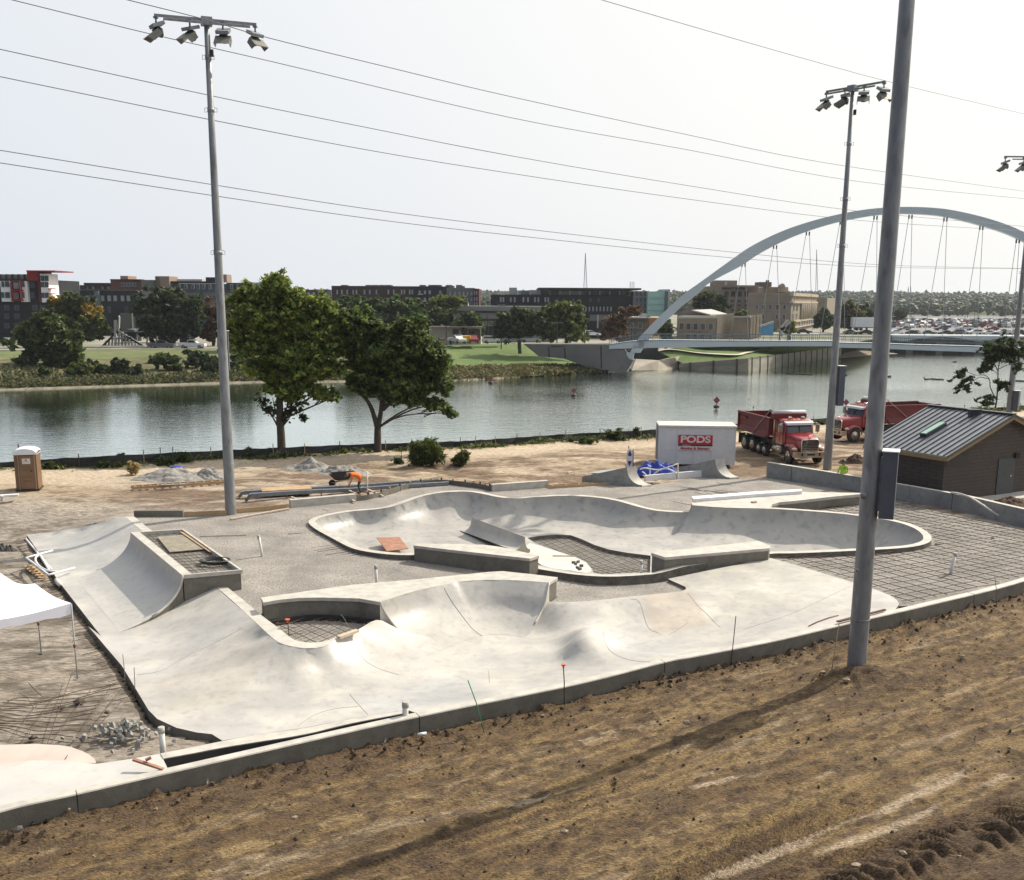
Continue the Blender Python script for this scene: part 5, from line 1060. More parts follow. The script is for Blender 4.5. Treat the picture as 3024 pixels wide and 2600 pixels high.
# worker in orange bending over the forms
q=W('B',1055,425,-.05);X0,Y0=q.x,q.y+.3;V_=lambda a,b,c:(X0+a*1.12,Y0+b*1.2,c*1.1)
J=dict(pelvis=V_(.10,0,.80),waist=V_(.02,-.03,.95),chest=V_(-.20,-.06,1.08),neck=V_(-.40,-.08,1.08),headb=V_(-.47,-.09,1.04),headt=V_(-.58,-.10,.98),face=(-.5,-.1,-.85),
 lsh=V_(-.28,.12,1.02),lel=V_(-.34,.14,.74),lwr=V_(-.44,.06,.52),rsh=V_(-.28,-.24,1.02),rel=V_(-.30,-.28,.73),rwr=V_(-.42,-.22,.5),lhip=V_(.10,.1,.76),lkn=V_(-.02,.12,.42),lan=V_(.06,.12,.08),rhip=V_(.10,-.1,.76),rkn=V_(.0,-.14,.42),ran=V_(.14,-.14,.08),fwd=(-1,-.1,0),bulk=1.5)
ORG=mat('hi_vis_orange',(.85,.19,.025),(.72,.15,.02),scale=9,rough=.8);JEAN=mat('dark_jeans',(.035,.045,.06));BOOT=mat('brown_boots',(.08,.05,.03));LIME=mat('hi_vis_lime',(.45,.72,.05),(.38,.63,.04),scale=9,rough=.8)
def zone1(c,J):
    if c.z<.14:return 2
    for s_ in 'lr':
        e_=Vector(J[s_+'el']);w_=Vector(J[s_+'wr'])
        if (c-w_).length<.17 or ((c-e_).length<.24 and c.z<e_.z-.08):return 3
    if (c-Vector(J['pelvis'])).length<.17 or c.z<.72:
        return 1
    if (c-Vector(J['headb'])).length<.16:return 3
    return 0
person('worker',J,'worker in an orange shirt and hard hat bending over the curb forms',[ORG,JEAN,BOOT,SKIN],zone1,hat=mat('brown_hard_hat',(.12,.05,.03),rough=.4))
q=WY('I',876,640,58.3);X0,Y0=q.x,58.3;zt=WY('I',876,578,58.3).z-1.80
V_=lambda a,b,c:(X0+a,Y0+b,c+zt)
J=dict(pelvis=V_(0,0,.95),waist=V_(0,0,1.12),chest=V_(0,-.02,1.32),neck=V_(0,0,1.50),headb=V_(0,.02,1.58),headt=V_(.0,.03,1.70),face=(.1,1,0),lsh=V_(-.19,0,1.40),lel=V_(-.27,.04,1.12),lwr=V_(-.22,.22,.98),rsh=V_(.19,0,1.40),rel=V_(.27,.04,1.12),rwr=V_(.2,.22,.98),lhip=V_(-.1,0,.88),lkn=V_(-.1,.03,.5),lan=V_(-.11,0,.09),rhip=V_(.1,0,.88),rkn=V_(.1,.03,.5),ran=V_(.11,0,.09),fwd=(0,1,0))
def zone2(c,J):
    z=c.z-zt
    if z<.14:return 2
    if z>1.47 and abs(c.x-X0)<.1:return 3
    for s_ in 'lr':
        if (c-Vector(J[s_+'wr'])).length<.2:return 3
    return 0 if z>.97 else 1
gw=person('worker',J,'worker in a lime green shirt and dark cap seen from behind over the wall',[LIME,JEAN,BOOT,SKIN],zone2,hat=BLACK)
mb=MB();mb.smooth=True;mb.ell((X0+.01,Y0-.185,zt+1.34),(.07,.02,.05),8,5);mb.smooth=False;mb.build('shirt_print',mat('print_teal',(.03,.22,.18)),gw)
# ============================================================ RIVER AND FAR BANK
ZW=-3.5
M=bpy.data.materials.new('river_water');M.use_nodes=True;n=M.node_tree;b=n.nodes['Principled BSDF'];b.inputs['Base Color'].default_value=(.018,.036,.018,1);b.inputs['Roughness'].default_value=.045;b.inputs['IOR'].default_value=1.5
tc=n.nodes.new('ShaderNodeTexCoord');hsum=None
for sc,st,rot,wt_ in ((.55,(1,2.8,1),22,.6),(1.7,(1,2.4,1),-12,.35),(.12,(1,1.6,1),30,.4)):
    mp=n.nodes.new('ShaderNodeMapping');mp.inputs['Scale'].default_value=st;mp.inputs['Rotation'].default_value=(0,0,R(rot));n.links.new(tc.outputs['Object'],mp.inputs[0])
    no=n.nodes.new('ShaderNodeTexNoise');no.inputs['Scale'].default_value=sc;no.inputs['Detail'].default_value=4;n.links.new(mp.outputs[0],no.inputs[0])
    mu=n.nodes.new('ShaderNodeMath');mu.operation='MULTIPLY';mu.inputs[1].default_value=wt_;n.links.new(no.outputs[0],mu.inputs[0])
    if hsum is None:hsum=mu.outputs[0]
    else:
        ad=n.nodes.new('ShaderNodeMath');n.links.new(hsum,ad.inputs[0]);n.links.new(mu.outputs[0],ad.inputs[1]);hsum=ad.outputs[0]
bp=n.nodes.new('ShaderNodeBump');bp.inputs['Strength'].default_value=.55;bp.inputs['Distance'].default_value=.11;n.links.new(hsum,bp.inputs['Height']);sx_=n.nodes.new('ShaderNodeSeparateXYZ');n.links.new(tc.outputs['Object'],sx_.inputs[0]);mr_=n.nodes.new('ShaderNodeMapRange');mr_.interpolation_type='SMOOTHSTEP';mr_.inputs[1].default_value=-22;mr_.inputs[2].default_value=8;mr_.inputs[3].default_value=.3;mr_.inputs[4].default_value=1.0;n.links.new(sx_.outputs[0],mr_.inputs[0]);pn_=n.nodes.new('ShaderNodeTexNoise');pn_.inputs['Scale'].default_value=.028;pn_.inputs['Detail'].default_value=4;n.links.new(tc.outputs['Object'],pn_.inputs[0]);pm_=n.nodes.new('ShaderNodeMapRange');pm_.inputs[1].default_value=.35;pm_.inputs[2].default_value=.65;pm_.inputs[3].default_value=.55;pm_.inputs[4].default_value=1.3;n.links.new(pn_.outputs[0],pm_.inputs[0]);mm_=n.nodes.new('ShaderNodeMath');mm_.operation='MULTIPLY';n.links.new(mr_.outputs[0],mm_.inputs[0]);n.links.new(pm_.outputs[0],mm_.inputs[1]);n.links.new(mm_.outputs[0],bp.inputs['Strength']);n.links.new(bp.outputs[0],b.inputs['Normal'])
gl_=n.nodes.new('ShaderNodeBsdfGlossy');gl_.inputs['Color'].default_value=(.87,.93,.89,1);gl_.inputs['Roughness'].default_value=.04;n.links.new(bp.outputs[0],gl_.inputs['Normal'])
mx_=n.nodes.new('ShaderNodeMixShader');mx_.inputs[0].default_value=.74;n.links.new(b.outputs[0],mx_.inputs[1]);n.links.new(gl_.outputs[0],mx_.inputs[2]);n.links.new(mx_.outputs[0],n.nodes['Material Output'].inputs[0])
MATS['river_water']=M
mb=MB();mb.add([(-400,60,ZW),(900,60,ZW),(900,700,ZW),(-400,700,ZW)],[(0,1,2,3)]);ow_=mb.build('river_water',M,kind='structure');ow_.data.transform(Matrix.Translation(ow_.location));ow_.location=(0,0,0)
# far shore (z=ZW) and top of bank polylines, left to right
shore=[W('K',-900,1055,ZW),W('K',-300,1038,ZW),W('K',0,1027,ZW),W('K',300,1018,ZW),W('K',600,1008,ZW),W('K',1200,990,ZW),W('K',1934,968,ZW),W('M',0,960,ZW),W('M',300,948,ZW),W('M',600,930,ZW),W('M',900,915,ZW),W('M',1100,905,ZW),W('M',1400,890,ZW),W('M',1800,868,ZW),W('N',350,1112,ZW),W('N',700,1118,ZW),W('N',1000,1128,ZW),W('N',1300,1085,ZW),W('N',1600,1035,ZW),W('O',50,1010,ZW),W('O',290,948,ZW),W('O',600,925,ZW),W('O',800,918,ZW)]
top=[W('K',-900,745,.2),W('K',-300,735,.2),W('K',0,728,.2),W('K',300,724,.2),W('K',600,722,.2),W('K',1200,716,.2),W('K',1934,712,.2),W('M',0,690,.4),W('M',300,680,.5),W('M',600,675,.6)]
FAR=mat('far_ground',(.30,.28,.25),(.17,.17,.11),scale=.05,rough=.95,c3=(.11,.14,.05),s3=.02,a3=.8)
GRASS=mat('mown_grass',(.095,.15,.028),(.065,.11,.022),scale=.25,rough=.95,c3=(.14,.15,.05),s3=.6,a3=.5,bump=.4,bscale=3,coord='Object')
BANK=mat('rough_bank',(.13,.12,.045),(.06,.068,.025),scale=.5,rough=1,c3=(.19,.15,.075),s3=.25,a3=.6,bump=.8,bscale=2)
RIP=mat('pale_shore_gravel',(.30,.26,.20),(.17,.15,.11),scale=.8,rough=1)
s_=resamp(shore[:10],60);t_=resamp(top[:10],60)
kp_=int((s_[:,0]<-14).sum())
rows=[[Vector((a[0],a[1]-.8,ZW-.5)) for a in s_],[Vector((a[0],a[1]+.6,ZW+.25)) for a in s_]]
mb=MB();mb.loft(rows);mb.build('shore_gravel',RIP,kind='structure')
mb=MB();mb.smooth=True;rows=[]
for f_,z in ((0,ZW+.2),(.12,ZW+.9),(.35,ZW+1.9),(.6,ZW+3.0),(1,.2)):
    rows.append([Vector((a[0]*(1-f_)+b_[0]*f_,a[1]*(1-f_)+b_[1]*f_+(.7 if f_==0 else 0),(z if f_<1 else b_[2])+.25*random.uniform(-1,1)*(0<f_<1))) for a,b_ in zip(s_,t_)])
rows=[r_[:kp_] for r_ in rows];mb.loft(rows[:4]);mb.build('river_bank',BANK,kind='structure')
mb=MB();mb.smooth=True;mb.loft(rows[3:]);mb.build('bank_lawn',mat('dry_lawn',(.125,.15,.048),(.09,.115,.036),scale=.3,rough=.95,c3=(.22,.18,.09),s3=.2,a3=.5),kind='structure')
# grassy terrace right of the near trees, up to the abutment
g1=[W('L',1550,735,.5),W('M',0,688,.55),W('M',300,680,.6),W('M',625,677,.7)];
gb=[W('L',1550,880,ZW+1.3),W('M',0,858,ZW+1.3),W('M',300,848,ZW+1.3),W('M',700,850,ZW+1.2),W('M',1000,838,ZW+1.3),W('M',1130,860,ZW+.6)]
gt=[W('L',1550,735,.5),W('M',0,688,.55),W('M',300,680,.6),W('M',625,677,.7),W('M',760,765,-1.4),W('M',980,795,-2.0)]
A_=[Vector(p) for p in resamp(gb,40)];B_=[Vector(p) for p in resamp(gt,40)]
mb=MB();mb.smooth=True;mb.loft([A_,[a.lerp(b,.5)+Vector((0,0,.1)) for a,b in zip(A_,B_)],B_]);mb.build('grass_terrace',GRASS,kind='structure')
sh2=[Vector(p)+Vector((0,.5,.15)) for p in resamp([W('L',1550,965,ZW)]+shore[7:12]+[W('M',1250,898,ZW)],40)]
mb=MB();mb.smooth=True;mb.loft([sh2,[a.lerp(b,.5)+Vector((0,0,.35)) for a,b in zip(sh2,A_)],A_]);mb.build('grassy_bank_foot',BANK,kind='structure')
pp=[WP('M',x,y,W('M',300,765,-1.0),(0,-.18,1)) for x,y in ((60,757),(300,767),(600,774),(760,777),(880,779))]
pp=[W('M',60,757,-1.05),W('M',300,767,-1.1),W('M',600,774,-1.2),W('M',760,776,-1.4),W('M',860,779,-1.7)]
mb=MB();mb.loft([[p+Vector((0,0,.25)) for p in pp],[p+Vector((0,2.2,.42)) for p in pp]]);mb.build('bank_path',mat('pale_path',(.5,.45,.36)),kind='structure')
P=[]
for i in range(16000):
    a=random.randrange(len(sh2)-1);f_=random.random();p=sh2[a].lerp(A_[a],.88*f_**.8);P.append((p.x+random.uniform(-1,1)*2,p.y,p.z+random.uniform(0,.55)+.2*math.sin(p.x)))
o=leaves('shore_growth',np.array(P),.34,np.array([(.10,.10,.03),(.14,.12,.04),(.06,.075,.022),(.20,.15,.06),(.08,.09,.03)]),None,leafmat('leaf_green'),elong=2.2);tag(o,'rough tawny weeds growing along the far shore below the lawn','bank growth',kind='stuff')
P=[]
for i in range(34000):
    a=random.randrange(kp_-2);f_=abs(random.gauss(0,.26));
    if f_>.8:continue
    A=Vector(s_[a]).lerp(Vector(s_[a+1]),random.random());B=Vector(t_[a]);p=A.lerp(B,f_)
    P.append((p.x,p.y+.8,ZW+.2+3.5*f_+random.random()**2*(1.3-f_)*(.25+1.9*float(vn(np.array(p.x*.13),np.array(f_*3.),4))**1.5)))
o=leaves('bank_growth',np.array(P),.27,np.array([(.045,.064,.02),(.06,.078,.022),(.035,.052,.017),(.05,.062,.02),(.085,.085,.03),(.14,.11,.045)]),None,leafmat('leaf_green'),elong=1.9);tag(o,'rough weeds and scrub covering the far left river bank','bank growth',kind='stuff')
# the land sheet behind the banks to the horizon
land=[(-900,t_[0][1]-10,.18)]+[tuple(p) for p in t_]+[(*W('M',625,677,.7)[:2],.3)]
far=[(p[0]*8 if abs(p[0])>60 else p[0]*8,2600,.18) for p in land]
mb=MB();L_=[Vector((p[0],p[1]-.0,.16)) for p in land];mb.loft([L_,[Vector((p.x*1.5,p.y*1.5,.16)) for p in L_],[Vector((p.x*12,2800,.16)) for p in L_]]);mb.build('far_ground',FAR,kind='structure')
rp=[Vector((p[0],p[1]+1.2,.22)) for p in t_[2:52]];mb=MB();mb.loft([rp,[p+Vector((0,7,0)) for p in rp]]);mb.build('riverside_road',mat('pale_asphalt',(.30,.28,.25),(.24,.23,.21),scale=.2),kind='structure')
# right part: terrace behind retaining wall, then land to the parking lots
wb=[W('N',350,1112,ZW),W('N',700,1122,ZW),W('N',1000,1130,ZW),W('N',1300,1085,ZW),W('N',1600,1033,ZW),W('N',1900,985,ZW),W('O',290,938,ZW)]
wtp=[('N',350,1050),('N',700,1022),('N',1000,1000),('N',1300,962),('N',1600,922),('N',1900,885),('O',290,882)]
wtp=[WY(k,x,y,p.y) for (k,x,y),p in zip(wtp,wb)]
wl=empty('river_wall',(wb[0].x,wb[0].y,ZW),'long pale retaining wall with dark posts along the far water under the bridge','retaining wall')
A_=[Vector(p) for p in resamp(wb,50)];B_=[Vector(p) for p in resamp(wtp,50)]
mb=MB();mb.loft([[p-Vector((0,0,1)) for p in A_],B_,[p+Vector((.7,.8,0)) for p in B_]]);mb.build('wall_face',mat('river_wall_concrete',(.29,.265,.225),(.19,.175,.145),scale=.25,rough=.9,c3=(.16,.13,.10),s3=.5,a3=.6,stretch=(1,1,3)),wl)
mb=MB();mb.loft([[p-Vector((0,0,.9)) for p in B_],[p+Vector((-.2,-.25,0)) for p in B_],[p+Vector((.4,.4,.03)) for p in B_]]);mb.loft([[p+Vector((-.2,-.25,-.9)) for p in B_],[p+Vector((-.2,-.25,0)) for p in B_]]);mb.build('cap_beam',mat('dark_wale',(.17,.15,.13)),wl)
for i in range(24):
    j=1+i*2;
    if j>49:break
    mb=MB();mb.bar(A_[j]+Vector((-.3,-.35,-.5)),B_[j]+Vector((-.3,-.35,.1)),.34,.34,up=(0,1,0));mb.build('fender_post',mat('dark_steel_post',(.05,.045,.04),rough=.9),wl)
B2=[Vector((p.x+.7,p.y+.8,p.z)) for p in B_]
gp=[W('M',1640,735,-.5),W('N',300,895,.6),W('N',600,890,1.0),W('N',1300,884,1.2),W('N',1900,876,1.5),W('O',300,868,1.6)]
C_2=[Vector(p) for p in resamp(gp,50)]
mb=MB();mb.smooth=True;mb.loft([B2,[a.lerp(b,.5) for a,b in zip(B2,C_2)],C_2]);mb.build('lower_lawn',GRASS,kind='structure')
def ribbon(px,zf,wd,name,mt):
    pts=cat([W(k,x,y,zf) for k,x,y in px],6)
    return pts
for px_,w1 in ((((('N',0,935),('N',300,922),('N',520,915),('N',700,925),('N',850,958),('N',1020,975),('N',1200,955),('N',1500,915),('N',1750,890))),10),):
    ctr_=[]
    for k,x,y in px_:
        # ray hits the lawn: approximate by interpolation of lawn height from pixel
        z=-.9;ctr_.append(W(k,x,y,z+.9*(1 if x>1200 else 0)*0))
    for i,p in enumerate(ctr_):
        best=min(range(50),key=lambda j:abs(B2[j].x/B2[j].y-p.x/p.y));a,b=B2[best],C_2[best]
        f_=.5
        for _ in range(12):
            q=a.lerp(b,f_);x,y=PX(q);k,px0,py0=px_[i];ty=ZO[k][1]+py0/ZO[k][2];f_=min(1,max(0,f_+(y-ty)*.012))
        ctr_[i]=a.lerp(b,f_)+Vector((0,0,.22))
    cc=cat(ctr_,6);mb=MB();mb.loft([[p+Vector((0,-1.3,0)) for p in cc],[p+Vector((0,1.6,.08)) for p in cc]]);mb.build('lawn_path',mat('pale_path',(.5,.45,.36)),kind='structure')
mb=MB();L_=[Vector((p.x,p.y,p.z)) for p in C_2];mb.loft([L_,[Vector((p.x*1.25+10,p.y*1.25,1.3)) for p in L_],[Vector((p.x*9,2800,1.3)) for p in L_]]);mb.build('far_ground',FAR,kind='structure')
mb=MB();mb.add([W('M',600,680,.25),W('M',1640,690,.25),C_2[0],C_2[20],Vector((200,900,.25)),Vector((20,900,.25)),Vector((-40,400,.25))],[(0,1,2,3,4,5,6)]);mb.build('far_ground',FAR,kind='structure')
# parking-lot land on the right beyond the road bridge
Zl=1.25;lot0=WY('O',250,800,318);lot1=WY('O',2300,815,318)
LOT=mat('parking_asphalt',(.20,.195,.19),(.15,.148,.145),scale=.06,rough=.9)
mb=MB();mb.add([(95,316,Zl),(260,316,Zl),(1500,2600,Zl),(250,2600,Zl)],[(0,1,2,3)]);mb.build('parking_lot',LOT,kind='structure')
mb=MB();mb.loft([[Vector((60,309,ZW-.3)),Vector((150,309,ZW-.3)),Vector((330,309,ZW-.3))],[Vector((60,316,Zl)),Vector((150,316,Zl)),Vector((330,316,Zl))]]);mb.build('far_right_bank',BANK,kind='structure')
mb=MB();mb.add([(255,316,Zl-.01),(900,316,Zl-.01),(2600,2600,Zl-.01),(1400,2600,Zl-.01)],[(0,1,2,3)]);mb.build('far_ground',FAR,kind='structure')
mb=MB();bar_=[W('O',240,1000,ZW+.12),W('O',300,948,ZW+.15),W('O',420,925,ZW+.2),W('O',700,935,ZW+.15),W('O',820,958,ZW+.05),W('O',600,965,ZW+.1),W('O',420,985,ZW+.05)];mb.add(bar_,[tuple(range(7))]);mb.build('gravel_bar',RIP,kind='structure')
# ============================================================ FOOTBRIDGE WITH ARCH
DP=Vector((19,205,2.4));DN=Vector((15,74,0)).normalized()      # deck runs along (74,-15)
DD=Vector((74,-15,0)).normalized()
BL=mat('pale_blue_steel',(.47,.51,.525),(.41,.45,.465),scale=.08,rough=.5)
fb_=empty('arch_footbridge',(DP.x,DP.y,ZW),'pale blue steel footbridge with a tall arch and cable hangers across the river','bridge')
def onb(k,x,y):return WP(k,x,y,DP,DN)
dk=[('M',1270,680,715),('N',0,828,902),('N',600,828,892),('N',1000,830,886),('N',1400,833,884),('N',1830,835,886),('O',250,850,898),('O',590,855,905),('O',740,860,912),('O',1000,870,922),('O',1400,880,936),('O',1800,893,950),('O',2021,900,957),('O',2400,914,973)]
tp_=[onb(k,x,y) for k,x,y,_ in dk];bt_=[onb(k,x,y2) for k,x,_,y2 in dk]
tp_=[Vector(p) for p in resamp(cat(tp_,4),60)];bt_=[Vector(p) for p in resamp(cat(bt_,4),60)]
BK=DN*4.2
mb=MB();mb.smooth=False;mb.loft([bt_,tp_,[p+BK for p in tp_],[p+BK for p in bt_],bt_]);mb.build('deck',BL,fb_,fix=True)
mb=MB();mb.loft([[p-DN*.12+Vector((0,0,.02)) for p in tp_],[p-DN*.12+Vector((0,0,-.14)) for p in tp_]]);mb.build('deck_edge',mat('dark_blue_grey',(.10,.13,.15)),fb_)
for off_,nm_ in ((0,'railing'),(4.0,'railing')):
    mb=MB()
    for h_ in (.5,1.1):mb.tube([p+DN*off_+Vector((0,0,h_)) for p in tp_],.045 if h_>1 else .03,4)
    for i in range(0,60):
        p=tp_[i]+DN*off_;mb.box(p+Vector((0,0,.55)),(.07,.05,1.1))
        if i<59:
            for q_ in (.25,.5,.75):mb.box(tp_[i].lerp(tp_[i+1],q_)+DN*off_+Vector((0,0,.55)),(.035,.035,1.1))
    mb.build(nm_,mat('dark_blue_grey',(.10,.13,.15)),fb_)
arc_o=[('M',1425,745),('M',1480,650),('M',1560,560),('M',1640,478),('M',1720,403),('M',1800,330),('M',1880,264),('M',1934,228),('Y',900,1043),('Y',960,1002),('Y',1050,955),('Y',1150,915),('Y',1270,880),('Y',1400,853),('Y',1510,841),('Y',1620,838),('Y',1750,846),('Y',1880,872),('Y',1990,905),('Y',2072,940),('Y',2180,1000),('Y',2290,1080),('Y',2400,1180)]
arc_i=[('M',1500,745),('M',1570,640),('M',1655,550),('M',1735,470),('M',1800,405),('M',1880,340),('M',1934,300),('N',640,272),('Y',930,1075),('Y',990,1034),('Y',1080,985),('Y',1170,946),('Y',1290,907),('Y',1405,882),('Y',1508,868),('Y',1620,866),('Y',1745,876),('Y',1870,905),('Y',1980,938),('Y',2060,972),('Y',2165,1032),('Y',2270,1112),('Y',2375,1210)]
co=resamp(cat([onb(*p) for p in arc_o],6),90);ci=resamp(cat([onb(*p) for p in arc_i],6),90)
mb=MB();AB=DN*1.5
o1=[Vector(p) for p in co];i1=[Vector(p) for p in ci];lean=DN*0
mb.smooth=False;mb.loft([o1,[p+AB for p in o1],[p+AB for p in i1],i1,o1]);
mb.build('arch',BL,fb_,fix=True)
mb=MB();a0=onb('M',1430,745);f0_=onb('M',1418,800);mb.bar(a0+DN*.7,f0_+DN*.7,1.2,1.4);mb.build('arch_foot',BL,fb_)
hz_=[(('Y',932,1065),-.165,.045),(('Y',1060,992),-.165,.045),(('Y',1193,937),-.175,.04),(('Y',1330,893),-.18,.03),(('Y',1468,873),-.18,.01),(('Y',1610,869),-.16,.0),(('Y',1752,880),-.17,-.01),(('Y',1898,914),-.17,-.02),(('Y',2046,968),-.15,-.025),(('Y',2190,1050),-.14,-.03)]
for (k,x,y),sa,sb in hz_:
    for j,(dx_,sl) in enumerate(((0,sa),(12,sb))):
        p=onb(k,x+dx_,y);ydeck=(750+840/3.2383)*1.3704;q=onb('Y',x+dx_+sl*(ydeck-y),ydeck)+DN*(0.1 if j else 4.0)*0
        mb=MB();mb.tube([p+DN*.7,q+DN*(3.9 if j else .2)],.05,5);hg=mb.build('hanger',mat('hanger_cable',(.22,.25,.27)),fb_)
        mb=MB();mb.box(p+DN*.7-Vector((0,0,.35)),(.22,.22,.7));mb.build('hanger_socket',mat('dark_blue_grey',(.10,.13,.15)),hg)
# abutment
ab=empty('bridge_abutment',W('M',1300,895,ZW),'big grey concrete abutment and wing wall at the left end of the footbridge','bridge abutment')
ABC=mat('abutment_concrete',(.17,.165,.155),(.125,.12,.115),scale=.15,rough=.9,c3=(.08,.08,.078),s3=.3,a3=.6)
w0=WP('M',625,678,DP,DN);seg=[(625,678),(1270,680),(1270,716),(1375,722),(1420,790),(1452,800),(1400,890),(1130,862),(930,788),(740,770)]
poly=[onb('M',x,y) for x,y in seg];mb=MB();mb.extr(poly,DN*4.4);mb.build('wing_wall',ABC,ab,fix=True)
for x0,y0,x1,y1 in ((815,700,820,780),(935,705,940,790),(1208,690,1212,860)):
    mb=MB();mb.bar(onb('M',x0,y0)-DN*.03,onb('M',x1,y1)-DN*.03,.25,.08,up=DN);mb.build('panel_joint',DARK,ab)
mb=MB();mb.extr([onb('M',x,y)-DN*.1 for x,y in ((830,692),(930,690),(930,698),(835,702))],DN*.1);mb.build('recess',DARK,ab)
mb=MB();lo_=[W('M',1455,800,ZW+2.2),W('M',1640,790,ZW+2.2),W('M',1765,778,ZW+2.4),W('M',1800,830,ZW+.9),W('M',1640,845,ZW+.9)]
pb=[W('M',1440,882,ZW),W('M',1640,872,ZW),W('M',1800,862,ZW)]
fa=[WY('M',1440,878,pb[0].y),WY('M',1640,800,pb[1].y),WY('M',1765,778,pb[2].y-2),W('M',1800,862,ZW),W('M',1640,876,ZW),]
mb.extr([fa[0],fa[1],fa[4]],(3,8,0));mb.extr([fa[4],fa[1],fa[2],fa[3]],(3,8,0));mb.add([fa[0],fa[1],WY('M',1470,790,pb[0].y+8),WY('M',1425,860,pb[0].y+5)],[(0,1,2,3)])
mb.build('concrete_apron',mat('tan_abutment',(.40,.35,.28),(.28,.25,.20),scale=.3,rough=.9,c3=(.16,.13,.1),s3=.4,a3=.5),ab,fix=True)
# ============================================================ ROAD BRIDGE behind
rb=empty('road_bridge',(150,300,ZW),'low pale concrete road bridge with shallow arches behind the footbridge','road bridge')
RBC=mat('road_bridge_concrete',(.40,.43,.44),(.32,.345,.355),scale=.1,rough=.85)
Yr=300
def RY(x,y):return WY('O',x,y,Yr)
def arches(x0,x1,ytop,ybase,rise,n):
    pts=[RY(x0,ytop),RY(x1,ytop)]
    low=[]
    for i in range(n):
        for j in range(11):
            t=j/10;x=x0+(x1-x0)*(i+t)/n;low.append(RY(x,ybase-rise*(1-(2*t-1)**2)))
    return pts[:1],pts[1:],low
mb=MB();xs0,xs1=760,2660;N_=33;lo=[];hi=[]
for i in range(N_*1+1):
    x=xs0+(xs1-xs0)*i/N_;t=((x-870)/730)%1;lo.append(RY(x,838-46*(1-(2*t-1)**2)+x*.004));hi.append(RY(x,772+x*.0085))
mb.loft([lo,hi,[p+Vector((0,14,0)) for p in hi],[p+Vector((0,14,0)) for p in lo],lo]);mb.build('deck',RBC,rb,fix=True)
for x,y0,y1 in ((940,850,952),(1225,850,950),(1600,842,955),(2330,845,960)):
    mb=MB();a=RY(x-28,y0);b=RY(x+28,y1);mb.box(((a.x+b.x)/2,Yr+6,(a.z+b.z)/2-.5),(b.x-a.x,10,a.z-b.z+1.5));mb.build('pier',mat('dark_pier',(.09,.085,.08)),rb)
# ============================================================ BUILDINGS
_mat=mat
def mat(name,*a,**k):
    k.setdefault('spec',.15);return _mat(name,*a,**k)
def WIN(nm='window'):return nm
GW=mat('window_pane',(.05,.06,.07),(.09,.10,.11),scale=.5,rough=.15,spec=.7);GL=mat('pale_window',(.34,.36,.37),(.24,.26,.28),scale=.4,rough=.3)
def bld(name,label,k,x0,x1,yt,Y,mt,dep=18,zb=.1,cat_='building'):
    a=WY(k,x0,yt,Y);b=WY(k,x1,yt,Y);h=(a.z+b.z)/2;e0=empty(name,((a.x+b.x)/2,Y,zb),label,cat_)
    mb=MB();mb.box(((a.x+b.x)/2,Y+dep/2,(h+zb-1)/2),(b.x-a.x,dep,h-zb+1));w_=mb.build('wall',mt,e0)
    return e0,w_
def blk(par,name,k,x0,x1,y0,y1,Y,mt,dep=8,bev=0):
    a=WY(k,x0,y0,Y);b=WY(k,x1,y1,Y);mb=MB();mb.box(((a.x+b.x)/2,Y+dep/2,(a.z+b.z)/2),(abs(b.x-a.x),dep,abs(a.z-b.z)));return mb.build(name,mt,par)
def wins(par,k,xs_,ys_,w_,h_,Y,mt=None,frame=None,name='window'):
    for y in ys_:
        for x in xs_:
            if frame:
                f0=blk(par,'window',k,x-w_/2-2.5,x+w_/2+2.5,y-h_/2-2.5,y+h_/2+2.5,Y-.12,frame,.12)
                blk(f0,'pane',k,x-w_/2,x+w_/2,y-h_/2,y+h_/2,Y-.17,mt or GW,.06)
            else:blk(par,name,k,x-w_/2,x+w_/2,y-h_/2,y+h_/2,Y-.15,mt or GW,.16)
CHAR=mat('charcoal_cladding',(.032,.035,.042),(.024,.026,.032),scale=.3,rough=.8);WPN=mat('white_panel',(.84,.85,.86),(.76,.77,.78),scale=.2);REDP=mat('red_panel',(.34,.03,.035),(.27,.025,.03),scale=.2,rough=.6)
BRKR=mat('brown_brick',(.16,.075,.055),(.12,.058,.045),scale=.6,rough=.9);BRKD=mat('dark_brick',(.055,.035,.035),(.042,.028,.028),scale=.6,rough=.9);TANP=mat('tan_panel',(.33,.245,.185),(.27,.2,.15));BGP=mat('blue_grey_siding',(.13,.17,.19),(.10,.135,.155),scale=.3);GP=mat('grey_cladding',(.15,.155,.16),(.12,.125,.13),scale=.3);TRIM=mat('light_trim',(.45,.45,.44))
# apartments at far left
e,w_=bld('apartment_building','white, black and red apartment block with a red roof slab at the far left','K',-260,370,195,262,CHAR)
Y=261.6
for x0,x1,y0,y1 in ((-250,-20,200,365),(0,82,205,360),(145,215,205,362)):blk(e,'white_bay','K',x0,x1,y0,y1,Y-.8,WPN,1.0)
blk(e,'red_tower','K',200,286,132,200,Y-1.5,REDP,8);blk(e,'red_strip','K',284,299,150,365,Y-1.7,REDP,6);blk(e,'corner_tower','K',299,372,150,366,Y-1.6,WPN,6)
blk(e,'roof_slab','K',196,412,124,134,Y-3.5,REDP,11)
wins(e,'K',(318,350),(185,232,312),26,34,Y-1.6,frame=CHAR);wins(e,'K',(20,48,62,172),(228,310),20,38,Y-.85 if False else Y-.9,frame=GP);wins(e,'K',(228,250),(232,312),18,40,262,frame=GP);wins(e,'K',(-200,-150,-100),(228,310),20,38,Y-.9,frame=GP)
wins(e,'K',(50,125,262,320),(405,470,540),36,34,262,frame=GP)
for y in (205,275,290,350):
    blk(e,'balcony_rail','K',82,160,y-3,y+3,Y-2.2,REDP,1.6)
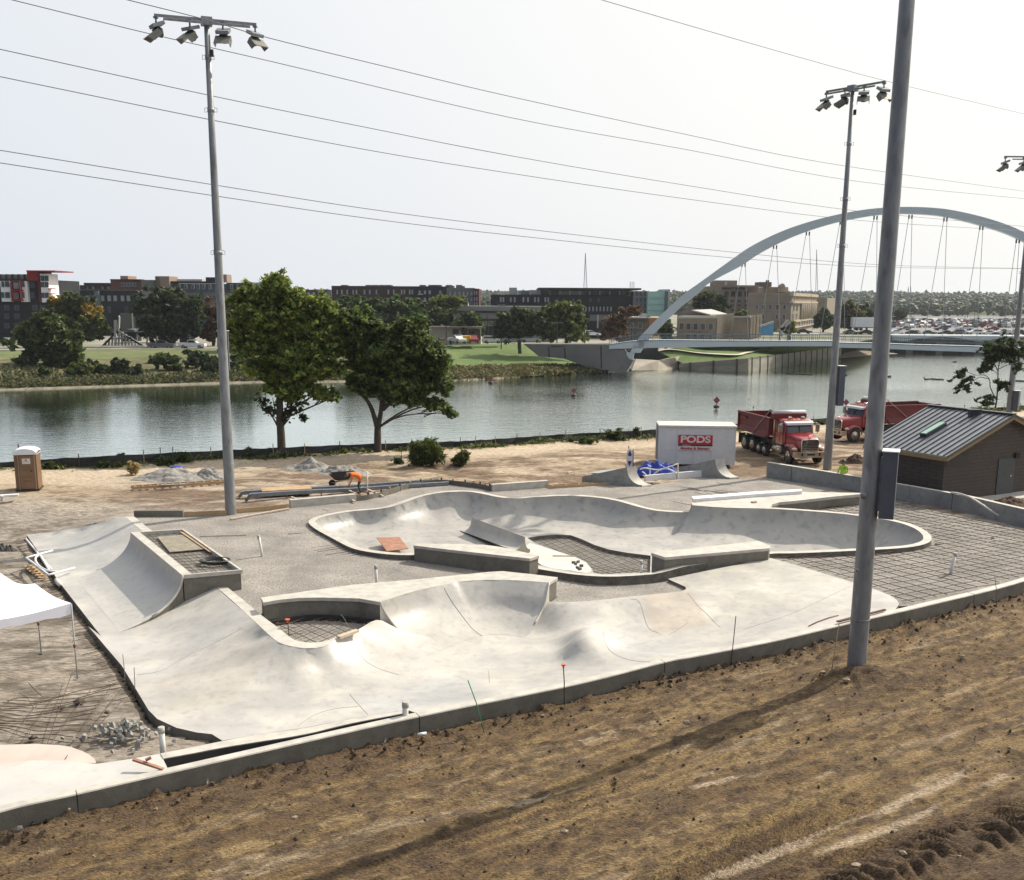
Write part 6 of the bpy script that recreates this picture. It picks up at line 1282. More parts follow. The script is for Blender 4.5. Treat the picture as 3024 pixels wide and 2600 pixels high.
for x in (84,158):blk(e,'balcony_post','K',x-3,x+3,205,356,Y-2.2,REDP,.4)
wins(e,'K',(120,),(240,318),42,46,262,mt=GL)
for y in (262,300,352):blk(e,'balcony','K',362,392,y-3,y+4,Y-2,REDP,2)
for x in range(-240,190,46):blk(e,'parapet_tooth','K',x,x+22,153,196,262.5,CHAR,3)
# long charcoal block
e,w_=bld('apartment_building','long low charcoal apartment block behind the yellow-patched tree','K',372,1065,276,300,CHAR,30);
wins(e,'K',[430,475,540,600,655,705,770,820,865,920,965,1030],(335,),26,40,300,mt=GL,frame=GP);wins(e,'K',[770,820,950],(420,),22,40,300,frame=GP)
blk(e,'roof_parapet','K',372,1062,268,278,299.6,mat('pale_coping',(.5,.5,.5)) if False else GP,1);blk(e,'stair_tower','K',900,1000,445,640,297,mat('mid_grey_cladding',(.10,.105,.10)),6);blk(e,'dark_bay','K',705,745,280,400,298.6,BGP,2)
e,w_=bld('brick_building','brown brick block with a flat dark roof left of the taller brick block','K',632,830,232,356,BRKR,20);blk(e,'flat_roof','K',628,826,218,233,354,CHAR,12);blk(e,'dark_wing','K',598,640,235,275,355,CHAR,10);wins(e,'K',(655,700,770,815),(255,),16,24,355.8,mt=GL)
e,w_=bld('brick_building','taller brown brick block with a rooftop box, light-framed windows','K',829,1060,196,350,BRKR,20);blk(e,'roof_box','K',903,963,166,197,352,TANP,8);wins(e,'K',(918,942,966,990,1014),(232,),14,26,349.8,frame=TRIM);blk(e,'cornice','K',826,1062,190,198,349.5,mat('brown_cornice',(.10,.06,.05)),3)
e,w_=bld('apartment_building','long blue-grey apartment row with tan roof boxes, partly behind the left light mast','K',1060,1940,225,345,BGP,22)
blk(e,'stone_bay','K',1060,1165,196,260,343,mat('stone_panel',(.20,.195,.175)),8);blk(e,'tan_tower','K',1165,1275,168,250,342,TANP,9);blk(e,'tan_dark_side','K',1165,1200,172,250,341.5,mat('tan_dark',(.17,.12,.085)),1);blk(e,'white_penthouse','K',1310,1518,190,214,350,mat('cream_panel',(.55,.52,.46)),10);blk(e,'roof_band','K',1205,1630,205,222,343,CHAR,8);blk(e,'dark_penthouse','K',1545,1640,176,215,347,CHAR,8);blk(e,'tan_chimney','K',1676,1705,155,215,346,TANP,6);blk(e,'blue_wing','K',1700,1830,218,300,342,mat('navy_siding',(.035,.045,.065)),6);blk(e,'pale_wing','K',1850,1990,215,300,346,mat('pale_blue_panel',(.34,.42,.45)),8)
wins(e,'K',(1345,1395,1450,1490,1530,1575,1740,1790,1880),(248,),18,30,341.7,frame=TRIM);blk(e,'lower_storey','K',1210,1930,290,420,341,GP,6);wins(e,'K',range(1330,1900,48),(330,),24,26,340.8,mt=GW)
e,w_=bld('brick_building','dark brick block with windows seen between the tall green tree and the long dark block','L',600,864,272,395,BRKD,20);wins(e,'L',(690,730,770,820),(300,),18,22,394.8,mt=GL);blk(e,'grey_wing','L',828,862,275,330,393.5,GP,2)
e,w_=bld('brick_building','long dark brown brick block with rooftop units behind the round green trees','L',862,1740,243,330,BRKD,24)
wins(e,'L',[905,940,980,1025,1050,1110,1150,1200,1290,1330,1390,1410,1450,1470,1530,1560,1600,1640,1680,1715],(288,),11,34,330,mt=GL);wins(e,'L',[1460,1530,1570,1620,1690],(340,),14,26,330,mt=GL);blk(e,'dark_panel','L',1480,1730,250,400,329.6,mat('navy_black_panel',(.028,.028,.04)),.4)
wins(e,'L',(1525,1565,1600,1680),(290,345),16,28,329.3,mt=GL)
for x in (955,1140,1190,1240,1290,1545,1610,1640,1665,1745,1820):blk(e,'rooftop_unit','L',x-22,x+22,234,244,336,GP,5)
for x,y in ((1530,300),(1560,352)):blk(e,'balcony','L',x-18,x+18,y,y+8,328.4,TRIM,1.4)
e,w_=bld('apartment_building','grey block with a dark red end bay beyond the yellow topped tree','M',48,256,256,326,GP,20);blk(e,'red_bay','M',248,291,262,395,325,mat('dark_red_brick',(.12,.03,.035)),16);wins(e,'M',(75,110,145,175,205,235),(300,345),12,26,325.8,mt=GL);wins(e,'M',(258,275),(295,340,378),9,28,324.8,mt=GL)
for x in (90,160,190):blk(e,'balcony','M',x-12,x+12,315,322,325,TRIM,1)
for x,y in ((70,240),(150,242)):blk(e,'rooftop_unit','M',x-32,x+32,y,257,330,GP,5)
# black office
BLKM=mat('black_metal_panel',(.016,.018,.026),(.024,.026,.034),scale=.5,rough=.6,stretch=(4,1,.4))
e,w_=bld('office_building','long black office block with a glass top floor and mint glass box at its right','M',380,1452,310,300,BLKM,30)
blk(e,'glass_storey','M',590,1512,275,311,303,mat('glass_storey',(.26,.28,.26),(.10,.12,.12),scale=.35,rough=.2,stretch=(1,1,.2)),20);blk(e,'roof_plane','M',740,1512,254,272,298,mat('roof_edge_dark',(.05,.05,.055)),30);blk(e,'pale_stair_box','M',518,576,254,306,304,mat('stair_box',(.42,.44,.41)),8);blk(e,'white_glass_bay','M',668,750,272,306,301,GL,6)
for x in range(600,1500,75):blk(e,'column','M',x-2.5,x+2.5,278,310,299.5,TRIM,.5)
blk(e,'louvre','M',910,1080,278,308,299.9,mat('louvre_grey',(.17,.18,.15)),.4)
wins(e,'M',[455,475,530,560,625,660,712,738,790,812],(345,),12,36,300,mt=GL,name='window');wins(e,'M',range(1095,1290,27),(415,),10,34,300,mt=GL);wins(e,'M',(880,930,1000,1040,1130,1190),(350,),16,26,300,mt=mat('faint_window',(.09,.10,.11),rough=.2))
blk(e,'entrance_void','M',1125,1270,458,505,299.6,mat('entrance_grey',(.20,.21,.21)),.5)
for x in (1185,1268):blk(e,'entrance_column','M',x-4,x+4,458,560,296,TRIM,1)
blk(e,'lower_void','M',1120,1340,505,600,299,CHAR,4)
blk(e,'grey_frame','M',1455,1562,281,480,297,mat('frame_grey',(.20,.215,.225)),10);wins(e,'M',(1478,1508,1540),(300,345,390,432),18,30,297,mt=GW)
blk(e,'mint_glass_box','M',1560,1694,283,470,294,mat('mint_glass',(.36,.56,.50),(.30,.49,.44),scale=.2,rough=.15,spec=.7),14);blk(e,'pale_fin','M',1668,1722,267,473,296,mat('fin_grey',(.42,.43,.44)),8);blk(e,'fin_dark_side','M',1692,1708,283,460,293.6,mat('fin_dark',(.12,.15,.15)),1)
for y in (330,378,425):blk(e,'glass_joint','M',1562,1692,y-1,y+1,293.8,TRIM,.2)
for z_ in ((1428,),(1442,),(1456,)):blk(e,'antenna','M',z_[0]-1,z_[0]+1,210,256,310,GP,.3)
# low grey structure
PG=mat('parking_concrete',(.23,.23,.225),(.19,.19,.185),scale=.1)
e,w_=bld('parking_structure','low grey parking structure with two dark bands left of the dark green trees','M',40,830,394,268,PG,20);blk(e,'dark_band','M',48,500,428,445,267.7,CHAR,.4);blk(e,'dark_band','M',95,520,487,505,267.7,CHAR,.4);blk(e,'roof_hut','M',150,210,366,394,272,TRIM,4);blk(e,'lower_dark','M',300,560,545,640,267.5,CHAR,.6);
for x in (440,462,480):blk(e,'rooftop_unit','M',x-7,x+7,380,394,272,GP,3)
# cream garage
CR=mat('cream_wall',(.50,.46,.38),(.43,.39,.32),scale=.2)
e,w_=bld('garage_building','low cream garage with four open bays, trucks parked in front','L',1595,1985,553,246,CR,12);blk(e,'roof_edge','L',1590,1992,545,556,244,mat('roof_edge_tan',(.25,.21,.18)),14)
for x in (1795,1862,1915,1960):blk(e,'garage_bay','L',x-22,x+22,568,650,245.8,mat('bay_brown',(.10,.08,.075)),.4)
blk(e,'roof_vent','L',1683,1700,532,546,248,TRIM,2)
# two-storey brick house-like block behind arch foot
e,w_=bld('brick_building','grey-brown two-storey brick block with two dark windows left of the arch foot','M',1388,1562,484,250,mat('greybrown_brick',(.15,.125,.10),(.12,.10,.08),scale=.5),16);wins(e,'M',(1440,1503),(540,),26,44,250,frame=TRIM);blk(e,'roof_edge','M',1384,1566,476,486,249,mat('pale_parapet',(.36,.35,.33)),16);blk(e,'orange_brick_end','M',1566,1640,482,620,252,mat('orange_brick',(.33,.17,.08)),12);blk(e,'roof_box','M',1510,1555,452,478,255,TRIM,4);wins(e,'M',(1430,1500),(605,),24,30,250,frame=TRIM)
# two-face buildings: left face shaded, right face turned to the sun
def bld4(name,label,k,xl,xc,xr,yt,yb,Y,dl,dr,mt,zb=.2):
    C=WY(k,xc,yt,Y);L=WY(k,xl,yt,Y+dl);Rr=WY(k,xr,yt,Y+dr);B=L+Rr-C;h=C.z
    e0=empty(name,(C.x,C.y,zb),label,'building');mb=MB();mb.prism([(p.x,p.y) for p in (L,C,Rr,B)],zb-1.5,h);mb.build('wall',mt,e0)
    return e0,C,L,Rr,h
def fwin(par,A,B,h,us,vs,w_,hh,mt=None,frame=None,nm='window',dep=.12):
    """windows on the vertical face A->B; us in 0..1, vs heights, w_ metres"""
    d=(B-A);d.z=0;Lf=d.length;d.normalize();nn_=Vector((d.y,-d.x,0));nn_=nn_ if nn_.y<0 or nn_.dot(Vector((0,0,0))-A)>0 else -nn_
    if nn_.dot(Vector((CAM[0],CAM[1],0))-Vector((A.x,A.y,0)))<0:nn_=-nn_
    for v_ in vs:
        for u_ in us:
            p=Vector((A.x,A.y,v_))+d*(u_*Lf);par_=par
            if frame:
                mb=MB();mb.bar(p-d*(w_/2+.15)+nn_*dep*.5,p+d*(w_/2+.15)+nn_*dep*.5,dep,hh+.3);par_=mb.build('window',frame,par);dd=dep+.04;nm2='pane'
            else:dd=dep*.6;nm2=nm
            mb=MB();mb.bar(p-d*w_/2+nn_*dd,p+d*w_/2+nn_*dd,.06,hh);mb.build(nm2,mt or GW,par_)
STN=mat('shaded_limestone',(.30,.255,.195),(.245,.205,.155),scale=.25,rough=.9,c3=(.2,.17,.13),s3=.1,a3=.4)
e,C,L,Rr,h=bld4('stone_hall','two-storey stone hall with pilastered cream end beyond the arch foot','N',325,700,868,600,812,258,3,34,STN)
fwin(e,L,C,h,(.12,.3,.48,.67,.87),(h-2.5,),1.0,1.5,frame=TRIM);fwin(e,L,C,h,(.3,.48,.67,.87),(h-4.9,),1.0,1.1,frame=TRIM)
for u_ in (.02,.12,.24,.36,.48,.6,.72,.84,.97):
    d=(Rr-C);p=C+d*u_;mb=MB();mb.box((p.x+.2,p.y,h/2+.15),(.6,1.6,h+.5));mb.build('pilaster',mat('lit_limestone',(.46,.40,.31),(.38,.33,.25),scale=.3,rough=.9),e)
fwin(e,C,Rr,h,(.06,.18,.3,.42,.54,.66,.78,.9),(h-2.7,),1.7,2.7,dep=.2)
mb=MB();a,b=WY('N',330,608,256.5),WY('N',705,604,256.5);mb.bar(a,b,.6,.5);mb.build('cornice',TRIM,e)
# gabled roof behind
e2=empty('gabled_shed',WY('N',560,600,275),'pale gabled roof of a long shed behind the stone hall','building');a,b,c_=WY('N',325,560,272),WY('N',455,538,272),WY('N',620,605,272);mb=MB();mb.extr([Vector((a.x,a.y,1)),a,b,c_,Vector((c_.x,c_.y,1))],(8,26,0));mb.build('wall',mat('weathered_siding',(.22,.20,.17)),e2,fix=True)
mb=MB();mb.extr([WY('N',470,548,271.5),WY('N',650,540,285),WY('N',800,585,285),WY('N',640,590,271.5)],(0,0,.3));mb.build('roof',mat('pale_roof',(.48,.47,.45)),e2,fix=True)
e,C,L,Rr,h=bld4('stone_hall','dark stone block with a pilastered cream end right of the longer hall','N',865,1020,1118,606,812,262,2,26,STN)
for u_ in (.04,.3,.6,.95):
    d=(Rr-C);p=C+d*u_;mb=MB();mb.box((p.x+.2,p.y,h/2+.15),(.6,1.6,h+.5));mb.build('pilaster',mat('lit_limestone',(.46,.40,.31)),e)
fwin(e,C,Rr,h,(.17,.45,.78),(h-2.8,),1.8,2.7,dep=.2);mb=MB();mb.bar(L+Vector((0,-.3,.1)),C+Vector((0,-.3,.1)),.6,.4);mb.build('cornice',TRIM,e)
# federal building
e,C,L,Rr,h=bld4('courthouse','large three-storey stone courthouse with a sunlit colonnade on its right face','N',1002,1422,1660,378,760,335,6,75,STN)
fwin(e,L,C,h,(.22,.37,.53,.69,.85),(h-4.4,),.8,1.5,frame=TRIM);fwin(e,L,C,h,(.22,.37,.69,.85),(h-7.4,),.8,1.4,frame=TRIM)
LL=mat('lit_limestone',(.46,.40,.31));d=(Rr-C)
for i in range(9):
    p=C+d*(.32+.6*i/8);mb=MB();mb.smooth=True;mb.cyl((p.x+.5,p.y,h-8.6),(p.x+.5,p.y,h-3.2),.5,12);mb.build('column',LL,e)
for z,t_h in ((h-.3,1.0),(h-2.8,.6),(h-8.9,.6),(h-11.0,.3)):
    mb=MB();dd=d.normalized();mb.bar(Vector((C.x,C.y,z))-dd*.6,Vector((Rr.x,Rr.y,z))+dd*.6,1.2,t_h);mb.build('cornice_band',LL,e)
    mb=MB();dl_=(C-L).normalized();mb.bar(Vector((L.x,L.y,z)),Vector((C.x,C.y,z))+dl_*.4,.5,t_h*.8);mb.build('cornice_band',STN,e)
fwin(e,C,Rr,h,(.08,.20),(h-4.6,h-7.4),3.5,1.7,dep=.2);fwin(e,C,Rr,h,(.35,.45,.55,.65,.75,.85),(h-10.2,),3.6,1.8,dep=.2);fwin(e,C,Rr,h,[.355+.075*i for i in range(8)],(h-5.8,),3.0,4.6,dep=.12)
# hotel
HB=mat('hotel_stone',(.27,.22,.17),(.22,.18,.14),scale=.2)
e,w_=bld('hotel','brown-grey hotel block with sign letters along its top, behind the courthouse','N',612,1105,312,360,HB,24)
blk(e,'penthouse','N',690,895,254,313,364,HB,10);blk(e,'roof_slope','N',880,1100,300,320,358,HB,6);blk(e,'penthouse_window','N',778,800,268,300,363.7,TRIM,.3)
wins(e,'N',(797,858,922,988),(385,),36,50,360,mt=mat('shaded_arcade',(.05,.04,.035)),name='arch_opening');wins(e,'N',(850,917,985),(452,493,537),30,20,360,mt=GW)
c_=WY('N',858,332,359.2);text('sign_lettering','EMBASSY SUITES',1.05,mat('sign_dark_letters',(.045,.03,.028)),e,Matrix.Translation(c_-wloc(e))@Matrix.Rotation(R(90),4,'X'),.12,.04,1.02)
e,w_=bld('hotel_annex','tan rooftop block with a small bell gable right of the hotel','N',1178,1385,318,375,mat('tan_annex',(.33,.27,.20)),20)
blk(e,'mechanical_box','N',1115,1225,270,316,372,mat('mech_box',(.13,.105,.09)),8);blk(e,'lit_bay','N',1305,1385,325,365,373,LL,6);a=WY('N',1335,283,372)
mb=MB();mb.extr([WY('N',1310,330,372),WY('N',1358,330,372),WY('N',1355,300,372),WY('N',1345,290,372),a,WY('N',1325,290,372),WY('N',1313,300,372)],(0,3,0));mb.build('bell_gable',mat('tan_annex',(.33,.27,.20)),e,fix=True)
for x in (1181,1198):blk(e,'vent_stack','N',x-4,x+4,252,272,376,CHAR,1)
e,C,L,Rr,h=bld4('stone_block','distant low stone block with a lit right face, past the courthouse','N',1655,1760,1855,420,560,430,3,60,STN)
e,w_=bld('red_brick_building','distant long red brick building with two grey bays across the parking lots','O',1095,1425,542,900,mat('bright_red_brick',(.27,.05,.045),(.2,.04,.035),scale=.2),20,zb=1);blk(e,'grey_bay','O',1160,1185,540,616,898,GP,3);blk(e,'grey_bay','O',1240,1260,545,616,898,GP,3);wins(e,'O',(1110,1130,1205,1280,1310,1340,1370,1400),(565,590),9,9,899.8,mt=GL)
e,w_=bld('grey_red_building','small distant grey and red building left of the red brick one','O',865,985,540,880,mat('pale_grey_red',(.30,.33,.36)),20,zb=1);blk(e,'red_floor','O',915,985,560,605,878,mat('dull_red',(.22,.07,.06)),3)
# screen, truck, fan sculpture
scn=empty('blue_screen',W('N',1180,785,.5),'bright blue slanted banner screen between the halls and the courthouse','banner screen');Ys=252
pts=[WY('N',1112,695,Ys),WY('N',1247,650,Ys),WY('N',1243,782,Ys),WY('N',1125,780,Ys)];mb=MB();mb.extr(pts,(0,.4,0));mb.build('panel',mat('blue_canvas',(.10,.28,.48),(.08,.24,.42),scale=.5),scn,fix=True);mb=MB();mb.bar(pts[0],pts[1],.5,.5);mb.build('frame',TRIM,scn)
sc_=empty('metal_sculpture',W('N',1350,790,.5),'slanted pale metal pipe sculpture beside the yellow-green tree','sculpture')
for a,b in (((1300,730),(1385,635)),((1318,735),(1400,645)),((1335,735),(1352,700)),((1322,735),(1318,790)),((1300,712),(1330,722))):
    mb=MB();mb.bar(WY('N',*a,255),WY('N',*b,255),.6,.6);mb.build('pipe',mat('pale_metal',(.42,.40,.36)),sc_)
Yf=236;fs=empty('fan_sculpture',WY('K',930,705,Yf),'white ribbed fan-shaped timber structure with a tall mast, on the far bank','sculpture')
mb=MB();mb.bar(WY('K',870,705,Yf),WY('K',866,500,Yf),.5,.5);mb.build('post',TRIM,fs)
mb=MB();mb.extr([WY('K',884,580,Yf),WY('K',880,540,Yf),WY('K',890,465,Yf),WY('K',898,475,Yf),WY('K',895,560,Yf)],(0,.5,0));mb.build('mast_blade',TRIM,fs,fix=True)
RIB=mat('pale_grey_timber',(.27,.27,.27),(.2,.2,.2),scale=1)
for i in range(12):
    x=790+i*25;ytop=690-(100 if x<880 else 100)*max(0,1-abs(x-905)/150)**1.0-10
    mb=MB();mb.bar(WY('K',x,708,Yf-.5),WY('K',x+8,ytop,Yf+1),.28,.5,up=(0,1,0));mb.build('rib',RIB,fs)
for a,b in (((765,700),(885,580)),((885,580),(1095,705)),((830,640),(990,630)),((950,620),(1090,700))):
    mb=MB();mb.bar(WY('K',*a,Yf),WY('K',*b,Yf),.3,.4);mb.build('edge_beam',RIB if a[0]>800 else CHAR,fs)
for x in (1020,1100,1170,1240):
    mb=MB();mb.bar(WY('K',x,700,Yf+4),WY('K',x+14,600,Yf+4),.35,.35);o=mb.build('leaning_frame_post',RIB,fs)
pv_=empty('park_shelter',WY('K',1000,640,250),'low dark shelter roofs behind the ribbed fan structure','shelter')
mb=MB();mb.extr([WY('K',905,582,246),WY('K',950,566,246),WY('K',1010,572,246),WY('K',1010,588,246)],(0,8,0));mb.build('roof',mat('shelter_roof',(.10,.115,.13)),pv_,fix=True)
for x0,x1,y0,y1 in ((905,1010,588,660),(1085,1210,585,640),(1345,1420,580,690)):blk(pv_,'wall','K',x0,x1,y0,y1,250,CHAR,5)
# railing wall at far left under tree
bw_=[W('K',-200,800,-1.5),W('K',0,800,-1.5),W('K',200,810,-1.6),W('K',360,812,-1.6)]
rw_=empty('bank_wall',bw_[1],'white-railed grey concrete wall on the far bank at the left edge','wall')
mb=MB();mb.loft([[p-Vector((0,.3,1.9)) for p in bw_],bw_,[p+Vector((0,1,0)) for p in bw_]]);mb.build('wall_face',GP if False else mat('bank_wall_concrete',(.22,.23,.22)),rw_)
mb=MB();mb.tube([p+Vector((0,0,.2)) for p in bw_],.12,5);mb.build('rail',TRIM,rw_)
# masts, water tower
def lat(name,k,x,yt,yb,Y,w0,label,cat_='radio mast'):
    a=WY(k,x,yb,Y);b=WY(k,x,yt,Y);mb=MB();h=(b-a).length
    for s_ in (-1,1):mb.bar(a+Vector((s_*w0,0,0)),b,.9*w0/2.2,.6)
    for i in range(14):
        t=i/14;t2=(i+1)/14;mb.bar(a.lerp(b,t)+Vector((-w0*(1-t),0,0)),a.lerp(b,t2)+Vector((w0*(1-t2),0,0)),.4*w0/2.2,.4)
    mb.build(name,mat('mast_grey',(.33,.35,.38)),label=label,cat=cat_,group='distant radio masts')
lat('radio_mast','Y',297,1025,1180,1300,2.2,'tall thin lattice mast standing behind the black office block')
lat('radio_mast','Y',1233,1010,1190,1900,2.0,'faint thin mast seen through the bridge hangers beside the courthouse')
lat('radio_mast','O',914,318,402,1700,1.2,'left one of the two small masts on the ridge by the water tower');lat('radio_mast','O',937,308,402,1700,1.2,'right one of the two small masts on the ridge by the water tower')
c=WY('O',842,380,1700);wt_=empty('water_tower',(c.x,c.y,20),'pale blue-grey water tower on the wooded ridge','water tower');mb=MB();mb.smooth=True;s=FP*3.2388/1700/1.0;r_=23/(3.2388*FP/1700);zz0=WY('O',842,402,1700).z;zz1=WY('O',842,358,1700).z
mb.tube([(c.x,c.y,zz0-12),(c.x,c.y,zz1-1),(c.x,c.y,zz1)],[r_,r_,r_*.6],18);mb.build('tank',mat('tank_blue',(.30,.38,.46)),wt_);mb=MB();mb.cyl((c.x,c.y,zz0-30),(c.x,c.y,zz0-11),r_*.7,12);mb.build('stem',mat('tank_blue',(.30,.38,.46)),wt_)
# lamp posts on the far bank
for i,(k,x,y0,y1,Y,arm) in enumerate((('M',585,518,640,232,1),('M',878,518,665,215,1),('M',458,560,668,226,0),('M',750,560,625,240,0),('M',978,560,640,232,0),('M',358,455,620,255,0),('M',45,545,640,240,0),('K',1635,512,690,228,1),('M',1085,560,640,232,2),('M',1440,555,600,235,1),('N',1305,640,800,240,0),('N',1383,735,825,222,0))):
    a=WY(k,x,y1,Y);b=WY(k,x,y0,Y);e0=empty('lamp_post',a,['lamp post with a cross arm left of the dark green trees','lamp post with a cross arm in front of the yellow-green tree','short dark lamp post at the left end of the abutment','thin lamp post in front of the dark green trees','thin lamp post right of the yellow-green tree','tall thin pole in front of the parking structure','thin lamp post before the cream garage','thin pole in front of the red-brown tree','globe lamp post under the rust coloured tree','lamp post with a short arm before the two-storey brick block','thin pale post at the foot of the courthouse','dark post on the footbridge edge near the courthouse'][i],'lamp post','lamp posts on the far bank')
    mb=MB();mb.tube([Vector((a.x,a.y,min(a.z,.2))),b],.11,6);mb.build('post',CHAR,e0)
    mb=MB()
    if arm==1:mb.bar(b-Vector((1.3,0,0)),b+Vector((1.3,0,0)),.3,.2)
    elif arm==2:mb.ell(b,(.45,.45,.45),10,8)
    else:mb.box(b,(.4,.4,.25))
    mb.build('lamp_head',TRIM if arm==2 else GP,e0)
mat=_mat
# ============================================================ FAR TREES
FT=[('K',(420,935),[(370,560,150,120),(230,620,120,120),(520,640,110,110),(300,760,150,120),(470,780,140,120),(380,880,150,70),(200,820,90,80),(570,740,70,110),(340,480,90,60)],184,GREEN,4600,.62,'big green tree at the water edge on the far left bank',-2.6),
('K',(600,650),[(500,400,110,90),(620,380,90,70),(560,500,150,90),(700,480,90,90),(440,360,70,50),(770,560,70,70),(640,600,100,70)],226,GREEN,3400,.75,'green tree with golden yellow patches behind the big left bank tree',0),
('K',(1270,690),[(1270,340,170,100),(1120,400,120,110),(1420,400,110,100),(1200,500,190,100),(1380,520,140,90),(1260,600,160,60),(1470,580,60,60)],231,DGREEN,5200,.75,'very dark wide tree above the two pickup trucks',0),
('K',(1600,700),[(1580,420,75,90),(1640,520,90,90),(1570,600,70,80),(1690,400,50,60)],236,RUST,2400,.7,'red-brown tree right behind the left light mast',0),
('K',(1760,720),[(1780,480,90,90),(1720,600,90,90),(1850,560,90,100),(1800,680,120,60)],215,GREEN*.8,2600,.7,'dark green tree filling the gap behind the tall green tree',0),
('L',(1380,560),[(1380,400,160,80),(1200,400,110,70),(1500,450,90,70),(1300,480,140,60),(1440,520,100,50),(1080,350,110,40)],250,np.array([(.06,.10,.025),(.045,.078,.022),(.08,.12,.03)]),4600,.8,'broad rounded bright green tree behind the olive tree',0),
('L',(1030,500),[(960,400,110,70),(1080,430,100,60),(1000,500,120,60)],262,DGREEN*1.2,2200,.8,'dull green tree left of the broad rounded green tree',0),
('L',(1700,560),[(1700,360,110,45),(1800,370,60,40),(1660,420,80,50)],262,YGREEN*1.3,2200,.8,'yellow topped tree in front of the grey apartment block',0),
('L',(1680,600),[(1660,480,90,70),(1730,520,50,60),(1620,540,50,50)],252,DGREEN*1.4,1900,.75,'brownish green tree below the yellow topped one',0),
('M',(230,640),[(220,500,90,70),(280,560,50,60),(160,540,60,60),(230,580,80,50)],248,DGREEN*1.5,2200,.7,'grey-green tree in front of the parking structure',0),
('M',(60,540),[(40,480,60,60),(0,500,50,50)],250,DGREEN*1.3,900,.75,'dark tree at the left end of the parking structure',0),
('M',(600,668),[(590,470,110,70),(500,510,70,60),(640,560,110,70),(520,600,120,60),(700,480,80,70),(470,560,60,60),(740,560,90,60)],222,GREEN*.8,5200,.66,'wide dark green tree in front of the black office block',0),
('M',(960,668),[(930,430,110,70),(1000,420,70,60),(1040,500,70,80),(880,520,90,80),(970,560,110,80),(800,450,60,50),(830,600,60,50),(1020,610,80,40)],224,YGREEN,5200,.66,'sunlit yellow-green tree in front of the black office block',0),
('M',(1400,640),[(1460,425,60,35),(1390,450,60,40),(1340,500,70,50),(1280,560,70,60),(1340,590,80,50),(1230,610,50,40)],244,RUST*1.2,2600,.66,'rust and green tree left of the grey-brown brick block',0),
('M',(1700,630),[(1700,560,60,50),(1680,600,60,40)],240,DGREEN*1.3,900,.6,'small dark tree under the arch by the stone hall',0),
('N',(680,560),[(640,420,120,60),(560,460,100,60),(740,450,90,60),(650,500,170,50)],300,DGREEN*1.1,2600,.85,'dark round tree in front of the hotel',0),
('N',(960,600),[(950,575,50,22),(905,580,30,15)],268,YGREEN,500,.7,'small bright tree top over the stone hall roofs',0),
('N',(1400,775),[(1400,690,50,45),(1370,730,50,35),(1430,730,30,30)],262,YGREEN*1.4,1300,.6,'bright yellow-green small tree by the courthouse steps',0),
('O',(100,720),[(110,600,70,70),(60,640,60,60),(170,640,60,60),(110,680,90,40)],335,DGREEN*1.2,2200,.9,'dark tree just right of the courthouse colonnade',.8),
('O',(370,720),[(350,520,90,70),(300,600,80,60),(420,600,90,70),(360,660,120,50)],322,RUST*.45+GREEN.mean(0)*.5,3300,.9,'olive brown tree on the far bank right of the courthouse',.8),
('O',(520,710),[(500,560,60,50),(540,610,60,60),(470,650,50,40),(560,660,50,40)],330,DGREEN*1.4,1900,.9,'dark green tree between the olive tree and the nearest mast',.8),
('O',(810,630),[(800,570,55,35),(850,590,40,30),(780,600,40,30)],470,DGREEN,1200,1.2,'round dark tree left of the small grey and red building',1),
]
for i,(k,bs,lob,Y,hu,n_,sz,lb,zb) in enumerate(FT):
    ex=None
    if i==1:
        c1=np.array(WY('K',690,420,226));c2=np.array(WY('K',430,352,226))
        def ex(P,hh,c1=c1,c2=c2):
            m_=(np.linalg.norm((P-c1)*np.array([1,.25,1]),axis=1)<1.9)|(np.linalg.norm((P-c2)*np.array([1,.25,1]),axis=1)<1.2);hh[m_]=GOLD[rng.integers(0,3,m_.sum())];return hh
    tree_px('far_tree',k,bs,lob,Y,zb,hu,n_,sz,lb,group='trees along the far bank',trunk=.4,extra=ex,shell=.35)
# shrubs on the far left bank
for i,(x,yb,hw,h,hu,lb) in enumerate([(1270,900,110,150,GREEN*.9,'wide green shrub on the bank below the grey pickup'),(1200,850,80,100,GREEN,'shrub on the bank left of the wide shrub below the pickups'),(1460,880,80,150,DGREEN*1.3,'dark shrub on the bank below the white pickup'),(1580,930,90,200,DGREEN*1.5,'tall glossy shrub on the bank beside the left light mast'),(1440,780,50,50,DGREEN,'small dark shrub just under the white pickup'),(910,920,70,130,DGREEN*1.2,'dark shrub below the fan sculpture'),(1010,940,60,110,DGREEN*1.3,'round shrub near the water below the fan sculpture'),(760,920,80,100,GREEN,'green shrub right of the big left bank tree'),(600,940,90,110,YGREEN*.9,'yellowish shrub by the water right of the big left bank tree'),(350,940,50,90,GREEN*1.1,'bright shrub by the water under the big left bank tree'),(700,860,50,60,DGREEN,'dark low shrub between the left bank tree and the lawn'),(1850,900,120,150,DGREEN,'dark shrub mass behind the tall green tree'),(60,690,60,50,GREEN,'low hedge beside the white van')]):
    ta_=W('K',x,yb,-1);ta_=ta_.x/ta_.y;A=Vector(s_[int(np.argmin(abs(s_[:,0]/s_[:,1]-ta_)))]);B=Vector(t_[int(np.argmin(abs(t_[:,0]/t_[:,1]-ta_)))]);f_=.5
    for _ in range(20):
        q=A.lerp(B,f_);f_=min(1,max(0,f_+(PX(q)[1]-(750+yb/2.5447))*.01))
    Y=q.y;b=q;bush('K',x,yb,hw,h,hu,lb,name='bank_shrub',n=1500 if hw>60 else 600,size=.5,Y=Y,group='shrubs on the far left bank',stems=False)
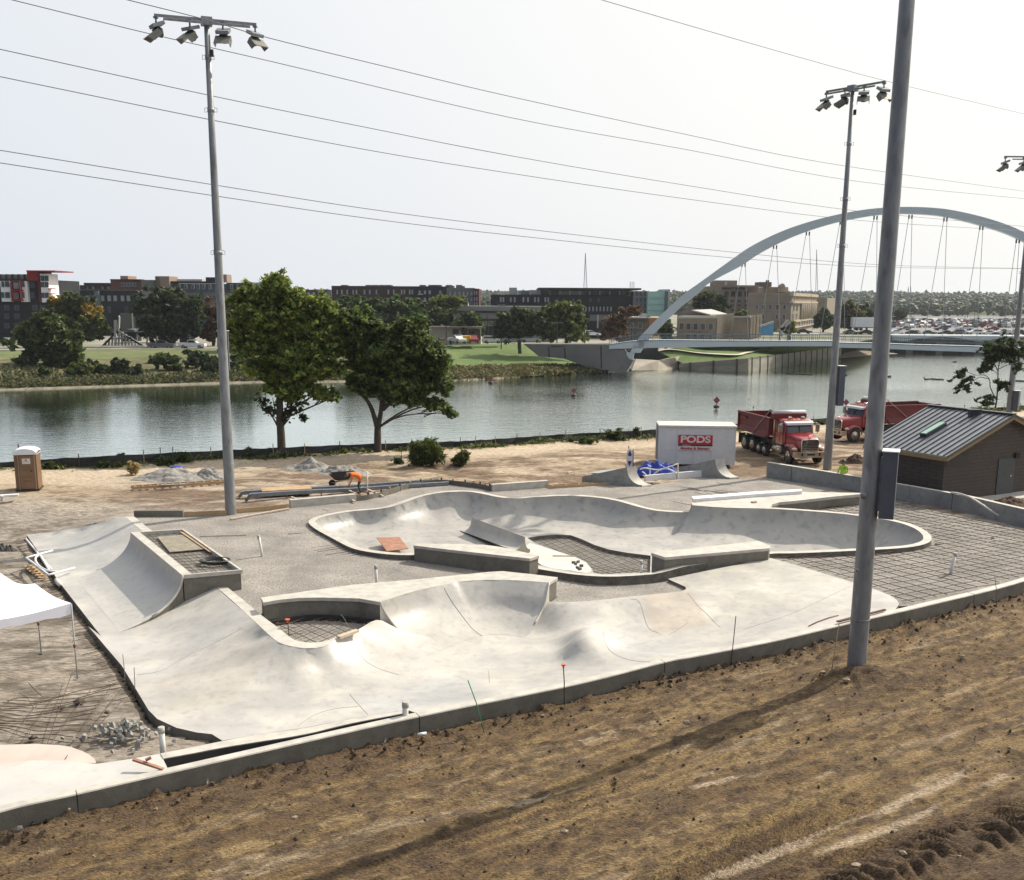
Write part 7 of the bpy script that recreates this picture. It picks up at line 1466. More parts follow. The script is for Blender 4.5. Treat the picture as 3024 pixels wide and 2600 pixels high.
# reddish rock-like clumps
# ============================================================ WOODED RIDGE
nb=8500;xx=rng.uniform(-.35,1.15,nb);yy=760+rng.random(nb)**.8*1300
X_=xx*yy*.75+20;base=1+ (sst(yy,780,1900))*17+4*(vn(X_/260,yy/260,3)-.5)*2*sst(yy,800,1400)
ico=np.array([(0,0,1),(.894,0,.447),(.276,.851,.447),(-.724,.526,.447),(-.724,-.526,.447),(.276,-.851,.447),(.724,.526,-.447),(-.276,.851,-.447),(-.894,0,-.447),(-.276,-.851,-.447),(.724,-.526,-.447),(0,0,-1)])
icf=np.array([(0,1,2),(0,2,3),(0,3,4),(0,4,5),(0,5,1),(1,6,2),(2,7,3),(3,8,4),(4,9,5),(5,10,1),(2,6,7),(3,7,8),(4,8,9),(5,9,10),(1,10,6),(6,11,7),(7,11,8),(8,11,9),(9,11,10),(10,11,6)])
mb_n=3;C3=np.repeat(np.stack([X_,yy,base],1),mb_n,0)+rng.standard_normal((nb*mb_n,3))*np.array([4,3,1.6])+np.array([0,0,5.5]);rs=rng.uniform(1.3,3.3,nb*mb_n)
V=(ico[None]*rs[:,None,None]*(1+.3*rng.standard_normal((nb*mb_n,12,1)))*np.array([1.1,1,.95])+C3[:,None]).reshape(-1,3);F=(icf[None]+(np.arange(nb*mb_n)*12)[:,None,None]).reshape(-1,3)
hc=np.array([(.045,.075,.025),(.055,.085,.03),(.038,.062,.022),(.09,.11,.035),(.06,.07,.03)])[rng.choice(5,nb*mb_n,p=[.3,.3,.25,.08,.07])]*(1+.15*rng.standard_normal((nb*mb_n,1)))
o=npmesh('wooded_ridge',V,F,leafmat('leaf_green'),np.repeat(hc,12,0),smooth=False,loc=(500,1200,1));tag(o,'distant wooded ridge of dark green trees along the horizon','woods',kind='stuff')
xs=np.linspace(-600,2400,60);ys=np.linspace(740,2700,40);X,Y=np.meshgrid(xs,ys);Z_=.9+17*sst(Y,780,1900)+4*(vn(X/260,Y/260,3)-.5)*2*sst(Y,800,1400);hu=np.ones(X.shape+(3,))*np.array((.04,.06,.02));tag(grid('hill_terrain',X,Y,Z_,vcmat('hill_soil',bump=0),hu),kind='structure')
# far thin tree line at left between buildings
# ============================================================ CARS (low-detail, far)
def car_mesh(kind):
    """local: x forward, length 4.6; returns dict name->MB"""
    L,Wd=(4.6,1.8) if kind=='sedan' else ((4.7,1.9) if kind=='suv' else (5.7,1.98))
    body=MB();gl=MB();wh=[]
    if kind=='sedan':lowp=[(-2.3,.35),(2.25,.35),(2.3,.6),(2.2,.78),(.95,.95),(-1.5,.98),(-2.25,.95),(-2.3,.6)];roof=[(-1.75,.95),(-1.0,1.38),(.05,1.42),(.95,.95)]
    elif kind=='suv':lowp=[(-2.3,.4),(2.3,.4),(2.35,.75),(2.25,.95),(1.15,1.08),(-2.25,1.1),(-2.35,.7)];roof=[(-2.25,1.08),(-2.05,1.70),(.1,1.72),(1.1,1.06)]
    else:lowp=[(-2.85,.5),(2.8,.45),(2.85,.85),(2.75,1.08),(1.25,1.2),(-2.8,1.22),(-2.87,.8)];roof=[(-.95,1.18),(-.75,1.86),(.55,1.88),(1.25,1.18)]
    body.extr([(x,-Wd/2,z) for x,z in lowp],(0,Wd,0));r2=[(x,-Wd*.43,z) for x,z in roof];body.extr(r2,(0,Wd*.86,0))
    cx=sum(p[0] for p in roof)/4;cz=sum(p[1] for p in roof)/4
    for s_ in (-1,1):
        g=[(cx+(x-cx)*.86,s_*(Wd*.43+.01),cz+(z-cz)*.72+.02) for x,z in roof];gl.add(g,[(0,1,2,3)])
    for a,b in ((0,1),(2,3)):
        p,q=roof[a],roof[b];n_=-.02 if a==0 else .02;gl.add([(p[0]*.98+n_,-Wd*.38,p[1]),(p[0]*.98+n_,Wd*.38,p[1]),(q[0]+n_,Wd*.36,q[1]-.04),(q[0]+n_,-Wd*.36,q[1]-.04)],[(0,1,2,3)])
    wb=1.38 if kind!='pickup' else 1.75
    for x in (-wb,wb):
        for s_ in (-1,1):
            m=MB();r=.33 if kind=='sedan' else (.37 if kind=='suv' else .4);m.cyl((x,s_*(Wd/2-.2),r),(x,s_*(Wd/2+.02),r),r,14);wh.append((m,(x,s_*(Wd/2+.03),r),r))
    if kind=='pickup':body.box((-1.9,0,1.12),(1.7,1.5,.2))
    return body,gl,wh
CP={c:mat('car_paint_'+c,v,tuple(q*.9 for q in v),scale=.5,rough=.35,coat=.5) for c,v in dict(white=(.66,.67,.68),silver=(.40,.42,.44),black=(.018,.019,.022),grey=(.11,.12,.13),red=(.28,.02,.02),blue=(.03,.07,.18),green=(.03,.07,.06),tan=(.33,.29,.22)).items()}
PROTO={}
def car(kind,colr,loc,rz,label,group,cat_='car',parts=True,s=1):
    key=(kind,colr,parts)
    if key in PROTO:
        c=copy_tree(PROTO[key])
    else:
        c=empty('parked_pickup' if kind=='pickup' else 'parked_car',(0,0,0),label,cat_,group);b,g,w_=car_mesh(kind)
        b.build('body',CP[colr],c,world=False,fix=True);g.build('windows',GLASS,c,world=False)
        for m,p,r in w_:
            t=m.build('wheel',RUBBER,c,world=False)
            if parts=='full':
                h=MB();h.cyl(p,(p[0],p[1]+(.02 if p[1]>0 else -.02),p[2]),r*.55,12);h.build('rim',GALV,t,world=False)
        PROTO[key]=c
    c.location=loc;c.rotation_euler=(0,0,rz);c['label']=label;c['group']=group;c['category']=cat_
    return c
def far_car(kind,colr,k,x,y,z,rz,label,group,cat_='car',parts=True):
    p=W(k,x,y,z);return car(kind,colr,(p.x,p.y,z),rz,label,group,cat_,parts)
G='vehicles parked on the far bank'
def yc(kind,colr,k,x,y,Y,rz,label,cat_='car',parts='full',zo=0):
    p=WY(k,x,y,Y);return car(kind,colr,(p.x,p.y,p.z),rz,label,G,cat_,parts)
yc('pickup','grey','K',1218,714,224,R(2),'dark grey pickup truck parked at the top of the far left bank','pickup truck')
yc('pickup','white','K',1448,712,224,R(0),'white pickup truck parked at the top of the far left bank','pickup truck')
vp=WY('K',62,690,235)
yc('suv','white','K',62,688,235,R(-60),'white van parked at the far left edge of the far bank','van')
yc('sedan','tan','L',1712,684,236,R(3),'pale car parked before the cream garage','car')
yc('pickup','white','M',128,672,234,R(-60),'white truck parked before the cream garage bays','truck')
yc('pickup','red','M',245,672,236,R(-80),'dark red truck parked beside the yellow truck','truck')
yc('suv','white','M',390,674,238,R(5),'pale trailer-like vehicle right of the cream garage','vehicle')
yc('sedan','white','M',1130,622,240,R(10),'white car half hidden under the rust coloured tree','car')
yc('sedan','silver','M',540,668,222,R(0),'silver car at the foot of the wide dark green tree','car')
yc('sedan','white','M',680,668,222,R(0),'white car at the foot of the yellow-green tree','car')
yc('sedan','black','N',1530,765,300,R(0),'dark red-black car by the courthouse steps','car')
yt=WY('M',193,670,234);e0=empty('box_truck',(yt.x,yt.y,yt.z),'bright yellow box truck parked before the cream garage bays','truck',G)
mb=MB();mb.box((0,1.8,1.9),(3.6,4.5,2.0));mb.build('cargo_box',mat('truck_yellow',(.62,.42,.02)),e0,world=False,bev=.05);mb=MB();mb.box((0,-1.2,1.2),(2.2,1.6,1.3),taper=.85);mb.build('cab',mat('truck_yellow',(.62,.42,.02)),e0,world=False);mb=MB();mb.box((0,-2.02,1.5),(1.7,.05,.5));mb.build('windscreen',GLASS,e0,world=False);e0.scale=(.55,.55,.55)
for x in (-.95,.95):
    for y in (-1.2,2.2):
        mb=MB();mb.cyl((x-.15,y,.45),(x+.15,y,.45),.45,14);mb.build('wheel',RUBBER,e0,world=False)
bt_=WY('O',505,735,315);e0=empty('box_truck',(bt_.x,bt_.y,bt_.z),'long white box truck at the left end of the far parking rows','truck','vehicles in the far parking lots');mb=MB();mb.box((0,0,2.5),(8.6,2.5,2.9));mb.build('cargo_box',CP['white'],e0,world=False);mb=MB();mb.box((5.6,0,1.5),(2.0,2.3,1.9),taper=.85);mb.build('cab',CP['white'],e0,world=False)
for x in (-3,-1.8,5.6):
    mb=MB();mb.cyl((x,-1.3,.5),(x,-.9,.5),.5,12);mb.build('wheel',RUBBER,e0,world=False)
mb=MB();mb.box((0,0,.95),(8.6,1.2,.25));mb.build('chassis',BLACK,e0,world=False)
GL_='vehicles in the far parking lots'
row1=[(365,'grey','sedan','dark grey car at the left end of the nearest far parking row'),(500,'black','sedan','black car in front of the white box truck'),(690,'silver','sedan','silver car hidden behind the nearest mast'),(800,'white','sedan','white car just right of the nearest mast'),(925,'black','sedan','black low car above the road bridge pier'),(968,'white','sedan','white car tucked behind the black low car'),(1105,'green','sedan','dark green car in the nearest far row'),(1260,'black','sedan','long black car in the middle of the nearest far row'),(1365,'grey','suv','dark grey car squeezed before the silver wagon'),(1422,'silver','suv','silver wagon in the nearest far row'),(1542,'white','suv','white wagon right of the silver one'),(1665,'white','sedan','white car behind the dark blue one'),(1695,'blue','sedan','dark blue car in front of a white one'),(1815,'white','pickup','white pickup behind a black car'),(1848,'black','sedan','black car in front of the white pickup'),(1985,'black','suv','black wagon behind the right edge mast')]
for i,(x,c,kd,lb) in enumerate(row1):
    far_car(kd,c,'O',x,771+ (x*.004),1.25,R(180 if i%3 else 0)+random.uniform(-.04,.04),lb,GL_)
for x,c,kd,lb in ((1225,'grey','suv','dark grey wagon in the second far row'),(1448,'white','pickup','white pickup truck in the second far row'),(1712,'red','sedan','maroon car in the second far row'),(870,'tan','sedan','tan car in the second far row')):
    far_car(kd,c,'O',x,733,1.25,R(180),lb,GL_)
cols=['white','silver','white','black','grey','white','red','silver','tan','blue','white']
nm_=['third','fourth','fifth','sixth','seventh']
for r_,(y,dx_) in enumerate(((706,52),(684,44),(668,36),(655,30),(644,27))):
    x=640+random.uniform(0,20)
    while x<2040:
        if random.random()<.9:
            c=random.choice(cols);kd=random.choice(['sedan','sedan','suv']);far_car(kd,c,'O',x,y,1.25,R(random.choice((0,180,90,90)))+random.uniform(-.1,.1),f'{c} {"wagon" if kd=="suv" else "car"} among those in the {nm_[r_]} far parking row',GL_)
        x+=dx_*random.uniform(.85,1.3)
# low walls/decks of the parking levels beyond
for i,(y0,y1,Y,m_) in enumerate(((652,658,560,mat('dark_red_band',(.10,.03,.03))),(628,634,660,CHAR),(617,623,760,PG),(638,642,610,PG))):
    a=WY('O',780 if i else 850,y0,Y);b=WY('O',2300,y1,Y);mb=MB();mb.box(((a.x+b.x)/2,Y,(a.z+b.z)/2),(b.x-a.x,1.0,abs(a.z-b.z)+.3));mb.build('parking_barrier',m_,label=['dark red barrier band across the far parking lots','upper dark barrier band below the red brick building','pale barrier band farthest back, just under the red brick building','pale barrier band between the two dark ones in the far lots'][i],cat='barrier',group='barrier bands across the far parking lots')
for i,(x,y0) in enumerate(((940,560),(960,600),(1265,540),(1585,605),(1800,620),(775,600),(1480,520),(1550,530))):
    a=W('O',x,700 if i<6 else 640,1.3);b=WY('O',x,y0,a.y);e0=empty('lot_lamp_post',a,['tall lamp post in the far lots above the bridge pier','second lamp post in the far lots right of the tall one','tall lamp post in front of the red brick building','lamp post with twin heads in the far lots','dark lamp post in the far lots left of the sapling','curved lamp post just right of the nearest mast','splayed post right of the red brick building','bare grey pole right of the red brick building'][i],'lamp post','lamp posts in the far lots');mb=MB();mb.tube([a,b],.13,5);mb.build('post',CHAR,e0);mb=MB();mb.box(b,(1.6,.4,.2));mb.build('lamp_head',TRIM,e0)
# ============================================================ RIVER SIGNS AND FLOATING DEBRIS
SIGNR=mat('faded_red_sign',(.22,.012,.022),(.17,.012,.02),rough=.5)
def rsign(k,x,yc_,yb,hw,label,Y=None):
    b=W(k,x,yb,ZW) if Y is None else WY(k,x,yb,Y);c=WY(k,x,yc_,b.y);s=ZO[k][2]*FP/b.y;r=hw/s;e0=empty('river_warning_sign',b,label,'warning sign','red diamond warning signs standing in the river')
    mb=MB();mb.cyl(b-Vector((0,0,.5)),c,.06,8);mb.ell(b+Vector((0,0,.1)),(.45,.3,.22),10,6);mb.build('float_and_post',BLACK,e0)
    mb=MB();mb.extr([c+Vector((0,-.08,r)),c+Vector((r*.92,-.08,0)),c+Vector((0,-.08,-r)),c+Vector((-r*.92,-.08,0))],(0,.05,0));d=mb.build('diamond_panel',SIGNR,e0,fix=True)
    mb=MB();mb.bar(c+Vector((-r*.58,-.09,r*.03)),c+Vector((r*.58,-.09,-.03*r)),.01,r*.2);mb.build('faded_word_band',mat('faded_band',(.20,.13,.16),(.12,.07,.09),scale=9),d)
    return e0
rsign('M',378,944,972,20,'leftmost red diamond sign standing in the river near the far bank')
rsign('M',1003,1028,1068,21,'middle red diamond sign standing in the river')
rsign('N',700,1400,1466,36,'large red diamond sign in the river nearest the front dump truck')
rsign('I',893,198,260,22,'red diamond sign in the river just above the rear dump truck cab')
for i,(k,x,y,w_,lb) in enumerate((('N',1052,1472,9,'dark bird-like clump on the water right of the large red diamond sign'),('N',1482,1502,10,'dark clump on the water over the front dump truck'),('N',1267,1137,8,'small dark clump at the foot of the river wall'),('M',857,1041,6,'tiny dark clump on the water left of the middle diamond sign'),('M',448,1006,6,'tiny dark clump on the water right of the leftmost diamond sign'),('M',232,990,5,'tiny dark clump on the water near the right-leaning tree'),('N',1005,1397,6,'small dark speck on the open water under the bridge'),('N',312,1366,5,'small dark speck on the water left of the large diamond sign'),('O',1358,1038,20,'long dark clump on the water under the road bridge'),('O',730,1180,22,'dark floating branch just right of the nearest mast'),('O',318,1166,14,'small floating branch left of the nearest mast'))):
    p=W(k,x,y,ZW);s=ZO[k][2]*FP/p.y;mb=MB();mb.ell(p+Vector((0,0,.08)),(w_/s,w_/s*.8,w_/s*.55),9,6);mb.ell(p+Vector((w_/s*.6,0,.1)),(w_/s*.4,w_/s*.5,w_/s*.7),8,5);mb.build('floating_clump',mat('wet_driftwood',(.05,.045,.035)),label=lb,cat='driftwood',group='dark clumps floating on the river')
for pts,lb in ((((('N',1358,1143),('N',1480,1150),('N',1620,1156))),'long thin floating log right of the river wall'),((('O',1065,1180),('O',1075,1200),('O',1130,1196)),'thin branch sticking up from the water'),((('O',1135,1196),('O',1190,1200),('O',1255,1202)),'flat floating log right of the branch'),((('O',1925,1214),('O',2021,1217),('O',2080,1219)),'thin floating pole right of the sapling')):
    mb=MB();mb.tube([W(*p,ZW+.1) for p in pts],.13,6);mb.build('floating_log',mat('wet_driftwood',(.05,.045,.035)),label=lb,cat='driftwood',group='thin logs floating on the river')
# ============================================================ DUMP TRUCKS
RP=mat('truck_red_paint',(.30,.012,.018),(.25,.010,.015),scale=1.5,rough=.30,coat=.6,c3=(.20,.02,.02),s3=2,a3=.3);RB=mat('dump_bed_red',(.17,.014,.016),(.12,.012,.012),scale=1.2,rough=.55,c3=(.09,.03,.025),s3=3,a3=.6)
ALU=mat('polished_steel',(.55,.50,.43),(.42,.37,.31),scale=2,rough=.28,metal=.85)
def rrect(w_,zb,zt,r,n=4):
    """rounded rectangle cross section in the y-z plane"""
    out=[]
    for cy,cz,a0 in ((w_-r,zt-r,0),(-w_+r,zt-r,90),(-w_+r,zb+r,180),(w_-r,zb+r,270)):
        for i in range(n+1):
            a=R(a0+90*i/n);out.append((cy+r*math.cos(a),cz+r*math.sin(a)))
    return out
def secs(mb,S):
    rows=[[Vector((x,y,z)) for y,z in rrect(*q)] for x,*q in S];mb.smooth=True;mb.loft(rows,close=True);mb.smooth=False;n=len(rows[0]);mb.add(rows[0],[tuple(range(n))]);mb.add(rows[-1],[tuple(range(n))[::-1]]);return mb
def dump_truck(loc,rz,label):
    t=empty('dump_truck',loc,label,'dump truck','two red dump trucks on the track by the river',rz);B=lambda m,n_,mt,p=None,**k:m.build(n_,mt,p or t,world=False,**k)
    m=MB();m.box((-.2,.42,.95),(8.6,.1,.28));m.box((-.2,-.42,.95),(8.6,.1,.28))
    for x in (-4,-2.5,-.5,1.2,3.4):m.box((x,0,.95),(.15,.9,.2))
    B(m,'chassis',BLACK)
    # bed
    m=MB();x0,x1=-4.25,.95;zt=2.72;zb=1.45;w_=1.22
    for s_ in (-1,1):
        m.extr([(x0,s_*w_,zb),(x1-.45,s_*w_,zb-.12),(x1,s_*w_,zb+.25),(x1,s_*w_,zt),(x0,s_*w_,zt-.02)],(0,-s_*.06,0))
    m.add([(x0,-w_*.98,zb+.02),(x1,-w_*.98,zb+.02),(x1,w_*.98,zb+.02),(x0,w_*.98,zb+.02)],[(0,1,2,3)]);m.add([(x0,-w_*.98,zb-.03),(x1,-w_*.98,zb-.1),(x1,w_*.98,zb-.1),(x0,w_*.98,zb-.03)],[(3,2,1,0)])
    m.box((x0,0,(zb+zt)/2),(.07,2*w_,zt-zb));m.extr([(x1,-w_,zb+.1),(x1,w_,zb+.1),(x1,w_,3.05),(x1,-w_,3.05)],(.07,0,0));bed=B(m,'dump_bed',RB,fix=True)
    for s_ in (-1,1):
        for x in (x0+.08,x1-.12):
            m=MB();m.box((x,s_*(w_+.05),(zb+zt)/2),(.16,.12,zt-zb));B(m,'side_post',RB,bed)
        m=MB();m.box(((x0+x1)/2,s_*(w_+.04),zt),(x1-x0+.1,.14,.13));B(m,'top_rail',RB,bed)
        m=MB();m.extr([(x0,s_*(w_+.02),zb+.38),(x1-.2,s_*(w_+.02),zb+.38),(x1-.5,s_*(w_+.11),zb-.1),(x0,s_*(w_+.11),zb+.0)],(0,-s_*.05,0));B(m,'lower_skirt',RB,bed,fix=True)
        m=MB();m.box((-3.3,s_*(w_+.05),zt-.35),(.9,.1,.14));B(m,'tarp_bracket',RB,bed)
        m=MB();m.tube([(-1.7,s_*(w_+.1),zb-.05),(-.6,s_*(w_+.12),2.2),(.5,s_*(w_+.12),2.95),(.85,s_*(w_+.08),3.22),(1.05,s_*(w_),3.26)],.035,7);B(m,'tarp_arm',mat('tarp_arm_steel',(.35,.28,.25)),bed)
    m=MB();m.smooth=True;m.cyl((1.12,-1.2,3.16),(1.12,1.2,3.16),.15,14);B(m,'tarp_housing',CP['white'],bed);m=MB();m.box((1.18,0,2.9),(.35,2.44,.34));B(m,'cab_shield',RB,bed)
    m=MB();m.box((x0+.35,1.24,zb-.12),(.6,.03,.16));B(m,'reflector_plate',mat('plate_yellow',(.5,.42,.15)),bed)
    # cab
    m=MB();secs(m,[(1.30,1.0,1.15,2.66,.12),(1.42,1.04,1.12,2.80,.16),(2.2,1.05,1.12,2.84,.2),(2.62,1.04,1.12,2.76,.18),(2.80,1.03,1.12,2.0,.1)]);m.smooth=False;cab=B(m,'cab',RP)
    m=MB();m.add([(2.64,-.9,2.60),(2.64,.9,2.60),(2.87,.93,1.97),(2.87,-.93,1.97)],[(0,1,2,3)]);m.add([(2.62,-.9,2.62),(2.62,.9,2.62),(2.84,.93,1.93),(2.84,-.93,1.93)],[(3,2,1,0)]);B(m,'windscreen',GLASS,cab)
    m=MB();m.bar((2.77,0,2.62),(2.86,0,1.95),.04,.03);B(m,'windscreen_post',BLACK,cab)
    m=MB();m.extr([(2.58,-1.04,2.74),(2.58,1.04,2.74),(2.86,.98,2.62),(2.86,-.98,2.62)],(0,0,-.13));m.extr([(2.86,-.98,2.63),(2.86,.98,2.63),(2.9,.96,2.48),(2.9,-.96,2.48)],(-.03,0,0));B(m,'sun_visor',CP['white'],cab,fix=True)
    for s_ in (-1,1):
        m=MB();m.add([(1.62,s_*1.062,1.95),(2.55,s_*1.062,1.92),(2.50,s_*1.055,2.50),(1.66,s_*1.055,2.54)],[(0,1,2,3)]);m.box((1.37,s_*1.05,2.2),(.02,.01,.01));B(m,'side_window',GLASS,cab)
        m=MB();m.box((2.08,s_*1.066,1.68),(.98,.02,1.12));dr=B(m,'door',RP,cab);m=MB();m.box((1.75,s_*1.09,1.78),(.16,.03,.05));B(m,'door_handle',CHROME,dr)
        m=MB();m.box((2.1,s_*1.082,1.5),(.3,.01,.3));B(m,'door_emblem',mat('door_mark',(.33,.10,.16)),dr)
        m=MB();m.tube([(1.15,s_*1.0,1.0),(1.15,s_*1.0,2.75),(1.10,s_*1.0,2.92),(1.02,s_*1.02,3.02)],[.10,.085,.075,.07],12);B(m,'exhaust_stack',ALU) if s_==-1 else None
        m=MB();m.box((2.72,s_*1.36,2.25),(.12,.26,.52));mr=B(m,'mirror',ALU,cab,bev=.02);m=MB();m.tube([(2.6,s_*1.04,2.6),(2.7,s_*1.38,2.58),(2.7,s_*1.38,1.85),(2.65,s_*1.04,1.85)],.02,6);B(m,'mirror_arm',CHROME,mr)
    for y in (-.6,-.3,0,.3,.6):
        m=MB();m.ell((2.35,y,2.88),(.09,.05,.045),8,5);B(m,'marker_light',mat('amber_lens',(.7,.25,.05),rough=.2),cab)
    for y in (-.45,.5):
        m=MB();m.smooth=True;m.cyl((1.9,y,2.92),(2.35,y,2.92),.05,10,.085);B(m,'air_horn',CHROME,cab)
    # hood
    m=MB();secs(m,[(2.80,.96,1.05,2.0,.16),(3.3,.88,1.0,1.93,.2),(3.9,.78,.95,1.84,.22),(4.25,.72,.92,1.76,.2),(4.36,.66,.95,1.66,.15)]);hd=B(m,'hood',RP)
    for s_ in (-1,1):
        m=MB();m.smooth=True;rows=[]
        for i in range(13):
            a=math.pi*(i/12)*.92+.05;cx_,cz_=3.55,.62;c_,s2=math.cos(a),math.sin(a);rows.append([Vector((cx_+.72*c_,s_*.72,cz_+.74*s2)),Vector((cx_+.72*c_,s_*1.16,cz_+.70*s2)),Vector((cx_+.62*c_,s_*1.24,cz_+.60*s2)),Vector((cx_+.6*c_,s_*1.22,cz_+.56*s2))])
        m.loft(rows);B(m,'fender',RP,hd,fix=True)
        m=MB();m.tube([(3.55+.6*math.cos(a),s_*1.22,.60+.58*math.sin(a)) for a in [math.pi*i/10 for i in range(11)]],.045,6);B(m,'fender_flare',BLACK,hd)
        m=MB();m.smooth=True;m.ell((4.18,s_*.98,1.05),(.16,.20,.12),10,7);B(m,'headlight',mat('headlight_lens',(.75,.62,.42),rough=.1,spec=.9),hd)
    m=MB();m.extr([(4.36,-.62,.92),(4.36,.62,.92),(4.36,.66,1.58),(4.36,.50,1.72),(4.36,-.50,1.72),(4.36,-.66,1.58)],(.07,0,0));gr=B(m,'grille_surround',CHROME,bev=.02,fix=True)
    m=MB();m.box((4.435,0,1.30),(.02,1.08,.66));B(m,'grille_recess',BLACK,gr)
    for k in range(5):
        m=MB();m.box((4.45,0,1.02+k*.105),(.03,1.06,.03));B(m,'grille_bar',CHROME,gr)
    text('grille_lettering','MACK',.15,CHROME,gr,Matrix.Translation((4.45,0,1.555))@Matrix.Rotation(R(90),4,'Z')@Matrix.Rotation(R(90),4,'X'),.008,.004,1.5)
    m=MB();m.smooth=True;m.ell((4.30,0,1.82),(.12,.035,.07),8,6);B(m,'hood_ornament',CHROME,hd)
    m=MB();m.extr([(4.35,-1.2,.52),(4.60,-1.05,.52),(4.60,1.05,.52),(4.35,1.2,.52)],(0,0,.38));bp_=B(m,'bumper',ALU,bev=.02,fix=True)
    for y,w2,h2 in ((-.62,.13,.2),(.62,.13,.2),(0,.55,.12)):
        m=MB();m.box((4.605,y,.73),(.02,w2,h2));B(m,'bumper_opening',BLACK,bp_)
    m=MB();m.box((4.61,-.1,.60),(.02,.3,.14));B(m,'licence_plate',mat('plate_pale',(.4,.45,.45)),bp_)
    for s_ in (-1,1):
        m=MB();m.smooth=True;m.cyl((1.25,s_*.88,.75),(2.25,s_*.88,.75),.30,16);B(m,'fuel_tank',ALU);m=MB();m.box((2.0,s_*1.08,.42),(1.2,.18,.06));m.box((2.45,s_*1.08,.72),(.5,.2,.05));B(m,'step',ALU)
    # wheels
    for x,r,off_ in ((3.55,.54,1.02),(-.05,.40,1.0),(-.95,.40,1.0),(-2.15,.53,.94),(-3.5,.53,.94)):
        for s_ in (-1,1):
            wd_=.30 if r>.5 and x>0 or r<.5 else .52
            m=MB();m.smooth=True;y0,y1=s_*(off_+.14-wd_),s_*(off_+.14)
            m.tube([(x,y0,r),(x,y0+(y1-y0)*.08,r),(x,y0+(y1-y0)*.92,r),(x,y1,r)],[r*.92,r,r,r*.92],24);wh=m.build('wheel',RUBBER,t,world=False)
            m=MB();m.smooth=True;m.tube([(x,y1+s_*.004,r),(x,y1-s_*.07,r)] if False else [(x,y1-s_*.02,r),(x,y1+s_*.012,r)],[r*.60,r*.56],20);m.cyl((x,y1,r),(x,y1+s_*.07,r),r*.2,10);rm=m.build('rim',ALU,wh,world=False)
            m=MB()
            for q in range(8):
                a=2*math.pi*q/8;m.ell((x+r*.42*math.cos(a),y1+s_*.015,r+r*.42*math.sin(a)),(r*.06,.012,r*.06),6,4)
            m.build('rim_hole',BLACK,rm,world=False)
    for s_ in (-1,1):
        m=MB();m.box((-4.25,s_*.9,.75),(.03,.55,.75));B(m,'mud_flap',BLACK)
    return t
def vis_dir(az,a,side):
    v=Vector((math.sin(az),math.cos(az),0));l=Vector((math.cos(az),-math.sin(az),0));d=-v*math.cos(a)+l*side*math.sin(a);return math.atan2(d.y,d.x),d
fw=W('R',1060,1118,0);rz1,d1=vis_dir(math.atan2(fw.x,fw.y),R(27),1);side=Vector((-d1.y,d1.x,0))
o1=fw-d1*3.55-side*(-1.02)*1 if False else fw-d1*3.55+side*1.02*(1 if side.x>0 else -1)
dump_truck((o1.x,o1.y,-.02),rz1,'front dump truck facing the camera, red with a white visor, beside the storage container')
fw=W('I',940,462,0);rz2,d2=vis_dir(math.atan2(fw.x,fw.y),R(52),-1);side=Vector((-d2.y,d2.x,0))
o2=fw-d2*3.55+side*1.02*(1 if side.y>0 else -1)
dump_truck((o2.x,o2.y,-.02),rz2,'rear dump truck facing left, half hidden by the nearest mast and the building roof')
# ============================================================ SITE ITEMS
def pipe(k,x0,y0,x1,y1,label,z=0,r=.055,cap=True,Yoff=0):
    b=W(k,x1,y1,z);t=WY(k,x0,y0,b.y);mb=MB();mb.smooth=True;mb.tube([b-Vector((0,0,.3)),t],r,12);e0=empty('pvc_pipe',(b.x,b.y,z),label,'pipe',group='white PVC pipes sticking up from the gravel');mb.build('pipe',PVC,e0)
    if cap:mb=MB();mb.tube([t-Vector((0,0,.14)),t-Vector((0,0,.139)),t+Vector((0,0,.019)),t+Vector((0,0,.02))],[r*1.0,r*1.14,r*1.14,r*.9],12);mb.build('pipe_cap',mat('pipe_collar',(.45,.43,.39)),e0)
pipe('A',1942,845,1978,1002,'leaning white pipe in the open gravel right of the boxed quarter pipe')
pipe('B',1190,960,1200,1115,'white pipe rising behind the curved raised ledge',z=-.05)
pipe('F',1095,690,1110,860,'stout white pipe beside the rubble heap at lower left',z=-.85,r=.075)
pipe('C',1408,925,1412,1018,'white pipe in the rebar island inside the bowl',z=-.1)
pipe('G',1030,880,1028,958,'short pipe stub poking up beside the kerb joint',z=-.62,r=.085)
pipe('E',1640,285,1605,415,'tilted white pipe in the rebar mesh near the right edge',z=0.02,r=.07)
pipe('B',1127,240,1125,420,'thin white post next to the worker in orange',z=0,r=.032,cap=False)
# gravel piles
def heap(k,xb,yb,hw,h,mt,label,name='gravel_pile',z=0,rough=.35,cat_='pile',el=.6):
    b=W(k,xb,yb,z);s=ZO[k][2]*FP/b.y;r=hw/s;H_=h/s;n=56;a=np.linspace(-1,1,n);X,Y=np.meshgrid(a,a);d=np.sqrt(X*X+Y*Y)
    Z_=np.clip(1-d*(1+.25*(vn(X*3+xb,Y*3,2)-.5)),0,1)**1.05*H_*(.75+.5*vn(X*2.2+xb,Y*2.2,5))+ (fbm(X*7+xb,Y*7,4,6)-.5)*H_*rough*1.9*(1-d).clip(0,1)**.4-.06
    V=np.stack([b.x+X*r,b.y+Y*r*el+r*el*.4,b.z+Z_],-1).reshape(-1,3);i=np.arange(n*n).reshape(n,n);F=np.stack([i[:-1,:-1],i[:-1,1:],i[1:,1:],i[1:,:-1]],-1).reshape(-1,4)
    o=npmesh(name,V,F,mt,loc=(b.x,b.y,z));return tag(o,label,cat_,'heaps of gravel and sand')
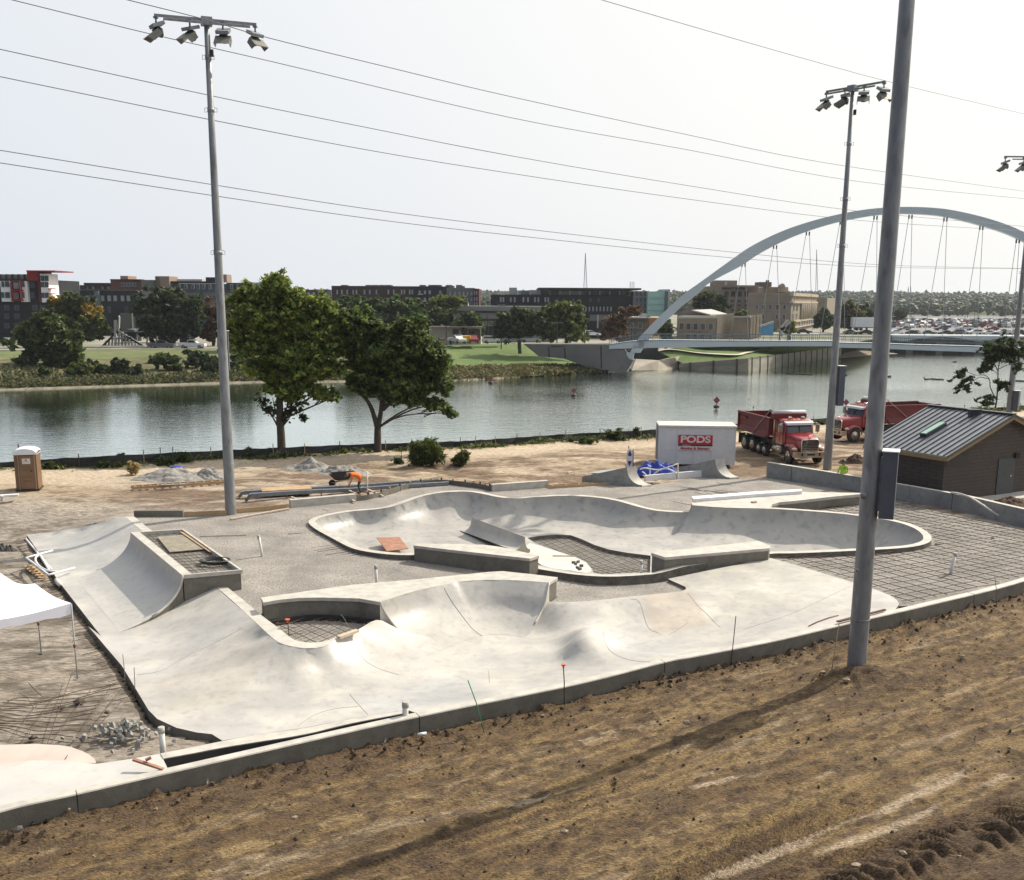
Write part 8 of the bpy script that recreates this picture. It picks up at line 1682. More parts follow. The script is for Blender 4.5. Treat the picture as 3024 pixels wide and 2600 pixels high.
PG_=mat('grey_gravel_heap',(.33,.315,.29),(.22,.21,.195),scale=2,rough=.95,bump=.7,bscale=12,c3=(.14,.13,.12),s3=8,a3=.6)
heap('K',1270,1700,330,100,PG_,'grey gravel heap left of the tall light mast, with a blue scrap on it')
heap('K',1560,1690,180,90,PG_,'lower darker gravel heap just left of the tall light mast')
heap('B',690,235,260,84,PG_,'big grey gravel heap behind the worker in orange')
heap('B',930,260,230,78,PG_,'darker grey gravel heap right behind the worker in orange')
heap('I',960,605,120,75,mat('dark_soil_heap',(.10,.06,.04),(.06,.04,.03),scale=2,rough=1,bump=.8),'dark brown soil heap between the green-shirted worker and the nearest mast')
heap('A',20,960,110,60,mat('dark_grey_clods',(.12,.115,.10),(.08,.075,.07),scale=3,rough=1,bump=.8),'dark clods at the left edge beyond the white pipe frame',z=-.9,rough=.9)
heap('I',2000,880,180,60,mat('dark_soil_heap',(.10,.06,.04)),'brown soil patch beside the concrete path at the right edge')
p=WY('K',1330,1607,W('K',1270,1700,0).y+2.2);mb=MB();mb.ell(p,(.45,.25,.12),8,5);mb.build('blue_scrap',mat('blue_tarp',(.015,.06,.42),(.01,.04,.3),scale=2,rough=.5),label='scrap of blue plastic on top of the grey gravel heap',cat='plastic scrap')
# rubble
for i in range(110):
    a=random.random()*2*math.pi;r_=abs(random.gauss(0,.42));p=W('F',840,760,-.88)+Vector((r_*math.cos(a)*1.5,r_*math.sin(a)*1.0,0));s_=random.uniform(.035,.095)
    mb=MB();q=Euler((random.random()*3,random.random()*3,random.random()*3));hz=max(0,.40-r_*.42)*random.random();mb.box((p.x,p.y,-.86+hz+s_*.4),(s_*2,s_*1.5,s_*1.1),q,taper=random.uniform(.5,.9));mb.build('concrete_chunk',mat('rubble_concrete',(.34,.33,.30),(.22,.215,.20),scale=6,rough=.95),label='broken grey concrete chunk in the rubble heap beside the stout pipe',cat='rubble',group='broken concrete chunks heaped beside the stout pipe')
# timber ladder-like forms
def ladder(k,a,b,wd,n,label,z=.05,hh=.14):
    A=W(k,*a,z);B=W(k,*b,z);d=(B-A).normalized();pz=Vector((-d.y,d.x,0));pz=pz if pz.y>0 else -pz;e0=empty('timber_form',(A.x,A.y,z),label,'timber form','ladder-like timber forms')
    for o_ in (0,wd):
        mb=MB();mb.bar(A+pz*o_+Vector((0,0,hh/2)),B+pz*o_+Vector((0,0,hh/2)),.045,hh);mb.build('side_rail',WOOD,e0)
    for i in range(n):
        p=A.lerp(B,(i+.5)/n);mb=MB();mb.bar(p+Vector((0,0,hh/2)),p+pz*wd+Vector((0,0,hh/2)),.04,hh*.8);mb.build('rung',WOOD,e0)
    return e0
ladder('A',(990,498),(1390,470),.5,7,'ladder-like timber form lying on the dirt, left piece');ladder('A',(1385,472),(1690,452),.5,5,'ladder-like timber form lying next to the tall light mast, right piece')
mb=MB();a=W('A',1210,465,.22);b=W('A',1395,458,.22);mb.bar(a,b,.3,.04);mb.build('loose_board',OLDPLY,label='dark board lying across the joint of the two timber forms',cat='board')
ladder('C',(690,372),(1290,335),.42,6,'pale timber form with cross pieces at the left ramp fin',z=.02)
# edge forms (boards) along the back
def board(k,a,b,h,label,mt=None,th=.045,z=0,name='form_board'):
    A=W(k,*a,z);B=W(k,*b,z);mb=MB();mb.bar(A+Vector((0,0,h/2)),B+Vector((0,0,h/2)),th,h);return mb.build(name,mt or FORM,label=label,cat='form board',group='boards and forms along the back edge of the gravel')
mb=MB();a,b=W('A',1008,705,.0),W('A',1375,702,0);mb.bar(a+Vector((0,.1,.14)),b+Vector((0,.1,.14)),.3,.34);mb.build('back_curb',[FORM],label='grey concrete curb running right from the far end of the left bank',cat='curb')
board('A',(1380,703),(1705,690),.24,'brown form board left of the tall light mast foot',WOOD);board('A',(1780,678),(2040,655),.24,'brown form board right of the tall light mast foot',WOOD)
board('B',(130,560),(530,520),.22,'timber form board continuing right from the mast',WOOD)
mb=MB();a,b=W('B',535,515,0),W('B',1035,468,0);mb.bar(a+Vector((0,0,.2)),b+Vector((0,0,.2)),.3,.4);mb.build('back_curb',COPE,label='pale concrete curb in front of the worker in orange',cat='curb')
cv=[W('B',1035,470,0),W('B',1150,455,0),W('B',1250,430,0),W('B',1400,380,0),W('B',1560,350,0),W('B',1720,342,0),W('B',1900,360,0),W('C',190,375,0),W('C',260,392,0)]
cvc=cat(cv,6);e0=empty('curved_form',(cv[3].x,cv[3].y,0),'long curved plywood form staked along the back of the bowl','curved form');mb=MB();mb.loft([cvc,[p+Vector((0,0,.28)) for p in cvc],[p+Vector((0,.05,.28)) for p in cvc],[p+Vector((0,.05,0)) for p in cvc]]);mb.build('form_strip',FORM,e0)
for i in range(2,len(cvc),3):
    p=cvc[i];mb=MB();mb.box((p.x,p.y+.12,.18),(.09,.12,.42));mb.build('form_stake',DARK if i%2 else WOOD,e0)
mb=MB();a,b=W('C',262,392,0),W('C',690,360,0);mb.bar(a+Vector((0,0,.2)),b+Vector((0,0,.2)),.3,.4);mb.build('back_curb',COPE,label='pale concrete curb between the curved form and the timber form',cat='curb')
mb=MB();a,b=W('B',80,614,0),W('B',528,532,0);mb.bar(a+Vector((0,0,.06)),b+Vector((0,0,.06)),.12,.06);mb.build('loose_board',mat('pale_board',(.55,.44,.33)),label='long pale board lying on the gravel right of the tall light mast',cat='board')
mb=MB();a,b=W('A',1500,852,.03),W('A',1850,843,.03);mb.tube([a,b],.014,6);mb.build('loose_rebar',REBAR,label='single thin bar lying on the gravel behind the boxed quarter pipe',cat='bar')
# steel channel benches
def channel(k,pts,label):
    P_=[WY(k,x,y,Y) for x,y,Y in pts];e0=empty('steel_channel',(P_[0].x,P_[0].y,0),label,'steel channel','long grey steel channels waiting on the dirt');mb=MB();mb.loft([P_,[p+Vector((0,0,-.20)) for p in P_],[p+Vector((0,.3,-.20)) for p in P_],[p+Vector((0,.3,0)) for p in P_],P_]);mb.build('beam',STEEL,e0,fix=True)
    mb=MB();a=P_[0];mb.bar(a+Vector((-.02,.15,-.05)),Vector((a.x-.28,a.y+.15,.05)),.3,.14);mb.build('leg',STEEL,e0)
    for i in range(1,6):
        p=P_[0].lerp(P_[-1],i/6);mb=MB();mb.box((p.x,p.y+.15,p.z/2-.15),(.05,.05,max(.1,p.z-.1)));mb.build('stake',REBAR,e0)
YB=lambda x,y:W('B',x,y,0).y
channel('B',[(178,392,YB(178,445)),(600,368,YB(600,412)),(1000,348,YB(1000,382)),(1400,318,YB(1400,352)),(1670,300,YB(1670,330))],'rear long grey steel channel lying on low legs behind the worker')
channel('B',[(232,412,YB(232,475)),(600,388,YB(600,435)),(1000,372,YB(1000,402)),(1400,342,YB(1400,372)),(1750,322,YB(1750,350))],'front long grey steel channel lying on low legs behind the worker')
ft_=empty('board_stack',W('B',490,440,0),'flat stack of brown plywood sheets under the steel channels','board stack')
for i in range(3):
    a=W('B',300,440,0);b=W('B',680,420,0);mb=MB();mb.bar(a+Vector((.0,.5,.1+i*.11)),b+Vector((0,.5,.1+i*.11)),1.1,.08);mb.build('sheet',WOOD if i else PLY,ft_)
for i,(a,b) in enumerate((((545,435),(650,480)),((880,340),(1040,410)),((960,430),(1030,470)),((1060,350),(1250,430)))):
    mb=MB();mb.bar(W('B',*a,.12),W('B',*b,.12),.10,.06);mb.build('loose_board',mat('pale_board',(.55,.44,.33)),label=['short pale board slanting off the plywood stack','long pale board in front of the black tub','short pale board at the curb by the worker','pale board slanting behind the worker in orange'][i],cat='board')
# black tub (wheelbarrow tray)
p=W('B',930,350,0);e0=empty('wheelbarrow',(p.x,p.y+.3,-.1),'black wheelbarrow standing beside the worker in orange','wheelbarrow')
mb=MB();q=[(-.72,-.35,.78),(.62,-.35,.88),(.62,.35,.88),(-.72,.35,.78)];q2=[(-.38,-.24,.40),(.42,-.24,.44),(.42,.24,.44),(-.38,.24,.40)]
mb.add(q+q2,[(0,1,5,4),(1,2,6,5),(2,3,7,6),(3,0,4,7),(4,5,6,7)]);mb.build('tray',BLACK,e0,world=False);mb=MB();mb.cyl((-.6,-.05,.2),(-.6,.05,.2),.2,16);mb.build('wheel',RUBBER,e0,world=False)
for s_ in (-.22,.22):
    mb=MB();mb.tube([(-.6,s_*.5,.22),(0,s_,.38),(1.1,s_*1.2,.62)],.022,6);mb.build('handle',WOOD,e0,world=False);mb=MB();mb.tube([(.35,s_,.4),(.42,s_,.0)],.018,6);mb.build('leg',STEEL,e0,world=False)
# things in the box deck
def quad_board(k,pts,label,mt,z=None,th=.03,name='plywood_sheet',cat_='plywood sheet'):
    P_=[W(k,x,y,zz) for x,y,zz in pts];mb=MB();mb.extr(P_,(0,0,-th));return mb.build(name,mt,label=label,cat=cat_,fix=True)
quad_board('A',[(1180,852,.66),(1380,838,.66),(1535,945,.66),(1275,968,.66)],'weathered plywood sheet lying on the rebar of the boxed quarter pipe',OLDPLY)
quad_board('A',[(1350,815,.70),(1400,822,.70),(1610,968,.70),(1570,965,.70)],'curved strip of raw plywood beside the weathered sheet',WOOD,name='plywood_strip',cat_='plywood strip')
c=W('A',1613,1047,.66);mb=MB();mb.smooth=True
for j in range(3):mb.tube([(c.x+(.48+.04*j)*math.cos(a),c.y+.05+(.36+.03*j)*math.sin(a),.67+.035*j) for a in [2*math.pi*i/28 for i in range(29)]],.035,7)
mb.build('coiled_hose',BLACK,label='coiled black hose lying in the boxed quarter pipe deck',cat='hose')
quad_board('B',[(1195,745,-.30),(1370,740,-.46),(1440,828,-.42),(1275,848,-.32)],'rusty red-brown plywood board leaning inside the left end of the bowl',PLY,th=.03)
mb=MB();a=W('B',905,1510,.12);b=W('B',1050,1458,.10);mb.bar(a,b,.16,.08);mb.build('loose_board',mat('pale_board',(.55,.44,.33)),label='short pale timber block on the lip of the round rebar pit',cat='board',fix=True)
mb=MB();mb.bar(W('C',730,886,-.12),W('C',900,888,-.12),.10,.03);mb.build('loose_board',PLY,label='thin reddish strip on the pointed slab in the bowl island',cat='board')
for i,(x,y) in enumerate(((890,945),(925,940),(920,985),(950,970),(938,995),(905,955))):
    p=W('C',x,y,0.02);mb=MB();q=Euler((0,0,i));mb.box((p.x,p.y,p.z+.05),(.16,.08,.1),q);mb.build('dark_block',mat('dark_block_grey',(.12,.12,.12)),label='small dark block in the scatter on the white bowl floor by the island',cat='block',group='small dark blocks scattered on the bowl floor')
quad_board('I',[(262,855,.66),(300,850,.66),(305,858,.66),(275,862,.66)],'small brown scrap on the white platform above the bowl',PLY,name='wood_scrap',cat_='wood scrap')
mb=MB();mb.tube([W('E',718,748,-.15),W('E',770,720,-.12),W('E',840,695,-.1),W('E',905,678,-.08)],.035,6);mb.build('curved_board',mat('brown_board',(.13,.06,.045)),label='curved brown strip lying on the slab by the near kerb',cat='board')
mb=MB();mb.bar(W('E',900,715,.02),W('E',990,692,.04),.1,.05);mb.bar(W('E',990,692,.04),W('E',1200,640,.06),.08,.05);mb.build('loose_board',mat('brown_board',(.13,.06,.045)),label='weathered strip lying along the kerb behind the nearest mast',cat='board')
mb=MB();a=W('F',905,905,-.45);b=W('F',1110,972,-.66);mb.bar(a,b,.09,.05);mb.bar(a+Vector((.3,0,-.02)),a+Vector((.42,.05,.03)),.09,.05);mb.build('loose_board',PLY,label='brown board propped on the kerb at the start of the drain trench',cat='board',fix=True)
# blue tarp and white railing frames
p=W('Q',1000,700,0);n=26;a=np.linspace(-1,1,n);X,Y=np.meshgrid(a,a);Z_=np.clip(1-(np.abs(X)**2.2+np.abs(Y)**2.2),0,1)**.5*(.35+.7*vn(X*4,Y*4,3)+.5*np.abs(fbm(X*6,Y*6,3,13)-.45))+.2*(fbm(X*9,Y*9,4,9)-.4)+.35*np.clip(X,0,1)*np.clip(1-np.abs(X),0,1)
V=np.stack([p.x+X*1.25,p.y+.2+Y*.7,.02+Z_*.85],-1).reshape(-1,3);i=np.arange(n*n).reshape(n,n);F=np.stack([i[:-1,:-1],i[:-1,1:],i[1:,1:],i[1:,:-1]],-1).reshape(-1,4)
tag(npmesh('blue_tarp',V,F,mat('blue_tarp',(.015,.06,.42)),loc=(p.x,p.y,0),smooth=False),'crumpled bright blue tarp between the two ramp fins','tarp')
Yq=W('Q',1050,745,0).y
def qy(x,y):return WY('Q',x,y,Yq)
wr=empty('white_railing',(qy(930,740).x,Yq,0),'white arched metal railing section in front of the blue tarp','railing')
for pts in ([(825,645),(880,632),(985,648),(1060,640),(1215,588)],[(1215,582),(1212,760)],[(930,648),(930,735)],[(945,735),(985,680),(1060,640),(1130,645),(1205,690)],[(850,668),(880,690),(905,730)],[(860,705),(880,722),(890,740)]):
    mb=MB();mb.tube(cat([qy(*q) for q in pts],4),.04,7);mb.build('rail_bar',WHITE,wr)
Yl=W('A',400,1140,-.7).y
lf_=empty('white_pipe_frame',W('A',380,1140,-.6),'white triangular pipe frame with a curved bar leaning on the left bank edge','pipe frame')
for pts in ([(195,870,-.6),(385,1100,-.6)],[(195,1012,-.35),(395,957,-.45)],[(195,1012,-.35),(365,1140,-.4)],[(365,1140,-.4),(560,1087,-.55)],[(295,985,-.35),(265,1020,-.35),(290,1070,-.35),(350,1105,-.38),(440,1118,-.45)],[(300,990,-.35),(370,1105,-.4)]):
    mb=MB();mb.tube(cat([W('A',x,y,z) for x,y,z in pts],4),.045,7);mb.build('pipe',WHITE,lf_)
mb=MB();mb.tube([W('A',425,1180,-.72),W('A',450,1215,-.74)],.10,10);mb.build('pvc_pipe',PVC,label='short fat white pipe piece at the left bank edge below the pipe frame',cat='pipe')
pl_=empty('timber_pallet',W('A',265,1120,-.88),'small timber pallet on the ground at the left edge of the bank','pallet')
for i in range(6):
    f_=i/5;a=W('A',180+100*f_,1082+80*f_,-.8);b=W('A',245+105*f_,1068+92*f_,-.8);mb=MB();mb.bar(a,b,.16,.04);mb.build('plank',WOOD,pl_)
mb=MB();mb.bar(W('A',200,1085,-.86),W('A',300,1160,-.86),.1,.08);mb.bar(W('A',240,1075,-.86),W('A',335,1155,-.86),.1,.08);mb.build('runner',WOOD,pl_)
wb_=empty('white_bench_frame',W('A',60,560,-.1),'white low bench-like frame at the left edge near the toilet','frame')
mb=MB();mb.bar(W('A',-60,550,.25),W('A',140,540,.25),.3,.1);mb.build('beam',WHITE,wb_);mb=MB();mb.bar(W('A',10,580,.0),W('A',15,545,.3),.1,.1);mb.build('leg',WHITE,wb_)
# surfboard-like sign by the left fin
sb=W('Q',725,640,0);Ysb=sb.y+.5;e0=empty('upright_sign',(sb.x,Ysb,0),'tall narrow white sign with two purple diamonds standing behind the left ramp fin','sign')
def sy(x,y):return WY('Q',x,y,Ysb)
mb=MB();mb.extr([sy(697,630),sy(690,520),sy(700,460),sy(722,432),sy(755,455),sy(752,632)],(0,.05,0));pn=mb.build('panel',WHITE,e0,fix=True)
mb=MB();mb.extr([sy(752,632),sy(755,450),sy(764,437),sy(762,632)],(0,.06,0));mb.build('dark_edge',mat('brown_edge',(.09,.05,.04)),e0,fix=True)
PUR=mat('purple_print',(.09,.06,.20))
for pts in ([(725,450),(745,495),(738,510),(712,508),(706,492)],[(704,560),(742,560),(740,580),(722,608),(706,580)]):
    mb=MB();mb.extr([sy(*q)+Vector((0,-.02,0)) for q in pts],(0,.01,0));mb.build('diamond_print',PUR,pn,fix=True)
mb=MB();mb.bar(sy(713,430),sy(714,405),.04,.06);mb.build('stick',PLY,e0)
quad_board('Q',[(300,680,.1),(430,655,.1),(580,640,.15),(590,660,.1),(470,685,.08)],'crumpled pale grey plastic sheet lying behind the left ramp fin',mat('pale_plastic_sheet',(.33,.35,.34),rough=.5),name='plastic_sheet',cat_='plastic sheet',th=.04)
quad_board('Q',[(92,668,.12),(130,658,.12),(142,672,.12),(100,680,.12)],'small yellowish block lying on the dirt left of the ramp fins',WOOD,name='wood_block',cat_='block',th=.12)
# canopy tent
TW=mat('tent_fabric',(.80,.80,.86),(.76,.76,.82),scale=2,rough=.7)
zt=1.35;c1=W('A',535,1352,zt);lg=W('A',573,1781,-.9);c1=WY('A',535,1352,W('F',535,345,-.9).y);c1b=W('F',535,345,-.9)
legs=[(535,1440)];b2=W('F',262,170,-.9);c2=Vector((b2.x,b2.y,c1.z))
v=c1-c2;v.z=0;sz=3.0;dirn=v.normalized();perp=Vector((-dirn.y,dirn.x,0));
if perp.x>0:perp=-perp
c2=c1-dirn*sz;c3=c2+perp*sz;c4=c1+perp*sz;apex=(c1+c3)/2+Vector((0,0,.95))
tn=empty('canopy_tent',(apex.x,apex.y,-.9),'white pop-up canopy tent cut off by the left edge of the photo','canopy tent')
mb=MB();q=[c1,c2,c3,c4];mb.smooth=True
for i in range(4):
    a,b=q[i],q[(i+1)%4];rows=[]
    for j in range(7):
        t=j/6;rows.append([a.lerp(apex,t)*1.0+Vector((0,0,-.18*math.sin(math.pi*t))),b.lerp(apex,t)+Vector((0,0,-.18*math.sin(math.pi*t)))])
    mb.loft([[r_[0].lerp(r_[1],s_)+Vector((0,0,-.10*math.sin(math.pi*s_)*(1-k/6))) for s_ in (0,.2,.4,.6,.8,1)] for k,r_ in enumerate(rows)])
cn=mb.build('canopy',TW,tn);mb=MB()
for i in range(4):
    a,b=q[i],q[(i+1)%4];mb2=MB();mb2.loft([[a.lerp(b,s_)+Vector((0,0,-.10*math.sin(math.pi*s_))) for s_ in [k/8 for k in range(9)]],[a.lerp(b,s_)+Vector((0,0,-.36+.02*math.sin(s_*20))) for s_ in [k/8 for k in range(9)]]]);mb2.build('valance',TW,tn)
for p in q:
    mb=MB();mb.tube([Vector((p.x,p.y,-.95)),Vector((p.x,p.y,p.z-.03))],.022,8);l_=mb.build('leg',mat('tent_leg_grey',(.42,.46,.45)),tn);mb=MB();mb.box((p.x,p.y,.1),(.07,.07,.1));mb.build('leg_clip',mat('clip_brown',(.25,.08,.06)),l_);mb=MB();mb.box((p.x,p.y,-.91),(.12,.12,.02));mb.build('foot_plate',STEEL,l_)
# orange framed thing at left edge
mb=MB();p=W('F',-5,345,-.9);mb.tube([p+Vector((-.25,.1,0)),p,p+Vector((0,0,.75)),p+Vector((-.1,0,.95)),p+Vector((-.35,0,1.0))],.03,7);mb.build('orange_frame',mat('tool_orange',(.55,.2,.03)),label='bit of an orange tubular tool frame under the tent at the left edge',cat='tool')
# stakes, caps
def stake(k,xt,yt,xb,yb,z,r,label,mt,cap=None,name='stake',cat_='stake'):
    b=W(k,xb,yb,z);t=WY(k,xt,yt,b.y);e0=empty(name,b,label,cat_);mb=MB();mb.tube([b-Vector((0,0,.2)),b.lerp(t,.5)+Vector((.01,0,0)),t],r,6);mb.build('shaft',mt,e0)
    if cap:
        mb=MB();mb.cyl(t-Vector((0,0,.06)),t+Vector((0,0,.01)),.03,8);mb.box(t+Vector((0,0,.03)),(.13,.13,.03));mb.build('safety_cap',cap,e0)
    return e0
OC=mat('orange_cap',(.85,.13,.04),rough=.5)
stake('G',1997,655,2003,860,-.9+.1,.016,'bent rebar with an orange cap in front of the long kerb',REBAR,OC,'capped_rebar','rebar')
stake('B',515,1380,528,1512,-.2,.014,'rebar with an orange cap standing in the round rebar pit',REBAR,OC,'capped_rebar','rebar')
stake('G',1413,745,1512,1025,-.82,.014,'thin green leaning stake in the dirt before the kerb',mat('green_paint',(.03,.30,.13)))
stake('H',1395,248,1365,515,-.55,.014,'dark steel rod standing against the kerb in the middle of the slope',REBAR)
stake('H',2025,300,1977,590,-.45,.014,'thin tan stake just left of the nearest mast foot',WOOD)
stake('E',1888,428,1905,598,-.2,.013,'thin stake standing by the kerb near the right edge',mat('tan_stake',(.25,.22,.15)))
stake('B',1388,45,1385,150,-.05,.02,'thin dark post left of the large bush by the fence',mat('green_post',(.04,.06,.04)));stake('K',1203,1455,1205,1605,-.05,.03,'dark post in the weeds before the grey gravel heap',mat('green_post',(.04,.06,.04)));stake('K',1298,1450,1300,1600,-.05,.03,'second dark post in the weeds before the grey gravel heap',mat('green_post',(.04,.06,.04)))
for x0,y0,x1,y1 in ((835,190,850,390),(912,280,915,450)):
    stake('F',x0,y0,x1,y1,-.86,.013,'%s rebar upright at the edge of the left bank with bars tied to it'%('left' if x0<900 else 'right'),mat('grey_bar',(.28,.26,.22)),name='rebar_upright',cat_='rebar')
mb=MB();mb.smooth=True;a,b=W('G',1105,1088,-.88),W('G',1158,1080,-.88);mb.cyl(a+Vector((0,0,.05)),b+Vector((0,0,.05)),.042,12);mb.build('paper_cup',WHITE,label='white cylinder-shaped cup lying in the dirt below the kerb joint',cat='cup')
for i,(k,x,y,s_,z) in enumerate((('E',955,1090,.16,-.42),('E',808,1040,.13,-.42),('J',1700,80,.1,-.3),('H',1095,908,.14,-.5),('F',120,1395,.16,-.98),('J',1065,1335,.11,-.1),('J',1345,1255,.10,-.1),('G',350,1590,.1,-.6),('F',225,765,.15,-.86),('H',345,1575,.13,-.3),('E',1530,235,.16,0),('E',1875,197,.11,.02),('F',540,520,.2,-.88),('F',420,560,.12,-.88),('F',730,590,.13,-.88))):
    p=W(k,x,y,z);mb=MB();mb.add([Vector((p.x,p.y,z+s_*.25))+Vector((v_[0]*s_,v_[1]*s_*.75,v_[2]*s_*.5))*random.uniform(.6,1.15) for v_ in ico],[tuple(f_) for f_ in icf]);mb.build('rock',mat('tan_rock',(.28,.21,.14)) if k in 'EHJG' and z<0 else mat('dark_rock',(.09,.08,.07)),label=['tan rock at the foot of the nearest mast','dark round clod left of the nearest mast foot','small rock near the right part of the slope','flat rock lying on the dark wheel track','pale rock at the lower left corner of the kerb','small stone on the cleat marks at bottom right','stone in the cleat marks at bottom right','small stone low on the slope at bottom middle','dark stone in the left rebar fan','brown lump at the lower middle of the slope','black lump beside the right end of the bowl','small black box in the rebar mesh at right','flat stone under the left rebar fan','dark stone at the left rebar fan','stone between the rebar fan and the bank'][i],cat='rock',group='loose rocks and clods')
# small scattered clods: uncountable
P=[];Fh=[]
n=1700;xx=rng.uniform(-14,22,n);tt=rng.random(n)**1.6*13;hh=fg_h(xx,tt)[0];yy=np.interp(xx,kx,ky)-tt;keep=(vn(xx*.9,yy*1.7,44)>.52)|(tt<1.2);xx,yy,hh,tt=xx[keep],yy[keep],hh[keep],tt[keep];n=len(xx);rs=rng.uniform(.012,.045,n)*(1+.6*(tt<1));
V=(ico[None]*rs[:,None,None]*(1+.3*rng.standard_normal((n,12,1)))+np.stack([xx,yy,hh+rs*.3],1)[:,None]).reshape(-1,3);F=(icf[None]+(np.arange(n)*12)[:,None,None]).reshape(-1,3)
hc=np.array([(.10,.07,.045),(.16,.11,.06),(.33,.26,.17),(.07,.05,.035)])[rng.choice(4,n,p=[.35,.35,.1,.2])]
tag(npmesh('loose_clods',V,F,FDIRT,np.repeat(hc,12,0),smooth=False,loc=(0,20,-.5)),'small loose clods and pebbles strewn over the graded slope','clods',kind='stuff')
# ============================================================ REBAR MATS
def runs(a,b,test,step=.25):
    L=(b-a).length;n=max(2,int(L/step));P_=[a.lerp(b,i/n) for i in range(n+1)];m_=test(np.array([(p.x,p.y) for p in P_]));out=[];cur=[]
    for p,k in zip(P_,m_):
        if k:cur.append(p)
        else:
            if len(cur)>1:out.append(cur)
            cur=[]
    if len(cur)>1:out.append(cur)
    return out
def mesh_mat(name,poly,holes,d1,d2,sp,zf,label,r=.013,jit=.03):
    d1=Vector((d1.x,d1.y,0)).normalized();d2=Vector((d2.x,d2.y,0)).normalized();mb=MB();c0=sum((Vector((p[0],p[1],0)) for p in poly),Vector())/len(poly)
    def test(P_):
        k=inpoly(P_,poly)
        for h_ in holes:k&=~inpoly(P_,h_)
        return k
    for d,e_,up_ in ((d1,d2,.0),(d2,d1,.025)):
        n=Vector((-d.y,d.x,0));
        for i in range(-60,61):
            o_=c0+n*(i*sp+random.uniform(-jit,jit));tw=n*random.uniform(-.25,.25);
            for run in runs(o_-d*30-tw,o_+d*30+tw,test):
                if len(run)<3:continue
                zz=zf(np.array([(p.x,p.y) for p in run]));mb.tube([Vector((p.x,p.y,z+.07+up_+.012*math.sin(p.x*3+i))) for p,z in zip(run[::2]+[run[-1]],list(zz[::2])+[zz[-1]])],r,4,cap=False)
    return mb.build(name,REBAR,label=label,cat='rebar mat',group='tied rebar mats')
rp_=[(p.x,p.y) for p in right_e[1:]]+[(p.x,p.y) for p in kin if p.x>right_e[-1].x+.3]+[(p.x,p.y-.1) for p in wall_b[::-1]][:-1]+[(W('I',1010,810,0).x,W('I',1010,810,0).y),(W('I',800,830,0).x,W('I',800,830,0).y),(W('I',480,870,0).x,W('I',480,870,0).y),(W('I',440,930,0).x,W('I',440,930,0).y)]+[(p.x,p.y) for p in ring_o[::4] if p.x>W('I',440,930,0).x-.5 and p.y>44][:0]+[(W('I',450,1230,0).x,W('I',450,1230,0).y)]
d1=right_e[5]-right_e[1];d2=W('E',2072,460,.1)-W('E',1288,605,.0)
bowlpoly=[(p.x,p.y) for p in ring_o[::3]]
mesh_mat('rebar_mesh',rp_,[bowlpoly],d1,d2,.62,gtp,'wide tied rebar mesh over the gravel right of the bowl',r=.014)
mesh_mat('rebar_mesh',[(p.x,p.y) for p in isl],[],W('C',1300,1014,0)-W('C',700,780,-.4),W('C',1160,837,-.3)-W('C',900,893,-.2),.42,lambda P_:itp(P_),'tied rebar mesh in the island inside the bowl',r=.012)
pit2=[(p.x,p.y) for p in pitp];mesh_mat('rebar_mesh',pit2,[],W('B',740,1530,-.2)-W('B',450,1400,-.2),W('B',1000,1400,-.2)-W('B',650,1540,-.2),.42,lambda P_:np.full(len(P_),-.22),'tied rebar mesh in the round pit under the raised ledge',r=.012)
# fan of bars lower left
tp1=cat([W('F',x,y,-.72) for x,y in ((80,495),(350,480),(600,430),(850,365))],6);bt1=cat([W('F',x,y,-.78) for x,y in ((-60,690),(150,740),(350,775),(620,792))],6)
mb=MB();T1=resamp(tp1,16);B1=resamp(bt1,16)
for i in range(13):
    t=i/12;row=T1*(1-t)+B1*t;row=row+np.array([-.35*math.sin(t*3),0,0]);row[:,2]+=.03*np.sin(np.arange(16)*.9+i);mb.tube([Vector(p) for p in row],.012,4,cap=False)
for x0,y0,x1,y1 in ((490,320,300,870),(195,385,290,480),(400,440,125,840),(640,400,305,860),(760,400,445,900),(830,420,600,740),(300,470,60,800),(80,495,0,560),(860,480,700,640)):
    mb.tube([W('F',x0,y0,-.68),W('F',(x0+x1)/2-6,(y0+y1)/2,-.72),W('F',x1,y1,-.7)],.012,4,cap=False)
mb.build('rebar_mesh',REBAR,label='fan-shaped loose rebar mat on the low gravel at lower left',cat='rebar mat',group='tied rebar mats')
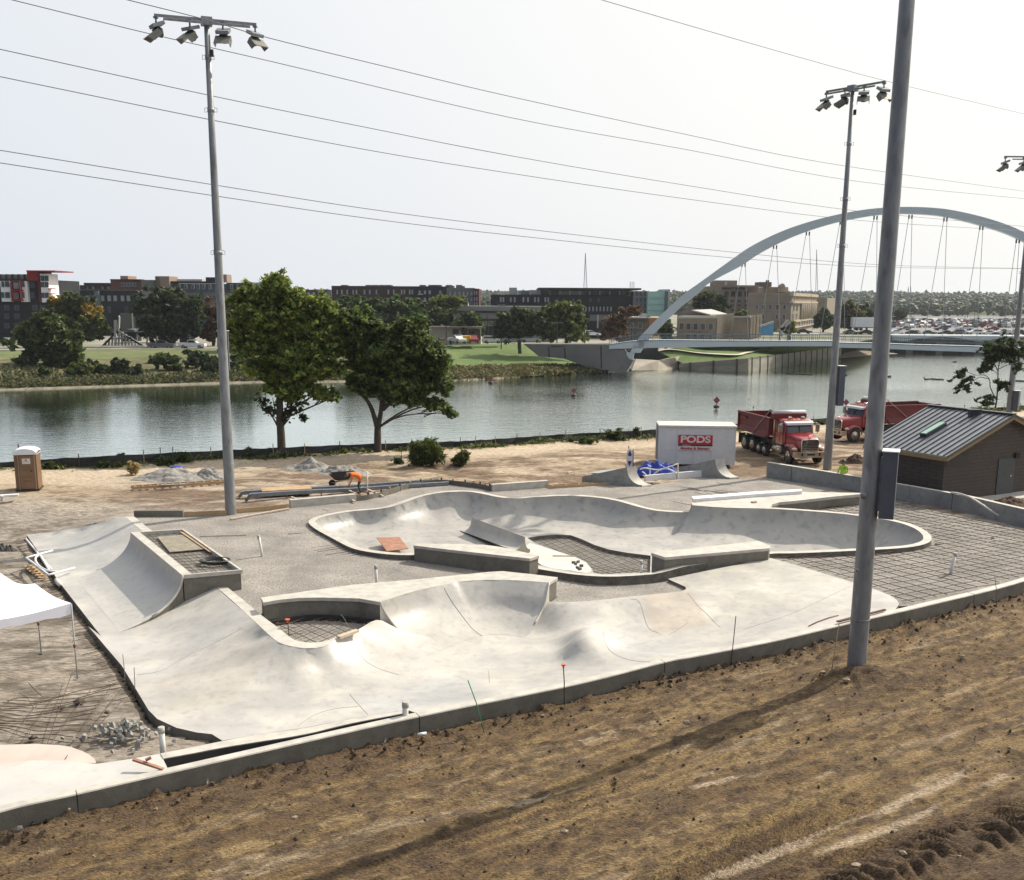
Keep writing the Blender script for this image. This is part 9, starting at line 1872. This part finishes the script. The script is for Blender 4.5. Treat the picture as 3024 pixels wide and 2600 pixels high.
# dowels sticking out of the slabs
DW=MB();DW.tube([(0,0,0),(.55,0,-.03)],.011,4)
dme=None
def dowels(par,pts,n,side,length=1.,z=-.1,jit=.12,skip=0):
    global dme
    P_=resamp(pts,n)
    for i in range(n):
        a=Vector(P_[i]);d=(Vector(P_[min(i+1,n-1)])-Vector(P_[max(i-1,0)]));d.z=0;d.normalize();q=Vector((-d.y,d.x,0))*side;ang=math.atan2(q.y,q.x)+random.uniform(-jit,jit)
        if dme is None:
            o=DW.build('dowel_bar',REBAR,par,world=False);dme=o.data
        else:
            o=bpy.data.objects.new('dowel_bar',dme);col.objects.link(o);o.parent=par
        o.location=a+Vector((0,0,z))-wloc(par);o.rotation_euler=(0,random.uniform(-.05,.08),ang);o.scale=(length*random.uniform(.7,1.2),1,1)
dowels(basin,[p for p in lefted[:6]],70,-1,1.15,-.1)
lr=[p for p in ring_o if p.x<-1 and p.y<51 ];lr=sorted([(i,p) for i,p in enumerate(ring_o) if p.x<-2.2],key=lambda q:q[0])
lpn_=[p for _,p in lr];
dowels(bowl,[W('B',1100,875,.05),W('B',950,822,.05),W('B',800,758,.05),W('B',700,700,.05),W('B',655,655,.05),W('B',670,615,.05),W('B',750,580,.05),W('B',900,552,.05)],30,1,1.9,-.05)
dowels(bowl,[W('C',640,1015,-.1),W('C',900,1060,-.1),W('C',1200,1070,-.1),W('C',1450,1050,-.1)],7,-1,1.0,-.05,.3)
dowels(basin,[Vector((p.x,p.y,.05)) for p in out_r[1:5]],30,1,1.5,-.12)
dowels(rw,[W('Q',1100,800,.1),W('Q',1560,745,.1)],3,-1,1,0) if False else None
dk_=[W('C',1550,440,.1),W('C',1700,480,.1),W('C',1760,520,.1)]
for i in range(14):
    x=1640+random.uniform(0,400);y=420+random.uniform(-60,80)-(x-1640)*.12;a=W('C',x,y,.08);b=W('C',x+random.uniform(90,200),y+random.uniform(15,40),.08);mb=MB();mb.tube([a,b],.011,4);mb.build('loose_rebar',REBAR,label='thin bar lying on the gravel between the bowl and the ramp fins',cat='bar',group='thin bars lying on the gravel behind the bowl')
# boards stacked under the box corner
# ============================================================ HAZE
mb=MB();mb.box((300,1330,11.5),(3800,2900,36));hz=mb.build('haze',None or mat('tmp',(1,1,1)))
HM=bpy.data.materials.new('haze_air');HM.use_nodes=True;n=HM.node_tree;n.nodes.remove(n.nodes['Principled BSDF']);pv=n.nodes.new('ShaderNodeVolumePrincipled');pv.inputs['Density'].default_value=.0001;pv.inputs['Color'].default_value=(.86,.92,1,1);pv.inputs['Anisotropy'].default_value=.3
n.links.new(pv.outputs[0],n.nodes['Material Output'].inputs['Volume']);hz.data.materials.clear();hz.data.materials.append(HM);tag(hz,'thin pale haze in the air over the river and city','haze',kind='stuff')
